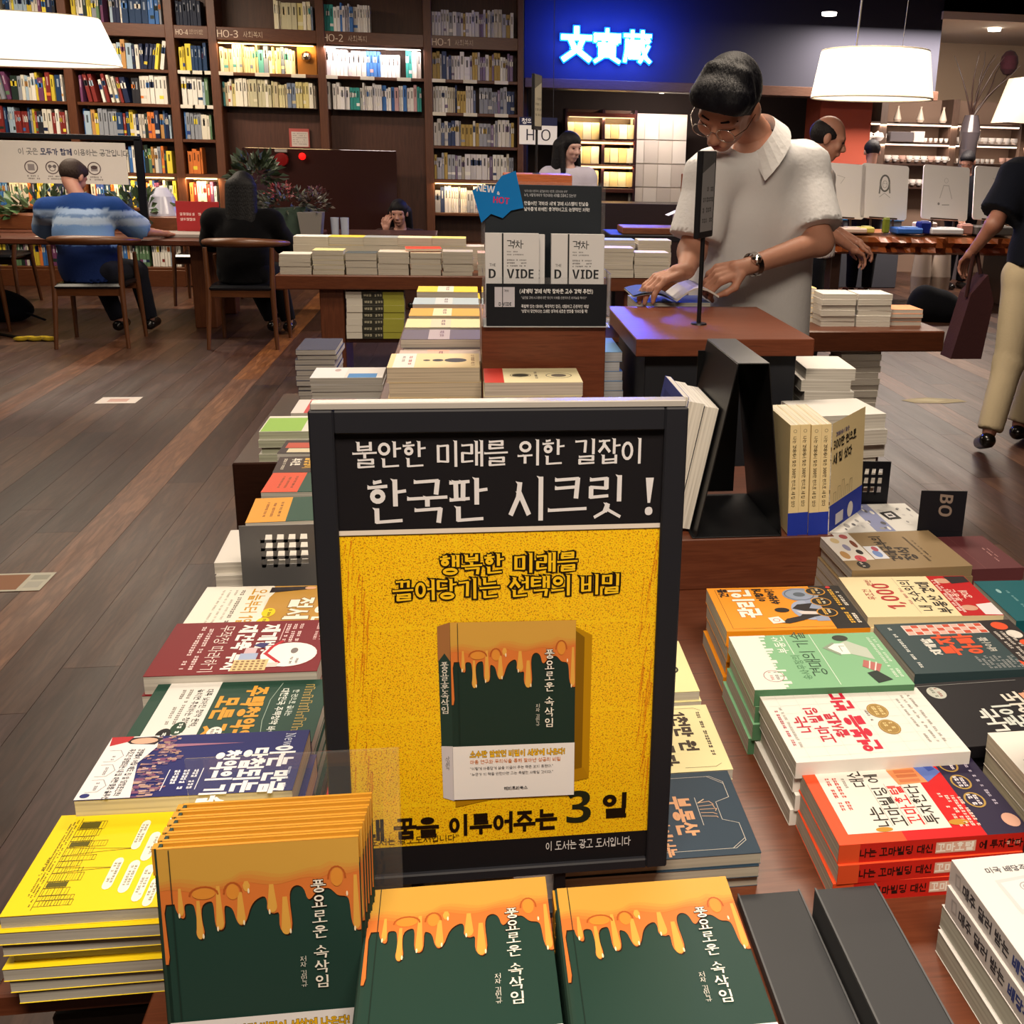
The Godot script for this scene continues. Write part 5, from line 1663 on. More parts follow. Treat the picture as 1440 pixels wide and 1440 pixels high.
# ---------------------------------------------------------------- cover art (millimetres, 152 x 225 unless noted)
const HONEY := [0, 285, 67, 285, 72, 320, 97, 368, 118, 355, 112, 300, 125, 285, 160, 290, 167, 320, 174, 400, 160, 450, 184, 490, 210, 450, 197, 390, 197, 300, 240, 280, 262, 290, 260, 420, 287, 445, 314, 420, 310, 310, 330, 312, 357, 332, 370, 400, 392, 428, 422, 400, 442, 330, 472, 290, 520, 270, 532, 310, 524, 350, 557, 376, 592, 358, 582, 450, 620, 500, 657, 458, 642, 310, 650, 245, 687, 225, 722, 250, 732, 305, 752, 312, 782, 270, 842, 250, 872, 278, 892, 302, 937, 304, 952, 332, 957, 452, 982, 494, 1007, 490]
func honey_art(mb: MB) -> void:
	# 160 x 238
	var w := 160.0
	var h := 238.0
	var k := w / 1007.0
	var kv := k * 1.13
	var ochre := H("cb9d47"); var orange := H("d2763a"); var lightc := H("dba54c"); var deep := H("b05a28")
	var pts := [Vector2(0, 0)]
	pts.append(Vector2(0, 600 * kv)); pts.append(Vector2(14 * k, 600 * kv)); pts.append(Vector2(22 * k, 560 * kv)); pts.append(Vector2(14 * k, 330 * kv)); pts.append(Vector2(24 * k, 285 * kv))
	var raw := []
	for i in range(2, HONEY.size(), 2): raw.append(Vector2(HONEY[i] * k, HONEY[i + 1] * kv))
	# round the drawn corners off
	for i in raw.size():
		var a: Vector2 = raw[maxi(i - 1, 0)]; var b: Vector2 = raw[i]; var c: Vector2 = raw[mini(i + 1, raw.size() - 1)]
		if i == 0 or i == raw.size() - 1: pts.append(b)
		else:
			for q in 3: pts.append(a.lerp(b, 0.5).lerp(b, 0.3 + q * 0.35).lerp(b.lerp(c, 0.5 * (0.3 + q * 0.35)), 0.3 + q * 0.35 if q else 0.3))
	pts.append(Vector2(w, raw[raw.size() - 1].y)); pts.append(Vector2(w, 0))
	mb.lay(0.5)
	var shade := []
	for p in pts: shade.append(Vector2(minf(p.x + (0.7 if p.y > 1 else 0.0), w), p.y + (1.3 if p.y > 1 else 0.0)))
	mb.ppoly(shade, H("2e1e14"))
	mb.lay(1)
	mb.ppoly(pts, orange)
	mb.lay(2)
	# flat honey across the top, melting into the orange in printed steps
	for z in 4:
		var top := [Vector2(0, 0), Vector2(w, 0)]
		for i in 21:
			var x := w - i * w / 20.0
			top.append(Vector2(x, (205 - z * 18 + sin(i * 0.9 + z * 0.3) * 14 + (18 if i > 12 else 0) - (30 if i < 4 else 0)) * kv))
		mb.lay(2 + z * 0.25)
		mb.ppoly(top, orange.lerp(ochre, [0.3, 0.55, 0.8, 1.0][z]))
	mb.lay(3)
	# paler runs down the drips, rims round the folds, bright wet tips
	for q in [[97, 205, 352, 14], [184, 275, 482, 17], [287, 205, 438, 19], [395, 245, 420, 22], [555, 215, 368, 24], [620, 285, 490, 25], [985, 195, 486, 18], [430, 190, 248, 18]]:
		var cx: float = q[0] * k
		var run := []
		for i in 13:
			var g := PI * i / 12.0
			run.append(Vector2(cx + cos(g) * q[3] * k, (q[2] - 38) * kv + sin(g) * 34 * kv))
		run.append(Vector2(cx - q[3] * 0.45 * k, q[1] * kv)); run.append(Vector2(cx + q[3] * 0.45 * k, q[1] * kv))
		mb.ppoly(run, lightc)
	for q in [[215, 245, 70, 40], [360, 245, 44, 52], [890, 205, 44, 60]]:
		for i in 9:
			var a := PI * (1.0 + i / 9.0); var b := PI * (1.0 + (i + 1) / 9.0)
			mb.pline([Vector2(q[0] * k + cos(a) * q[2] * k, q[1] * kv + sin(a) * q[3] * kv), Vector2(q[0] * k + cos(b) * q[2] * k, q[1] * kv + sin(b) * q[3] * kv)], 1.5, deep)
		mb.lay(3.5)
		mb.pell(q[0] * k, (q[1] - 4) * kv, (q[2] - 12) * k, (q[3] - 12) * kv, H("d98e3a"), 18)
		mb.lay(3)
	mb.lay(5)
	for q in [[88, 345], [200, 462], [275, 428], [408, 405], [540, 358], [642, 468], [440, 240], [940, 290], [975, 480]]:
		mb.pell(q[0] * k, q[1] * kv, 5 * k, 14 * kv, H("f2e2c4"), 10)
	mb.lay(6)
	var tt := {"down": true, "serif": true, "th": 0.12, "gap": 0.17}
	text(mb, "풍요", 120, 37, 12.4, H("f0ede4"), tt.merged({"out": 0.8, "out_col": H("2a1c14")}))
	mb.lay(8)
	text(mb, "로운", 120, 66, 12.4, H("f0ede4"), tt)
	text(mb, "속삭임", 120, 100, 12.4, H("f0ede4"), tt)
	text(mb, "저자", 108.5, 109, 5.2, H("d8d8d0"), {"down": true, "serif": true, "th": 0.1})
	text(mb, "김민규", 108.5, 123, 5.2, H("d8d8d0"), {"down": true, "serif": true, "th": 0.1})
	# white band
	mb.lay(7)
	mb.prect(0, 164, w, h, H("e6e6ea"))
	mb.lay(8)
	text(mb, "소수만 알았던 비밀이 세상에 나온다!", 22, 171, 8.6, H("e6b422"), {"th": 0.16, "to": 148, "out": 0.45, "out_col": H("6a5418")})
	mb.lay(9)
	text(mb, "마음 연구와 무의식을 통해 찾아낸 성공의 비밀", 22, 183, 5.6, H("d07a3c"), {"th": 0.1, "to": 142})
	text(mb, "\"이렇게 아름답게 삶을 이끌어 주는 책은 보지 못했다.\"", 22, 193, 4.2, H("55555a"), {"th": 0.09, "to": 132})
	text(mb, "\"누군가 이 책을 권한다면 그는 특별한 사람일 것이다.\"", 22, 201, 4.2, H("55555a"), {"th": 0.09, "to": 132})
	text(mb, "해피트리북스", 66, 222, 5, H("44444a"), {"th": 0.14})
	# hinge of the hard cover
	mb.lay(10)
	mb.prect(9.0, 0.5, 9.7, 163, H("20312d"))

func c_gold(mb: MB) -> void:
	mb.prect(0, 0, 152, 118, H("b98c3e")); mb.lay(1)
	text(mb, "부동산", 34, 6, 34, H("efe8dc"), {"th": 0.16})
	mb.lay(2)
	text(mb, "절세", 46, 46, 36, H("efe8dc"), {"th": 0.16, "out": 1.6, "out_col": H("8d6a30")})
	mb.lay(3)
	mb.ppoly([Vector2(0, 120), Vector2(20, 112), Vector2(60, 122), Vector2(110, 114), Vector2(152, 121), Vector2(152, 225), Vector2(0, 225)], H("ece6da")); mb.lay(4)
	text(mb, "오늘부터 1일", 10, 126, 24, H("c4942f"), {"th": 0.12, "squeeze": 0.86})
	mb.ppoly([Vector2(4, 66), Vector2(14, 60), Vector2(20, 90), Vector2(26, 122), Vector2(6, 122)], H("2a2326")); mb.pell(10, 60, 5, 9, H("d8a888"))
	mb.pell(96, 108, 15, 10, H("f0d020")); mb.pell(128, 110, 15, 10, H("f0d020")); mb.lay(5)
	mb.pdash(86, 104, 20, 5, H("6a5a20"), 2); mb.pdash(118, 106, 20, 5, H("6a5a20"), 3)
	mb.pdash(14, 160, 120, 7, H("7a746c"), 4)
	for k in 3: mb.pdash(14, 172 + k * 10, 118, 4, H("a8a298"), 6 + k)

func c_maroon(mb: MB) -> void:
	mb.lay(1)
	text(mb, "재개발·", 12, 72, 25, H("f0eceb"), {"th": 0.18, "squeeze": 0.95})
	text(mb, "재건축 투자", 12, 104, 25, H("f0eceb"), {"th": 0.18, "squeeze": 0.95})
	text(mb, "무작정 따라하기", 12, 138, 20, H("e6d8d4"), {"th": 0.08, "squeeze": 0.88})
	mb.prect(10, 66, 62, 67.2, H("d8b8b8"))
	for k in 3: mb.pdash(12, 40 + k * 9, 52, 6, H("e0c4c4"), 3 + k)
	for k in 2: mb.pdash(8, 8 + k * 8, 54, 5, H("d8b8b8"), 13 + k)
	for k in 2: mb.pdash(14, 166 + k * 12, 120, 7, H("e0c8c8"), 23 + k)
	mb.lay(2)
	mb.pell(104, 46, 34, 38, H("f2efec"), 24); mb.lay(3)
	mb.pline([Vector2(66, 62), Vector2(80, 72), Vector2(100, 78), Vector2(126, 56)], 5, H("b8202c"))
	mb.prect(116, 70, 146, 116, H("d8c08a")); mb.prect(98, 88, 116, 112, H("9fb0d0")); mb.prect(82, 92, 98, 108, H("cdb4bc")); mb.lay(4)
	for r in 6:
		for q in 4: mb.prect(119 + q * 7, 74 + r * 7, 123 + q * 7, 78 + r * 7, H("8a6a4a"))
	mb.ppoly([Vector2(70, 78), Vector2(84, 84), Vector2(76, 100), Vector2(68, 92)], H("34306a"))
	mb.pell(94, 40, 8, 5, H("77706e")); mb.pdash(112, 30, 18, 4, H("77706e"), 9); mb.pdash(112, 38, 18, 4, H("77706e"), 8); mb.prect(126, 56, 138, 70, H("cfcac6"))

func c_housing(mb: MB) -> void:
	mb.lay(1)
	var x := 14.0
	var g := RandomNumberGenerator.new()
	g.seed = 3
	var sky := []
	while x < 138:
		var b := g.randf_range(6, 14)
		sky.append(Vector2(x, 30)); sky.append(Vector2(x, 30 - b)); sky.append(Vector2(x + 5, 30 - b)); sky.append(Vector2(x + 5, 30))
		x += 7
	mb.pline(sky, 0.9, H("c0a45c"))
	text(mb, "대한민국 주택청약 바이블", 22, 50, 10, H("dfe6e0"), {"th": 0.13})
	text(mb, "한 권으로 끝내는", 26, 37, 8, H("c8d4cc"), {"th": 0.13})
	mb.pline([Vector2(8, 62), Vector2(50, 70), Vector2(100, 70), Vector2(144, 64)], 0.8, H("9fb4a8"))
	mb.lay(2)
	text(mb, "주택청약의", 14, 78, 27, H("d99a35"), {"th": 0.19, "squeeze": 0.92})
	text(mb, "모든 것", 38, 110, 27, H("d99a35"), {"th": 0.19})
	mb.pell(124, 122, 13, 9, H("ece8e0")); mb.lay(3); mb.pdash(116, 117, 16, 4, H("55504a"), 2); mb.pdash(116, 123, 16, 4, H("55504a"), 3)
	mb.lay(2)
	mb.prect(0, 142, 152, 208, H("dfdedb")); mb.lay(3)
	text(mb, "대폭 낮아진 청약 문턱,", 18, 148, 8.5, H("3a3836"), {"th": 0.12})
	text(mb, "놓치면 후회하는 청약지도", 18, 160, 8.5, H("3a3836"), {"th": 0.12})
	for k in 2: mb.pdash(18, 174 + k * 9, 84, 5, H("7a7670"), 5 + k)
	mb.pell(112, 168, 15, 9, H("1d4030")); mb.pell(126, 182, 15, 9, H("17171a")); mb.lay(4)
	for k in 2: mb.pdash(101 + k * 14, 164 + k * 14, 22, 6, H("dfe6e0"), 8 + k)

func c_navy(mb: MB) -> void:
	mb.lay(1)
	text(mb, "아는 만큼", 40, 10, 27, H("eceef4"), {"th": 0.19, "squeeze": 0.95})
	text(mb, "당첨되는", 44, 40, 27, H("eceef4"), {"th": 0.19, "squeeze": 0.95})
	text(mb, "청약의 기술", 48, 70, 27, H("eceef4"), {"th": 0.19, "squeeze": 0.88})
	text(mb, "New", 8, 14, 13, H("c8d0e6"), {"serif": true, "bold": 400})
	mb.ppoly([Vector2(16, 160), Vector2(24, 150), Vector2(28, 70), Vector2(32, 150), Vector2(42, 160)], H("9a6a84"))
	# city at night
	var g := RandomNumberGenerator.new()
	g.seed = 12
	for i in 230:
		var u := g.randf_range(0, 152)
		var v0 := 140.0 + sin(u * 0.09) * 8.0
		var v := g.randf_range(v0, 174)
		var c: Color = [H("6a5570"), H("8a6a72"), H("a8887a"), H("4a3f6a"), H("b89a94"), H("7a4a6a")][g.randi_range(0, 5)]
		mb.lay(1.5 + i * 0.004)
		mb.prect(u, v, minf(u + g.randf_range(2, 5), 152), minf(v + g.randf_range(3, 9), 176), c)
	for k in 3: mb.pdash(92, 108 + k * 10, 46, 7, H("d8dcea"), 4 + k)
	mb.prect(90, 104, 140, 105, H("d8dcea")); mb.prect(90, 140, 140, 141, H("d8dcea"))
	mb.pdash(96, 8, 46, 4, H("b4bcd8"), 30)
	mb.lay(4)
	mb.ppoly([Vector2(0, 172), Vector2(30, 168), Vector2(70, 180), Vector2(152, 168), Vector2(152, 225), Vector2(0, 225)], H("e6e4e6")); mb.lay(5)
	mb.ppoly([Vector2(2, 176), Vector2(10, 166), Vector2(24, 172), Vector2(20, 200), Vector2(4, 214)], H("2a2024")); mb.pell(13, 186, 8, 15, H("d8a890")); mb.ppoly([Vector2(0, 200), Vector2(14, 204), Vector2(24, 222), Vector2(0, 225)], H("b02a30"))
	mb.lay(6)
	text(mb, "경쟁률이 어떻 해도 집 앞 당첨포인트!", 34, 180, 7, H("3f3f48"), {"th": 0.13, "squeeze": 0.9})
	text(mb, "무조건 당첨되는 내 집 마련 맞춤 솔루션", 34, 190, 7, H("3f3f48"), {"th": 0.13, "squeeze": 0.9})
	for k in 3:
		mb.pline([Vector2(36 + k * 36, 218), Vector2(36 + k * 36, 206), Vector2(50 + k * 36, 200), Vector2(64 + k * 36, 206), Vector2(64 + k * 36, 218)], 0.7, H("8a8a90"))
		mb.pdash(42 + k * 36, 208, 18, 4, H("8a8a90"), k)
	mb.pell(144, 216, 5, 5, H("2c3470"))

func c_yellow(mb: MB) -> void:
	# skyline drawn in thin lines, and white speech bubbles
	var g := RandomNumberGenerator.new()
	g.seed = 21
	mb.lay(1)
	mb.po += mb.pv * 86.0
	mb.pv *= 0.72
	var ink := H("5a5420")
	var x := 14.0
	mb.pline([Vector2(8, 158), Vector2(146, 158)], 0.8, ink)
	while x < 140:
		var w := g.randf_range(6, 13)
		var h := g.randf_range(22, 52)
		if x > 55 and x < 66: h = 96
		if x > 78 and x < 90: h = 84
		var y := 158 - h
		if h > 70: mb.pline([Vector2(x, 158), Vector2(x + w * 0.3, y + h * 0.5), Vector2(x + w * 0.5, y), Vector2(x + w * 0.7, y + h * 0.5), Vector2(x + w, 158)], 0.6, ink)
		else: mb.pline([Vector2(x, 158), Vector2(x, y), Vector2(x + w, y), Vector2(x + w, 158)], 0.6, ink)
		var k := y + 4
		while k < 156:
			if h < 70 or k > 120: mb.pline([Vector2(x + 1, k), Vector2(x + w - 1, k)], g.randf_range(0.3, 1.0), ink)
			k += g.randf_range(2.5, 5)
		if g.randf() < 0.3: mb.prect(x + 1, 130, x + w - 1, 156, ink)
		x += w + 0.6
	for k in 3: mb.pdash(10 + k * 3, 162 + k * 4, 130 - k * 10, 2.4, ink, 3 + k)
	mb.pdash(70, 172, 26, 3, ink, 31)
	for q in [[12, 20, 50, 13], [18, 58, 46, 12], [40, 36, 42, 14], [92, 24, 50, 13], [84, 46, 44, 14], [78, 70, 44, 13], [112, 8, 38, 12]]:
		mb.lay(2)
		mb.pell(q[0] + 5, q[1] + q[3] / 2.0, q[3] / 2.0, q[3] / 2.0, H("ece8da"), 12); mb.pell(q[0] + q[2] - 5, q[1] + q[3] / 2.0, q[3] / 2.0, q[3] / 2.0, H("ece8da"), 12)
		mb.prect(q[0] + 4, q[1], q[0] + q[2] - 4, q[1] + q[3], H("ece8da"))
		mb.lay(3)
		mb.pdash(q[0] + 6, q[1] + 2, q[2] - 14, 4, H("8a8474"), q[0]); mb.pdash(q[0] + 6, q[1] + 7, q[2] - 16, 4, H("8a8474"), q[1])

func c_orange(mb: MB) -> void:
	mb.lay(1)
	mb.prect(0, 172, 152, 225, H("1f1c1c"))
	mb.pline([Vector2(8, 172), Vector2(8, 12), Vector2(144, 12), Vector2(144, 172)], 0.6, H("5c3c14"))
	text(mb, "건물", 116, 16, 15, H("2a1c12"), {"th": 0.2})
	text(mb, "관리인", 44, 34, 34, H("f3eee4"), {"th": 0.2, "squeeze": 0.95, "out": 0.8, "out_col": H("b06a18")})
	mb.lay(3)
	text(mb, "이렇게", 98, 74, 15, H("2a1c12"), {"th": 0.2})
	text(mb, "쉬웠어?", 88, 94, 15, H("2a1c12"), {"th": 0.2})
	mb.pell(120, 150, 24, 30, H("8a98b0")); mb.pell(64, 146, 34, 26, H("9aa6c0")); mb.prect(26, 150, 110, 171, H("8e9ab6"))
	mb.lay(4)
	mb.pring(120, 148, 20, 24, 2, H("5a6478")); mb.pell(120, 148, 8, 10, H("55606e"))
	# running man in a dark coat
	mb.ppoly([Vector2(22, 92), Vector2(36, 104), Vector2(44, 128), Vector2(60, 140), Vector2(70, 122), Vector2(84, 134), Vector2(88, 160), Vector2(70, 150), Vector2(64, 170), Vector2(48, 172), Vector2(40, 150), Vector2(30, 130), Vector2(20, 104)], H("221c1e"))
	mb.pell(66, 104, 8, 12, H("1c1616")); mb.ppoly([Vector2(50, 132), Vector2(62, 126), Vector2(58, 158), Vector2(48, 160)], H("cfc8c8"))
	mb.ppoly([Vector2(20, 78), Vector2(40, 74), Vector2(44, 92), Vector2(24, 98)], H("f0e6e0")); mb.pring(32, 86, 5, 5, 1.2, H("c03a3a"))
	for k in 3:
		mb.lay(5)
		mb.pell(130 - k * 38, 178 - k * 2, 15, 17, H("c98f2c")); mb.lay(6); mb.pell(130 - k * 38, 178 - k * 2, 13, 15, H("1e1a18")); mb.lay(7)
		mb.pdash(122 - k * 38, 172 - k * 2, 18, 6, H("e0b04a"), k + 3); mb.pdash(122 - k * 38, 180 - k * 2, 18, 5, H("e0d8c0"), k + 7)
	mb.pdash(16, 200, 120, 8, H("d8a83a"), 5); mb.pdash(16, 211, 110, 7, H("d8d2c8"), 6); mb.pell(144, 204, 4, 4, H("c03030"))

func c_auction(mb: MB) -> void:
	mb.prect(0, 0, 152, 44, H("e2e2de"))
	mb.lay(1)
	var g := RandomNumberGenerator.new()
	g.seed = 8
	var x := 4.0
	while x < 148:
		var w := g.randf_range(4, 9)
		mb.prect(x, 44 - g.randf_range(0, 3), x + w, 46 + g.randf_range(0, 12), H("e2e2de"))
		x += w + g.randf_range(2, 5)
	mb.pring(34, 36, 15, 14, 1.0, H("9a6a6a")); mb.pdash(24, 30, 20, 5, H("c08a8a"), 3); mb.pdash(24, 38, 20, 5, H("8a8a88"), 4)
	text(mb, "송사무장의", 22, 76, 13, H("4a7a58"), {"th": 0.08})
	text(mb, "부동산", 96, 62, 16, H("e8efe8"), {"th": 0.1})
	mb.prect(92, 82, 150, 83, H("dcebe0"))
	text(mb, "경매의 기술", 30, 92, 23, H("2f4a3a"), {"th": 0.08})
	mb.prect(6, 122, 150, 123, H("dcebe0"))
	# hand holding a house
	mb.ppoly([Vector2(70, 196), Vector2(92, 160), Vector2(120, 160), Vector2(128, 172), Vector2(104, 196)], H("b8c4b8"))
	mb.ppoly([Vector2(88, 166), Vector2(88, 148), Vector2(108, 132), Vector2(120, 148), Vector2(120, 166)], H("eef0ea"))
	mb.lay(2)
	mb.ppoly([Vector2(84, 150), Vector2(108, 130), Vector2(124, 150), Vector2(120, 152), Vector2(108, 138), Vector2(90, 152)], H("8a9a8a")); mb.pline([Vector2(96, 156), Vector2(112, 156), Vector2(112, 164)], 1, H("6a7a6a"))
	mb.pell(136, 166, 9, 12, H("3a4038"))
	mb.ppoly([Vector2(34, 188), Vector2(52, 170), Vector2(70, 178), Vector2(56, 200)], H("b06a66")); mb.pline([Vector2(40, 184), Vector2(62, 194)], 2, H("e6d8d4")); mb.pline([Vector2(46, 178), Vector2(66, 186)], 2, H("e6d8d4"))
	mb.ppoly([Vector2(6, 176), Vector2(34, 170), Vector2(40, 186), Vector2(14, 200)], H("23302c"))
	for k in 2: mb.pdash(20, 206 + k * 8, 116, 5, H("cfe4d4"), 5 + k)

func c_salary(mb: MB) -> void:
	mb.lay(1)
	for k in 8:
		mb.pline([Vector2(4, 20 + k * 26), Vector2(148, 20 + k * 26)], 0.3, H("c8c6c2"))
		mb.pline([Vector2(10 + k * 19, 6), Vector2(10 + k * 19, 220)], 0.3, H("c8c6c2"))
	mb.lay(2)
	text(mb, "나는", 60, 26, 18, H("b8203a"), {"th": 0.14})
	text(mb, "꼬마 빌딩", 36, 48, 18, H("b8203a"), {"th": 0.14})
	text(mb, "월세로", 46, 70, 18, H("b8203a"), {"th": 0.16})
	text(mb, "연봉을 번다", 12, 92, 26, H("c01c3a"), {"th": 0.19})
	mb.pell(100, 146, 17, 14, H("9a7c44")); mb.pell(62, 146, 17, 14, H("9a7c44")); mb.lay(3)
	for q in [100, 62]:
		mb.pring(q, 146, 15, 12, 0.8, H("c4a868")); mb.pdash(q - 10, 140, 20, 6, H("d8c48c"), q); mb.pdash(q - 10, 148, 20, 6, H("d8c48c"), q + 3)
	mb.pdash(34, 8, 80, 5, H("b05a68"), 3); mb.pdash(30, 16, 90, 4, H("a8a4a0"), 4)
	for k in 3: mb.pdash(24, 182 + k * 10, 110, 4, H("a09c98"), 6 + k)
	mb.pdash(78, 128, 24, 4, H("77706c"), 12)

func c_hotel(mb: MB) -> void:
	mb.prect(0, 78, 152, 176, H("c4181e"))
	mb.prect(0, 172, 152, 225, H("2c2640"))
	mb.lay(1)
	mb.prect(16, 16, 130, 138, H("dedad4"))
	mb.lay(2)
	for k in 2: mb.pdash(56, 24 + k * 9, 60, 6, H("b84a44"), 3 + k)
	mb.pdash(96, 44, 22, 4, H("88847e"), 5)
	text(mb, "나는", 24, 54, 17, H("2a2624"), {"th": 0.12})
	text(mb, "대신", 96, 54, 17, H("2a2624"), {"th": 0.12})
	text(mb, "꼬마빌딩", 24, 74, 17, H("2a2624"), {"th": 0.12})
	text(mb, "에", 102, 74, 17, H("2a2624"), {"th": 0.12})
	text(mb, "꼬마호텔", 24, 94, 17, H("c4242a"), {"th": 0.12})
	text(mb, "투자한다", 24, 114, 17, H("2a2624"), {"th": 0.12})
	for k in 3: mb.prect(24, 72 + k * 20, 100, 72.5 + k * 20, H("8a8680"))
	# toy block of hotel bricks
	mb.ppoly([Vector2(96, 110), Vector2(124, 106), Vector2(128, 142), Vector2(98, 148)], H("d88a5a")); mb.ppoly([Vector2(124, 106), Vector2(148, 112), Vector2(148, 150), Vector2(128, 142)], H("d8a888")); mb.ppoly([Vector2(98, 148), Vector2(128, 142), Vector2(146, 160), Vector2(116, 172)], H("5a70b8"))
	mb.lay(3)
	for k in 3: mb.prect(100 + k * 9, 114, 106 + k * 9, 140, H("c07048"))
	mb.ppoly([Vector2(118, 158), Vector2(140, 152), Vector2(144, 158), Vector2(122, 168)], H("3a50a0"))
	for q in [[10, 48, 4, 10], [134, 84, 8, 6], [14, 138, 5, 12]]: mb.pell(q[0] + 10, q[1] + 12, q[2], q[3], H("b8862c"))
	for k in 4: mb.pdash(16, 148 + k * 7, 60 - k * 3, 5, H("e8c8c0"), 30 + k)
	for k in 3:
		mb.pring(128 - k * 34, 188, 13, 11, 2.4, H("a88a4a")); mb.pdash(119 - k * 34, 182, 18, 6, H("d8d2dc"), k); mb.pdash(119 - k * 34, 189, 18, 5, H("d8d2dc"), k + 4)
	mb.pell(22, 212, 12, 10, H("c89a88"))
	mb.pdash(50, 208, 80, 5, H("b0aac0"), 44)

func spine_hotel(mb: MB) -> void:
	mb.prect(0, 0, 225, 24, H("c2281f")); mb.lay(1); mb.prect(0, 0, 24, 24, H("d8502c")); mb.lay(2)
	var e := text(mb, "나는 꼬마빌딩 대신 ", 24, 6.5, 11, H("2a1210"), {"th": 0.14, "squeeze": 0.85})
	mb.prect(e - 1, 5, e + 46, 19, H("d8b0a0")); mb.lay(3)
	text(mb, "꼬마호텔", e, 6.5, 11, H("f0ece6"), {"th": 0.16, "squeeze": 0.95})
	mb.lay(2)
	text(mb, "에 투자한다", e + 50, 6.5, 11, H("2a1210"), {"th": 0.14, "squeeze": 0.85})
	mb.pdash(196, 9, 16, 5, H("e0a090"), 2)

func c_thousand(mb: MB) -> void:
	mb.prect(0, 156, 152, 225, H("b3141c"))
	mb.lay(1)
	text(mb, "무조건", 62, 24, 14, H("9a3a34"), {"th": 0.12, "squeeze": 0.9})
	text(mb, "만원", 116, 40, 11, H("9a3a34"), {"th": 0.12})
	text(mb, "1,000", 26, 44, 34, H("a82a2a"), {"bold": 700, "squeeze": 1.0})
	mb.pdash(44, 88, 60, 6, H("b0726a"), 3)
	text(mb, "내", 18, 98, 21, H("2c2824"), {"th": 0.13})
	text(mb, "조수익의", 50, 98, 21, H("2c2824"), {"th": 0.13})
	text(mb, "부동산 경매", 10, 126, 23, H("2c2824"), {"th": 0.15, "squeeze": 0.92})
	mb.prect(10, 92, 60, 92.6, H("9a948a")); mb.prect(100, 92, 146, 92.6, H("9a948a"))
	mb.pell(28, 180, 10, 14, H("c89a84")); mb.pell(132, 178, 10, 15, H("c89a84")); mb.ppoly([Vector2(120, 190), Vector2(150, 186), Vector2(150, 224), Vector2(126, 224)], H("2a2226")); mb.ppoly([Vector2(4, 196), Vector2(40, 196), Vector2(46, 225), Vector2(2, 225)], H("dcd8de"))
	mb.lay(2)
	text(mb, "부동산", 52, 168, 15, H("e8c8c0"), {"th": 0.12}); text(mb, "경매", 62, 188, 15, H("e8c8c0"), {"th": 0.12})
	for k in 2: mb.pdash(12, 158 + k * 6, 126, 5, H("e8d8d4"), 20 + k)

func c_dad(mb: MB) -> void:
	mb.prect(0, 172, 152, 225, H("2a2426"))
	mb.lay(1)
	mb.prect(112, 40, 144, 172, H("d8d2ce")); mb.lay(2)
	for r in 10:
		for q in 3: mb.prect(113 + q * 10.5, 42 + r * 13, 122 + q * 10.5, 53 + r * 13, H("c4503a") if (r + q) % 2 else H("d8b0a4"))
	text(mb, "재개발", 50, 52, 16, H("d8d6d0"), {"th": 0.18})
	text(mb, "투자", 48, 72, 30, H("d8502c"), {"th": 0.2})
	text(mb, "아빠", 48, 106, 30, H("d8502c"), {"th": 0.2})
	text(mb, "바이블", 54, 142, 14, H("b8b8b2"), {"th": 0.14})
	mb.pdash(16, 16, 120, 6, H("cfd4d2"), 3)
	for r in 9: mb.pdash(6, 110 + r * 7, 34, 5, H("8f9496"), r)
	mb.ppoly([Vector2(4, 170), Vector2(26, 170), Vector2(4, 190)], H("d8502c"))
	mb.pell(132, 198, 13, 13, H("d8502c")); mb.pell(104, 208, 13, 12, H("d8d4ce")); mb.pell(76, 212, 10, 10, H("d8502c"))
	for k in 3: mb.pdash(20, 178 + k * 10, 92, 6, H("c8c2bc"), 11 + k)

func c_nomoney(mb: MB) -> void:
	mb.lay(1)
	mb.pell(126, 30, 15, 13, H("b8bcb4")); mb.lay(2); mb.pdash(116, 24, 20, 5, H("6a7068"), 2); mb.pdash(116, 31, 20, 5, H("8a4a44"), 3)
	text(mb, "나는", 26, 60, 26, H("d2d4d0"), {"th": 0.17})
	text(mb, "돈이", 34, 88, 26, H("c4ccc8"), {"th": 0.17})
	text(mb, "없어도", 34, 116, 26, H("d2cec4"), {"th": 0.17})
	text(mb, "경매를", 34, 144, 26, H("d89a7c"), {"th": 0.17})
	mb.prect(8, 50, 9, 190, H("8a8a8a")); mb.prect(144, 6, 145, 160, H("8a8a8a"))
	mb.pdash(12, 200, 100, 6, H("9a9a96"), 5)

func c_assets(mb: MB) -> void:
	mb.lay(1)
	var line := H("b8b4ac")
	mb.pline([Vector2(10, 220), Vector2(10, 26), Vector2(22, 12), Vector2(52, 12), Vector2(60, 30), Vector2(92, 30), Vector2(100, 12), Vector2(130, 12), Vector2(142, 26), Vector2(142, 220)], 0.7, line)
	mb.pline([Vector2(10, 30), Vector2(26, 12)], 0.7, line); mb.pline([Vector2(142, 30), Vector2(126, 12)], 0.7, line)
	text(mb, "부동산", 46, 62, 25, H("cf9a72"), {"th": 0.18, "squeeze": 0.9})
	text(mb, "자산운용사에서는", 22, 94, 18, H("cf9a72"), {"th": 0.17, "squeeze": 0.84})
	text(mb, "이런 일을 합니다", 26, 118, 18, H("cf9a72"), {"th": 0.17, "squeeze": 0.84})
	# a sketched hand over a city
	for k in 5: mb.pline([Vector2(60 + k * 6, 52), Vector2(58 + k * 7, 38 - (k % 3) * 3), Vector2(64 + k * 6, 34)], 0.9, H("c4a080"))
	mb.pline([Vector2(50, 54), Vector2(100, 54)], 0.8, line); mb.pline([Vector2(54, 44), Vector2(60, 52)], 1.4, H("c8b49a"))

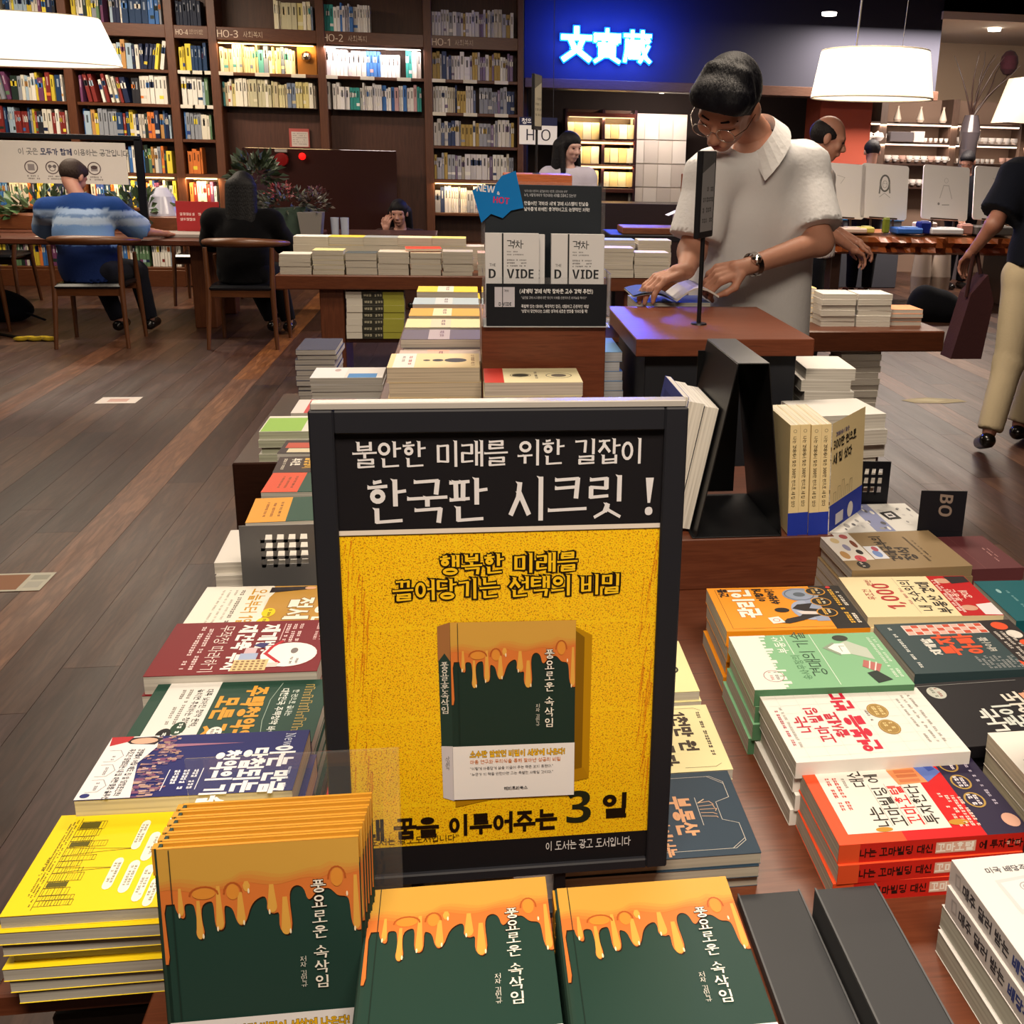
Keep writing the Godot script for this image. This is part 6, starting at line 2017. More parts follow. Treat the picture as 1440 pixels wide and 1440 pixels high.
func c_tenm(mb: MB) -> void:
	mb.lay(1)
	var ink := H("3a2a20")
	text(mb, "1천만 원", 16, 34, 24, ink, {"th": 0.19, "squeeze": 0.95})
	text(mb, "부동산 투자", 10, 66, 24, ink, {"th": 0.19, "squeeze": 0.95})
	mb.pdash(18, 14, 110, 6, H("4a3a30"), 3)
	mb.pline([Vector2(8, 60), Vector2(8, 20), Vector2(14, 12)], 0.6, H("6a5a48")); mb.pline([Vector2(144, 60), Vector2(144, 20), Vector2(138, 12)], 0.6, H("6a5a48"))

func c_loop(mb: MB) -> void:
	mb.lay(1)
	mb.pring(60, 36, 13, 16, 3.0, H("2a2a22"), 18); mb.pring(88, 36, 13, 16, 3.0, H("2a2a22"), 18)

func c_dollar(mb: MB) -> void:
	mb.lay(1)
	text(mb, "미국 배당주 집중 투자로", 26, 16, 8, H("4a4a50"), {"th": 0.13})
	text(mb, "만드는 평생 월급", 100, 16, 8, H("4a4a50"), {"th": 0.13})
	mb.ppoly([Vector2(28, 34), Vector2(70, 30), Vector2(112, 34), Vector2(110, 78), Vector2(70, 70), Vector2(30, 80)], H("c8c8cc")); mb.lay(2)
	mb.ppoly([Vector2(32, 38), Vector2(70, 34), Vector2(108, 38), Vector2(106, 72), Vector2(70, 65), Vector2(34, 74)], H("dadadd")); mb.lay(3)
	mb.pring(56, 46, 7, 6, 1.0, H("9a9aa2")); mb.pring(56, 46, 4, 3, 0.8, H("9a9aa2"))
	text(mb, "100", 44, 62, 7, H("a4a4ac"), {"bold": 700, "gap": 0.3})
	mb.ppoly([Vector2(80, 40), Vector2(130, 36), Vector2(134, 58), Vector2(92, 66)], H("33343a"))
	mb.pline([Vector2(60, 110), Vector2(66, 100), Vector2(76, 108), Vector2(86, 98), Vector2(92, 110), Vector2(84, 122), Vector2(70, 120), Vector2(60, 110)], 0.5, H("c4c4c8"))
	mb.pline([Vector2(80, 128), Vector2(92, 120), Vector2(104, 130), Vector2(96, 140)], 0.5, H("c4c4c8"))
	text(mb, "매주 달러 받는", 30, 150, 16, H("3c3e48"), {"th": 0.16}); text(mb, "배당주 통장", 30, 172, 18, H("2f448c"), {"th": 0.18})
	mb.ppoly([Vector2(70, 150), Vector2(78, 146), Vector2(76, 158)], H("33343a"))

func spine_dollar(mb: MB) -> void:
	mb.lay(1)
	mb.pline([Vector2(12, 8), Vector2(20, 6), Vector2(22, 18), Vector2(14, 20), Vector2(12, 8)], 2.0, H("b4b0b2"))
	text(mb, "매주 달러 받는 ", 26, 6.5, 13, H("3c3c44"), {"th": 0.16, "squeeze": 0.92})
	text(mb, "배당주 통장", 116, 6.5, 13, H("38488a"), {"th": 0.18, "squeeze": 0.92})
	mb.pdash(192, 10, 24, 5, H("77757a"), 4)

func c_khaki(mb: MB) -> void:
	mb.prect(38, 0, 152, 60, H("d8d4ce"))
	mb.lay(1)
	for q in [[60, 14, 16, 8, "b08a5c"], [90, 30, 14, 6, "8a8aa8"], [120, 20, 12, 8, "c8b48a"], [104, 50, 16, 5, "7a4a3a"], [70, 46, 10, 6, "2a2624"], [136, 44, 10, 8, "a85a5a"]]: mb.pell(q[0], q[1], q[2], q[3], H(q[4]), 12)
	mb.prect(40, 62, 92, 90, H("cfd4e0")); mb.lay(2); mb.pell(60, 76, 14, 8, H("6a86c0")); mb.pell(80, 80, 10, 6, H("a84a5a"))
	text(mb, "경매공부의", 30, 92, 22, H("2c2420"), {"th": 0.16, "squeeze": 0.9}); text(mb, "정석", 30, 118, 26, H("2c2420"), {"th": 0.16})
	mb.pell(20, 30, 14, 11, H("1e1a18")); mb.pell(44, 36, 13, 10, H("c8505c")); mb.lay(3); mb.pdash(12, 26, 18, 5, H("c8c0b4"), 2); mb.pdash(36, 32, 18, 5, H("7a2a34"), 3)
	mb.pdash(24, 156, 100, 5, H("55483c"), 5); mb.pdash(40, 166, 70, 4, H("55483c"), 7)

func c_plainmaroon(mb: MB) -> void:
	mb.lay(1); mb.pdash(30, 150, 60, 7, H("c89a98"), 3); mb.pdash(50, 170, 40, 5, H("c89a98"), 4); mb.prect(0, 60, 152, 61, H("8a5a58"))

func c_scribble(mb: MB) -> void:
	var g := RandomNumberGenerator.new()
	g.seed = 30
	mb.prect(0, 100, 152, 140, H("7d84a8"))
	for i in 60:
		mb.lay(1 + i * 0.02)
		mb.pell(g.randf_range(10, 142), g.randf_range(10, 220), g.randf_range(3, 12), g.randf_range(2, 6), [H("8a8a8c"), H("55555a"), H("b4b4b6"), H("d0d0ce")][g.randi_range(0, 3)], 9)
	mb.lay(3)
	mb.ppoly([Vector2(60, 150), Vector2(100, 146), Vector2(108, 176), Vector2(64, 180)], H("1e1e22")); mb.lay(4); mb.ppoly([Vector2(70, 156), Vector2(94, 154), Vector2(98, 170), Vector2(74, 172)], H("c8c8cc")); mb.prect(78, 158, 88, 168, H("2a2a2e"))

func c_sidegreen(mb: MB, top: String) -> void:
	mb.prect(0, 150, 152, 225, H(top)); mb.lay(1)
	text(mb, "주식투자", 30, 60, 20, H("d4d8d0"), {"th": 0.12}); mb.pdash(30, 90, 80, 8, H("b8c4bc"), 4)
	for k in 3: mb.pdash(30, 164 + k * 14, 90, 6, H("8a4a20") if k else H("6a3a1a"), 8 + k)
	mb.prect(4, 4, 50, 40, H("6a5a62"))

func c_brown(mb: MB) -> void:
	mb.prect(0, 0, 152, 120, H("d8d4c8")); mb.lay(1)
	text(mb, "월급쟁이", 16, 140, 24, H("d8a83a"), {"th": 0.17}); text(mb, "부자로", 20, 172, 22, H("e4e0d4"), {"th": 0.17}); mb.pdash(20, 204, 100, 8, H("c8c0b0"), 5); mb.pdash(20, 60, 100, 10, H("8a8478"), 6)

func c_cream(mb: MB) -> void:
	mb.prect(0, 160, 152, 212, H("e6e0da")); mb.lay(1); mb.pdash(30, 168, 90, 10, H("a8504a"), 3); mb.pdash(30, 186, 60, 8, H("8a8480"), 4)
	mb.pell(76, 60, 22, 28, H("2c2822")); mb.pell(76, 104, 13, 14, H("2c2822")); mb.pell(76, 132, 8, 9, H("2c2822")); mb.pdash(20, 12, 110, 10, H("8a5a3a"), 7)

func c_people(mb: MB) -> void:
	mb.prect(0, 180, 152, 225, H("c43a30")); mb.lay(1)
	mb.pring(80, 50, 26, 30, 2, H("55504a")); mb.pell(80, 50, 15, 18, H("6a645c")); mb.pell(76, 140, 16, 20, H("3c3c34")); mb.pring(76, 140, 20, 24, 1.6, H("55504a")); mb.pdash(40, 100, 70, 8, H("6a645c"), 3)

func c_divide(mb: MB) -> void:
	# 132 x 205
	mb.lay(1)
	mb.prect(40, 0, 44, 205, H("2e3033"))
	text(mb, "격차", 52, 16, 20, H("2a2c30"), {"th": 0.1, "gap": 0.0})
	mb.pdash(52, 42, 28, 4, H("88888c"), 3); mb.pdash(52, 49, 40, 4, H("88888c"), 4)
	for k in 3: mb.pdash(52, 62 + k * 7, 46, 4, H("6a6a6e"), 5 + k)
	text(mb, "THE", 10, 72, 8, H("3a3c40"), {"bold": 400})
	text(mb, "D", 8, 84, 26, H("2a2c30"), {"bold": 700}); text(mb, "VIDE", 52, 84, 26, H("2a2c30"), {"bold": 700, "squeeze": 0.95})

func c_office(mb: MB) -> void:
	# beige front cover of the upright books
	mb.prect(0, 172, 152, 225, H("2438a0")); mb.lay(1)
	text(mb, "경매에서 찾은", 20, 20, 9, H("4a4a80"), {"th": 0.13})
	text(mb, "300만 원으로", 16, 36, 18, H("2a2622"), {"th": 0.17, "squeeze": 0.84}); mb.prect(70, 56, 136, 58, H("2a2622"))
	text(mb, "세 집 샀다", 16, 64, 20, H("2a2622"), {"th": 0.17, "squeeze": 0.9})
	for k in 5: mb.pline([Vector2(30 + k * 18, 158), Vector2(30 + k * 18, 140 - (k % 3) * 8), Vector2(40 + k * 18, 140 - (k % 3) * 8), Vector2(40 + k * 18, 158)], 0.8, H("6a6050"))
	for k in 2: mb.pline([Vector2(10, 162 + k * 5), Vector2(140, 162 + k * 5)], 1, H("6a6050"))
	mb.lay(2); mb.pell(110, 196, 15, 17, H("dcd8d4")); mb.prect(30, 186, 66, 208, H("d4d4dc")); mb.lay(3); mb.pdash(36, 192, 26, 5, H("6a6a90"), 3); mb.pdash(100, 192, 20, 4, H("8a8a90"), 4)

func spine_office(mb: MB) -> void:
	mb.prect(172, 0, 225, 20, H("2438a0")); mb.lay(1)
	text(mb, "나는 경매에서 찾은 300만 원으로 세 집 샀다", 22, 7, 7, H("4a4030"), {"th": 0.12, "squeeze": 0.92})
	mb.pring(12, 10, 3, 3, 0.7, H("6a6050"), 10)

# ---------------------------------------------------------------- placing the front books
func cov(id: String, col: String, t: float, art, more := {}) -> Dictionary:
	var d := {"id": id, "cover": H(col), "t": t, "page": H("cfcac0")}
	if art != null: d["art"] = art
	d.merge(more, true)
	return d

func front_books() -> void:
	var T := TABLE
	# left-hand row, cover tops towards the aisle in the middle (near to far)
	var mid := -0.33
	pile("paperback", cov("yellow", "e8cb1e", 0.0143, c_yellow, {"spine": H("e8cb1e"), "page": H("bdb9b0"), "w": 0.145}), 7, -0.323, T, 0.9, -90.6, "yellow paperback with a line-drawn city and white speech bubbles, top of its stack", "yellow-edged paperback lower in the stack under the line-drawn city cover", "stack of yellow city paperbacks", 0.006)
	pile("paperback", cov("navy", "1d2363", 0.03, c_navy, {"page": H("d8cfae"), "w": 0.116}), 4, -0.306, T, 1.026, -90.9, "navy paperback with a night skyline and a white lower band, top of its stack", "navy paperback lower in the stack under the night skyline cover", "stack of navy skyline paperbacks", 0.007)
	pile("paperback", cov("housing", "23453a", 0.0195, c_housing, {"w": 0.148}), 5, -0.303, T, 1.168, -91.6, "dark green paperback with gold lettering and a white band, top of its stack", "dark green paperback lower in the stack beside the navy ones", "stack of green housing paperbacks", 0.006)
	pile("paperback", cov("maroon", "74151f", 0.0275, c_maroon), 4, -0.318, T, 1.318, -91.2, "maroon paperback with white lettering and a white round picture, top of its stack", "maroon paperback lower in the stack between the green and the gold ones", "stack of maroon paperbacks", 0.006)
	pile("paperback", cov("gold", "e2dccf", 0.02, c_gold), 5, -0.312, T, 1.462, -92.0, "gold and cream paperback with yellow ovals, top of its stack", "cream paperback lower in the stack before the grey bookend", "stack of gold and cream paperbacks", 0.006)
	pile("paperback", cov("whiteplain", "d8d4cc", 0.02, null), 5, -0.325, T, 1.72, -88, "white paperback on top of the stack behind the grey bookend", "white paperback lower in the stack behind the grey bookend", "stack of white paperbacks behind the bookend", 0.012)
	pile("paperback", cov("green_a", "1f4a3c", 0.02, func(m): c_sidegreen(m, "e09a2c"), {"w": 0.14}), 4, -0.325, T, 1.955, -87, "green paperback with an amber band, behind the grey bookend", "green paperback lower in the stack with the amber band", "stack of green and amber paperbacks", 0.008)
	pile("paperback", cov("green_b", "1f4a3c", 0.02, func(m): c_sidegreen(m, "d8502c"), {"w": 0.13}), 4, -0.325, T, 2.12, -91, "green paperback with a red-orange band, farther along the left row", "green paperback lower in the stack with the red-orange band", "stack of green and red paperbacks", 0.006)
	pile("paperback", cov("brown", "33211c", 0.02, c_brown, {"w": 0.12}), 4, -0.328, T, 2.25, -88, "dark brown paperback with yellow lettering in the left row", "dark brown paperback lower in its stack in the left row", "stack of dark brown paperbacks", 0.006)
	pile("paperback", cov("brown2", "2e201e", 0.02, func(m): m.lay(1); m.prect(30, 130, 90, 215, H("b84a34")); m.prect(96, 150, 140, 205, H("cfc4a4")), {"w": 0.11, "page": H("e0dcd4")}), 4, -0.34, T, 2.385, -92, "dark paperback with a red and cream pattern in the left row", "dark paperback lower in the stack with the red and cream pattern", "stack of dark patterned paperbacks", 0.006)
	pile("paperback", cov("lime", "d8d8cc", 0.02, func(m): m.lay(1); m.prect(20, 120, 150, 222, H("8ab84a")), {"page": H("c8cdb4")}), 4, -0.42, T, 2.6, -90, "white and lime green book at the far end of the left row", "thick pale book lower in the far stack of the left row", "stack with the lime green book", 0.01)
	# far left: navy stack on the low plinth, grey and blue books beside it
	pile("hardback", cov("navyhard", "1b2140", 0.0188, null, {"w": 0.14, "page": H("cfcac2")}), 13, -0.545, 0.53, 3.72, 0, "topmost navy book of the tall pile on the low plinth", "navy book in the tall pile on the low plinth", "tall pile of navy books", 0.008)
	pile("paperback", cov("bluewhite", "d8d8da", 0.0225, func(m): m.prect(0, 0, 152, 120, H("d0ccca")); m.lay(1); m.prect(90, 20, 150, 110, H("3a7ab8")); m.pell(40, 150, 20, 10, H("b09a98")), {"page": H("d4d0c8")}), 11, -0.385, 0.53, 3.22, -90, "grey book with a blue corner on the pile beside the navy ones", "pale book lower in the pile beside the navy ones", "pile with the blue-cornered book", 0.008)
	pile("paperback", cov("redlabel", "d8d0cc", 0.0225, func(m): m.prect(0, 60, 152, 190, H("c03a3c")); m.lay(1); m.pdash(20, 90, 100, 16, H("e8dcd8"), 3), {"page": H("cfcac2")}), 3, -0.38, T, 2.83, -90, "white book with a red label just above the poster's left corner", "white book lower in the stack above the poster's left corner", "stack with the red label", 0.006)
	# raised tier: cream book and the rows behind it
	pile("hardback", cov("cream", "e8cf9a", 0.038, c_cream, {"w": 0.17, "page": H("dccdb4")}), 4, -0.085, 0.82, 2.49, -90, "thick cream book with black ovals on the tall stack behind the poster", "thick cream book lower in the stack behind the poster", "stack of thick cream books", 0.004)
	pile("paperback", cov("people", "e6dcb4", 0.032, c_people, {"page": H("cfc8bc"), "w": 0.15}), 5, 0.148, 0.82, 2.28, -90, "cream book with dark portraits on the stack in front of the wooden pedestal", "pale book lower in the stack in front of the wooden pedestal", "stack with the portrait cover", 0.005)
	var o := make_book("paperback", cov("orangeslip", "d8502c", 0.012, func(m): m.lay(1); m.prect(10, 10, 140, 70, H("e8dcd4"))))
	o.position = W(0.15, 0.82, 2.18); o.rotation.y = deg_to_rad(-88)
	tag(o, "orange paperback lying low in front of the portrait cover stack", "book")
	var far := [[2.68, "c8b4ac", "paleredder", "e6b0a0", 5], [2.86, "5a5060", "purplegrey", "a89aa0", 6], [3.05, "d8cf9a", "paleyellow", "cfc4a8", 6], [3.26, "d89a34", "orangeyellow", "dccfa8", 6], [3.5, "9fb0bc", "bluegrey", "b8c0c4", 6], [3.8, "e0bf2c", "brightyellow", "d8d2bc", 6]]
	var fw := ["pale pink", "dark purple-grey", "pale yellow", "orange and white", "light blue-grey", "bright yellow"]
	for k in far.size():
		var q: Array = far[k]
		var c2 := H(q[3])
		pile("paperback", cov(q[2], q[1], 0.025, func(m): m.lay(1); m.prect(0, 90, 152, 150, c2); m.lay(2); m.pdash(20, 106, 90, 14, H("6a4a5a"), 4), {"page": H("cfc9be")}), q[4], -0.075, 0.82, q[0], -90, "%s book topping a stack in the receding row behind the cream one" % fw[k], "pale-edged book in a receding stack behind the cream one", "receding stacks on the raised tier", 0.01)
	# right-hand rows, cover tops towards the middle aisle
	pile("paperback", cov("hotel", "d8502c", 0.024, c_hotel, {"spine": H("c2281f"), "spine_art": spine_hotel, "page": H("c4bcae")}), 3, 0.508, T, 0.954, 90.0, "red and orange paperback with a cream title panel and toy blocks, top of its stack", "red-spined paperback lower in the stack with the toy block cover", "stack of red hotel paperbacks", 0.004)
	pile("paperback", cov("salary", "e2e0dc", 0.0225, c_salary, {"page": H("c8c4ba")}), 4, 0.4985, T, 1.081, 90.6, "white paperback with dark red lettering and two gold medallions, top of its stack", "white paperback lower in the stack with the gold medallions", "stack of white medallion paperbacks", 0.004)
	pile("paperback", cov("auction", "7fb58c", 0.025, c_auction, {"spine": H("4f7a5a"), "page": H("c9c4b8")}), 4, 0.492, T, 1.228, 88.8, "mint green paperback with a hand holding a house, top of its stack", "mint green paperback lower in its stack", "stack of mint green paperbacks", 0.004)
	pile("paperback", cov("orange", "e8921e", 0.025, c_orange, {"spine": H("e8921e"), "page": H("c4beb4")}), 4, 0.497, T, 1.395, 88.4, "bright orange paperback with a running man in black, top of its stack", "orange paperback lower in the stack with the running man", "stack of orange paperbacks", 0.004)
	pile("paperback", cov("nomoney", "1d1b20", 0.017, c_nomoney, {"spine": H("15141a")}), 5, 0.72, T, 1.102, 92.0, "black paperback with grey and copper lettering, right of the white medallion one", "black paperback lower in its stack at the right", "stack of black paperbacks", 0.006)
	pile("paperback", cov("dad", "33454a", 0.018, c_dad), 5, 0.737, T, 1.268, 89.6, "slate paperback with orange lettering and a red grid, top of its stack", "slate paperback lower in its stack at the right", "stack of slate paperbacks", 0.006)
	pile("paperback", cov("thousand", "e6d6ac", 0.018, c_thousand), 5, 0.742, T, 1.44, 87.0, "cream paperback with a big red 1,000 and a red band, top of its stack", "cream paperback lower in the stack with the red 1,000", "stack of cream 1,000 paperbacks", 0.006)
	pile("paperback", cov("khaki", "8a7658", 0.02, c_khaki, {"w": 0.17, "page": H("d8d4cc")}), 5, 0.77, T, 1.612, 91.0, "khaki paperback with colourful pictures, behind the cream 1,000 one", "khaki paperback lower in its stack", "stack of khaki paperbacks", 0.006)
	pile("paperback", cov("scribble", "c8c8c6", 0.018, c_scribble), 5, 0.8, T, 1.8, 90, "grey and white picture book beside the upright beige books", "grey picture book lower in its stack", "stack of grey picture books", 0.01)
	pile("paperback", cov("tealbook", "155a64", 0.02, func(m): m.lay(1); m.pell(110, 40, 8, 6, H("8ab4b8")); m.pdash(40, 60, 70, 8, H("6a9aa0"), 3), {"h": 0.14}), 4, 0.945, T, 1.43, 88, "dark teal paperback at the right end of the far row", "dark teal paperback lower in its stack", "stack of dark teal paperbacks", 0.006)
	pile("paperback", cov("plainmaroon", "5c3236", 0.0225, c_plainmaroon, {"h": 0.1}), 4, 0.938, T, 1.612, 90, "dull maroon paperback at the right end beside the khaki one", "dull maroon paperback lower in its stack", "stack of dull maroon paperbacks", 0.006)
	pile("paperback", cov("whitedots", "e0ddd8", 0.0225, func(m):
		m.lay(1)
		for k in 9: m.prect(12 + k * 8, 14, 15 + k * 8, 17, H("9a98a4")), {"page": H("d0c8b0"), "w": 0.12}), 5, 0.745, T, 0.95, 90, "white dotted book beside the black paperbacks at the dark sign holder", "white book in the dotted stack", "stack of white dotted books", 0.003)
	# stack at the bottom right corner
	for k in 4:
		o = make_book("paperback", cov("dollar", "dcdada", 0.027, c_dollar, {"spine": H("d4d0d0"), "spine_art": spine_dollar, "page": H("c8ccc0")} if k > 1 else {"id": "dollar_low", "spine": H("dcdada"), "page": H("c8ccc0")}), k == 3)
		o.position = W(0.559 - (0.004 if k < 2 else 0.0) + 0.003 * (k % 2), T + k * 0.027, 0.688 + 0.004 * (k % 2))
		o.rotation.y = deg_to_rad(1.5 if k > 1 else 181.5)
		tag(o, "white paperback with a faint banknote drawing, top of the corner stack" if k == 3 else ("white paperback with blue spine lettering just under the banknote cover" if k == 2 else "white paperback turned page-side out low in the corner stack"), "book", "corner stack of white banknote paperbacks")
	# between poster and right-hand row
	pile("hardback", cov("assets", "26394a", 0.0148, c_assets, {"page": H("b8b2a4")}), 3, 0.2065, T, 0.985, -90, "slate blue hardback with copper lettering, half behind the poster", "slate blue hardback lower in its stack beside the poster", "stack of slate blue hardbacks", 0.005)
	pile("paperback", cov("tenm", "e6dca8", 0.015, c_tenm), 3, 0.2145, T, 1.138, -90, "pale cream paperback with brown lettering, half behind the poster", "pale cream paperback lower in its stack beside the poster", "stack of pale cream paperbacks", 0.005)
	pile("paperback", cov("loop", "e4dfa8", 0.015, c_loop), 3, 0.2145, T, 1.326, -90, "pale yellow paperback with a black loop, just right of the poster", "pale yellow paperback lower in its stack by the wooden riser", "stack of pale yellow paperbacks", 0.004)
	pile("paperback", cov("redtop", "d2322c", 0.016, null), 2, -0.065, T, 1.02, -90, "plain red paperback peeping out left of the poster", "plain red paperback under another left of the poster", "red paperbacks behind the poster", 0.004)
	pile("paperback", cov("whitetop", "dedad6", 0.018, func(m): m.lay(1); m.prect(10, 180, 60, 215, H("d8744c"))), 3, -0.062, T, 1.2, -90, "white paperback with an orange patch peeping out left of the poster", "white paperback under another left of the poster", "white paperbacks behind the poster", 0.004)
	# ---- the honey hardbacks at the front
	var honey := cov("honey", "25403a", 0.0152, honey_art, {"head": H("c98f30"), "w": 0.16, "h": 0.238, "hard": true, "spine": H("2b4039"), "page": H("cdb276")})
	for s in 2:
		var xx: float = [-0.0125, 0.156][s]
		for k in 9:
			o = make_book("hardback", honey, k == 8)
			o.position = W(xx, T + k * 0.0152, 0.666 - 0.016 * s)
			o.rotation.y = deg_to_rad([0.6, 0.0][s] if k == 8 else rng.randf_range(-0.6, 0.6))
			tag(o, ["honey-dripping dark green hardback on top of the stack beside the standing copies", "honey-dripping dark green hardback on top of the stack beside the grey trays"][s] if k == 8 else ["dark green hardback under the honey cover beside the standing copies", "dark green hardback under the honey cover beside the grey trays"][s], "book", ["first lying stack of honey hardbacks", "second lying stack of honey hardbacks"][s])
	# standing copies in a clear holder
	var hold := thing("acrylic_holder", "clear acrylic holder with a raised floor carrying the standing honey hardbacks", "holder", W(-0.175, T, 0.77))
	var mb := MB.new()
	mb.box(Vector3(0, 0.0015, 0.01), Vector3(0.18, 0.003, 0.115), H("cfd2d4"), 0.002)
	part(hold, "block", mb.mesh(), mat("print"))
	mb = MB.new()
	mb.box(Vector3(0.012, 0.13, -0.054), Vector3(0.19, 0.258, 0.003), Color.WHITE, 0.001)
	part(hold, "back_plate", mb.mesh(), mat("acrylic"))
	var thin := honey.duplicate()
	thin["t"] = 0.0096
	thin["id"] = "honey_standing"
	for k in 6:
		o = make_book("hardback", thin, true)
		var b := Basis(Vector3.RIGHT, PI / 2 - 0.06)
		o.basis = b
		o.position = W(-0.1755 + [0.0, 0.002, 0.003, 0.004, 0.005, 0.006][k], T + 0.0165 + 0.1195 - 0.014, 0.7275 + k * 0.0099)
		tag(o, "dark green honey hardback standing foremost in the clear holder" if k == 0 else "dark green honey hardback standing %s in the clear holder" % ["", "second", "third", "fourth", "fifth", "hindmost"][k], "book", "standing honey hardbacks")
	# grey trays
	for q in [[0.322, 0.72, 0.071, 0.33, 0.012, "thinner dark grey metal tray lying beside the honey hardbacks"], [0.3945, 0.69, 0.069, 0.322, 0.042, "thicker dark grey metal tray lying before the red-spined stack"]]:
		var tr := thing("metal_tray", q[5], "tray", W(q[0], T, q[1]))
		mb = MB.new()
		mb.box(Vector3(0, q[4] / 2, 0), Vector3(q[2], q[4], q[3]), H("3c3e42"), 0.0015)
		part(tr, "body", mb.mesh(), mat("print"))
		mb = MB.new()
		for s in [-1, 1]: mb.box(Vector3(s * (q[2] / 2 - 0.001), q[4] + 0.0006, 0), Vector3(0.002, 0.0012, q[3]), H("5a5c60"))
		part(tr, "rim", mb.mesh(), mat("print"))

# ---------------------------------------------------------------- poster stand
func poster() -> void:
	var x0 := -0.144; var x1 := 0.206; var y0 := 0.753; var y1 := 1.2655; var d := 0.895
	var t := thing("poster_stand", "black framed yellow poster advertising the honey hardback, standing on the front table", "sign", W((x0 + x1) / 2, TABLE, d))
	var w := x1 - x0
	var h := y1 - y0
	var yc := h / 2 + y0 - TABLE
	var fw := 0.0222
	var fb := 0.012
	var black := H("23242a")
	for s in [-1, 1]:
		var mb := MB.new()
		mb.box(Vector3(s * (w / 2 - fw / 2), yc, 0), Vector3(fw, h, 0.016), black, 0.0015)
		part(t, "frame_side", mb.mesh(), mat("print"))
		mb = MB.new()
		var rh := fw if s > 0 else fb
		mb.box(Vector3(0, yc + s * (h / 2 - rh / 2), 0), Vector3(w - fw * 2, rh, 0.016), black, 0.0015)
		part(t, "frame_rail", mb.mesh(), mat("print"))
	var mb2 := MB.new()
	mb2.box(Vector3(0, yc + h / 2 + 0.0035, -0.001), Vector3(w - 0.004, 0.007, 0.014), H("a8a4a0"), 0.001)
	part(t, "top_slot", mb2.mesh(), mat("gloss"), "clear plastic edge of the poster pocket")
	# sheet: black head, gold field, black foot
	var iw := w - fw * 2
	var ih := h - fw - fb
	var X := -iw / 2
	var Y := yc + h / 2 - fw
	mb2 = MB.new()
	mb2.box(Vector3(0, Y - ih / 2, 0.001), Vector3(iw, ih, 0.004), H("1b1a1e"))
	part(t, "backing_sheet", mb2.mesh(), mat("print"))
	mb2 = MB.new()
	var k := 0.943
	mb2.plane(Vector3(X, Y, 0.0031), Vector3.RIGHT, Vector3.DOWN)
	mb2.pu *= k; mb2.pv *= k
	var W1 := iw * 1000.0 / k
	mb2.prect(0, 107, W1, 473, H("f2cf1a"))
	# deeper orange brushed along the printed edges
	var er := RandomNumberGenerator.new()
	er.seed = 14
	for i in 70:
		mb2.lay(0.3 + i * 0.02)
		var left := i % 2 == 0
		var a := er.randf_range(0, 26) if left else W1 - er.randf_range(0, 16)
		var v0 := er.randf_range(108, 400)
		var ln := er.randf_range(20, 72)
		var wd := er.randf_range(0.4, 1.6)
		mb2.ppoly([Vector2(clampf(a, 1, W1 - 3), v0), Vector2(clampf(a + wd, 2, W1 - 1), v0 + 3), Vector2(clampf(a - 4, 1, W1 - 2), v0 + ln)], H("dd9a14"))
	var m := StandardMaterial3D.new()
	m.resource_name = "gold poster field"
	m.vertex_color_use_as_albedo = true
	m.vertex_color_is_srgb = true
	m.roughness = 0.5
	m.albedo_texture = noise_tex(0.03, [H("7a4a14"), H("9a6a20"), H("d8a040"), H("fff0c8"), H("ffffff"), H("fff6dc"), H("ffd884"), H("f0b050"), H("d08a30")], 1024, FastNoiseLite.TYPE_SIMPLEX, 5, 31)
	m.uv1_triplanar = true
	m.uv1_scale = Vector3(10, 10, 10)
	part(t, "gold_field", mb2.mesh(), m)
	mb2 = MB.new()
	mb2.plane(Vector3(X, Y, 0.00345), Vector3.RIGHT, Vector3.DOWN)
	mb2.pu *= k; mb2.pv *= k
	mb2.prect(0, 101, W1, 107, H("d8cfc6"))
	mb2.lay(0.5)
	mb2.prect(0, 106, W1, 107, H("4a3a1a"))
	mb2.lay(1)
	var ink := H("d6d5da")
	text(mb2, "불안한 미래를 위한 길잡이", 16, 9, 27, ink, {"serif": true, "th": 0.115, "gap": 0.0, "to": 304, "space": 0.4})
	text(mb2, "한국판 시크릿 !", 27, 48, 47, ink, {"serif": true, "th": 0.115, "gap": 0.0, "to": 318, "space": 0.5})
	var gold := H("eec022"); var dk := H("201408")
	text(mb2, "행복한 미래를", 97, 130, 22, gold, {"serif": true, "th": 0.14, "gap": 0.04, "to": 240, "out": 2.2, "out_col": dk, "space": 0.4})
	text(mb2, "끌어당기는 선택의 비밀", 50, 156, 23, gold, {"serif": true, "th": 0.14, "gap": 0.04, "to": 286, "out": 2.2, "out_col": dk, "space": 0.4})
	mb2.lay(1)
	text(mb2, "내 꿈을 이루어주는", 10, 437, 26, dk, {"th": 0.17, "gap": 0.05, "to": 222, "space": 0.42})
	text(mb2, "3", 232, 413, 47, H("26281a"), {"bold": 700})
	text(mb2, "일", 271, 422, 31, dk, {"th": 0.17})
	text(mb2, "\"본 도서는 광고도서입니다\"", 2, 461, 8.4, H("3a2408"), {"th": 0.09})
	text(mb2, "이 도서는 광고 도서입니다", 209, 479, 12, H("d8d8dc"), {"th": 0.1, "to": 306})
	# picture of the book, printed with its drop shadow
	mb2.lay(0.6)
	mb2.ppoly([Vector2(236, 214), Vector2(256, 226), Vector2(256, 398), Vector2(236, 400)], H("b0820e"))
	mb2.lay(0.8)
	mb2.ppoly([Vector2(236, 218), Vector2(248, 228), Vector2(248, 396), Vector2(236, 398)], H("7d5a0c"))
	mb2.ppoly([Vector2(110, 427), Vector2(256, 400), Vector2(250, 386), Vector2(110, 414)], H("a87a0e"))
	mb2.lay(1.2)
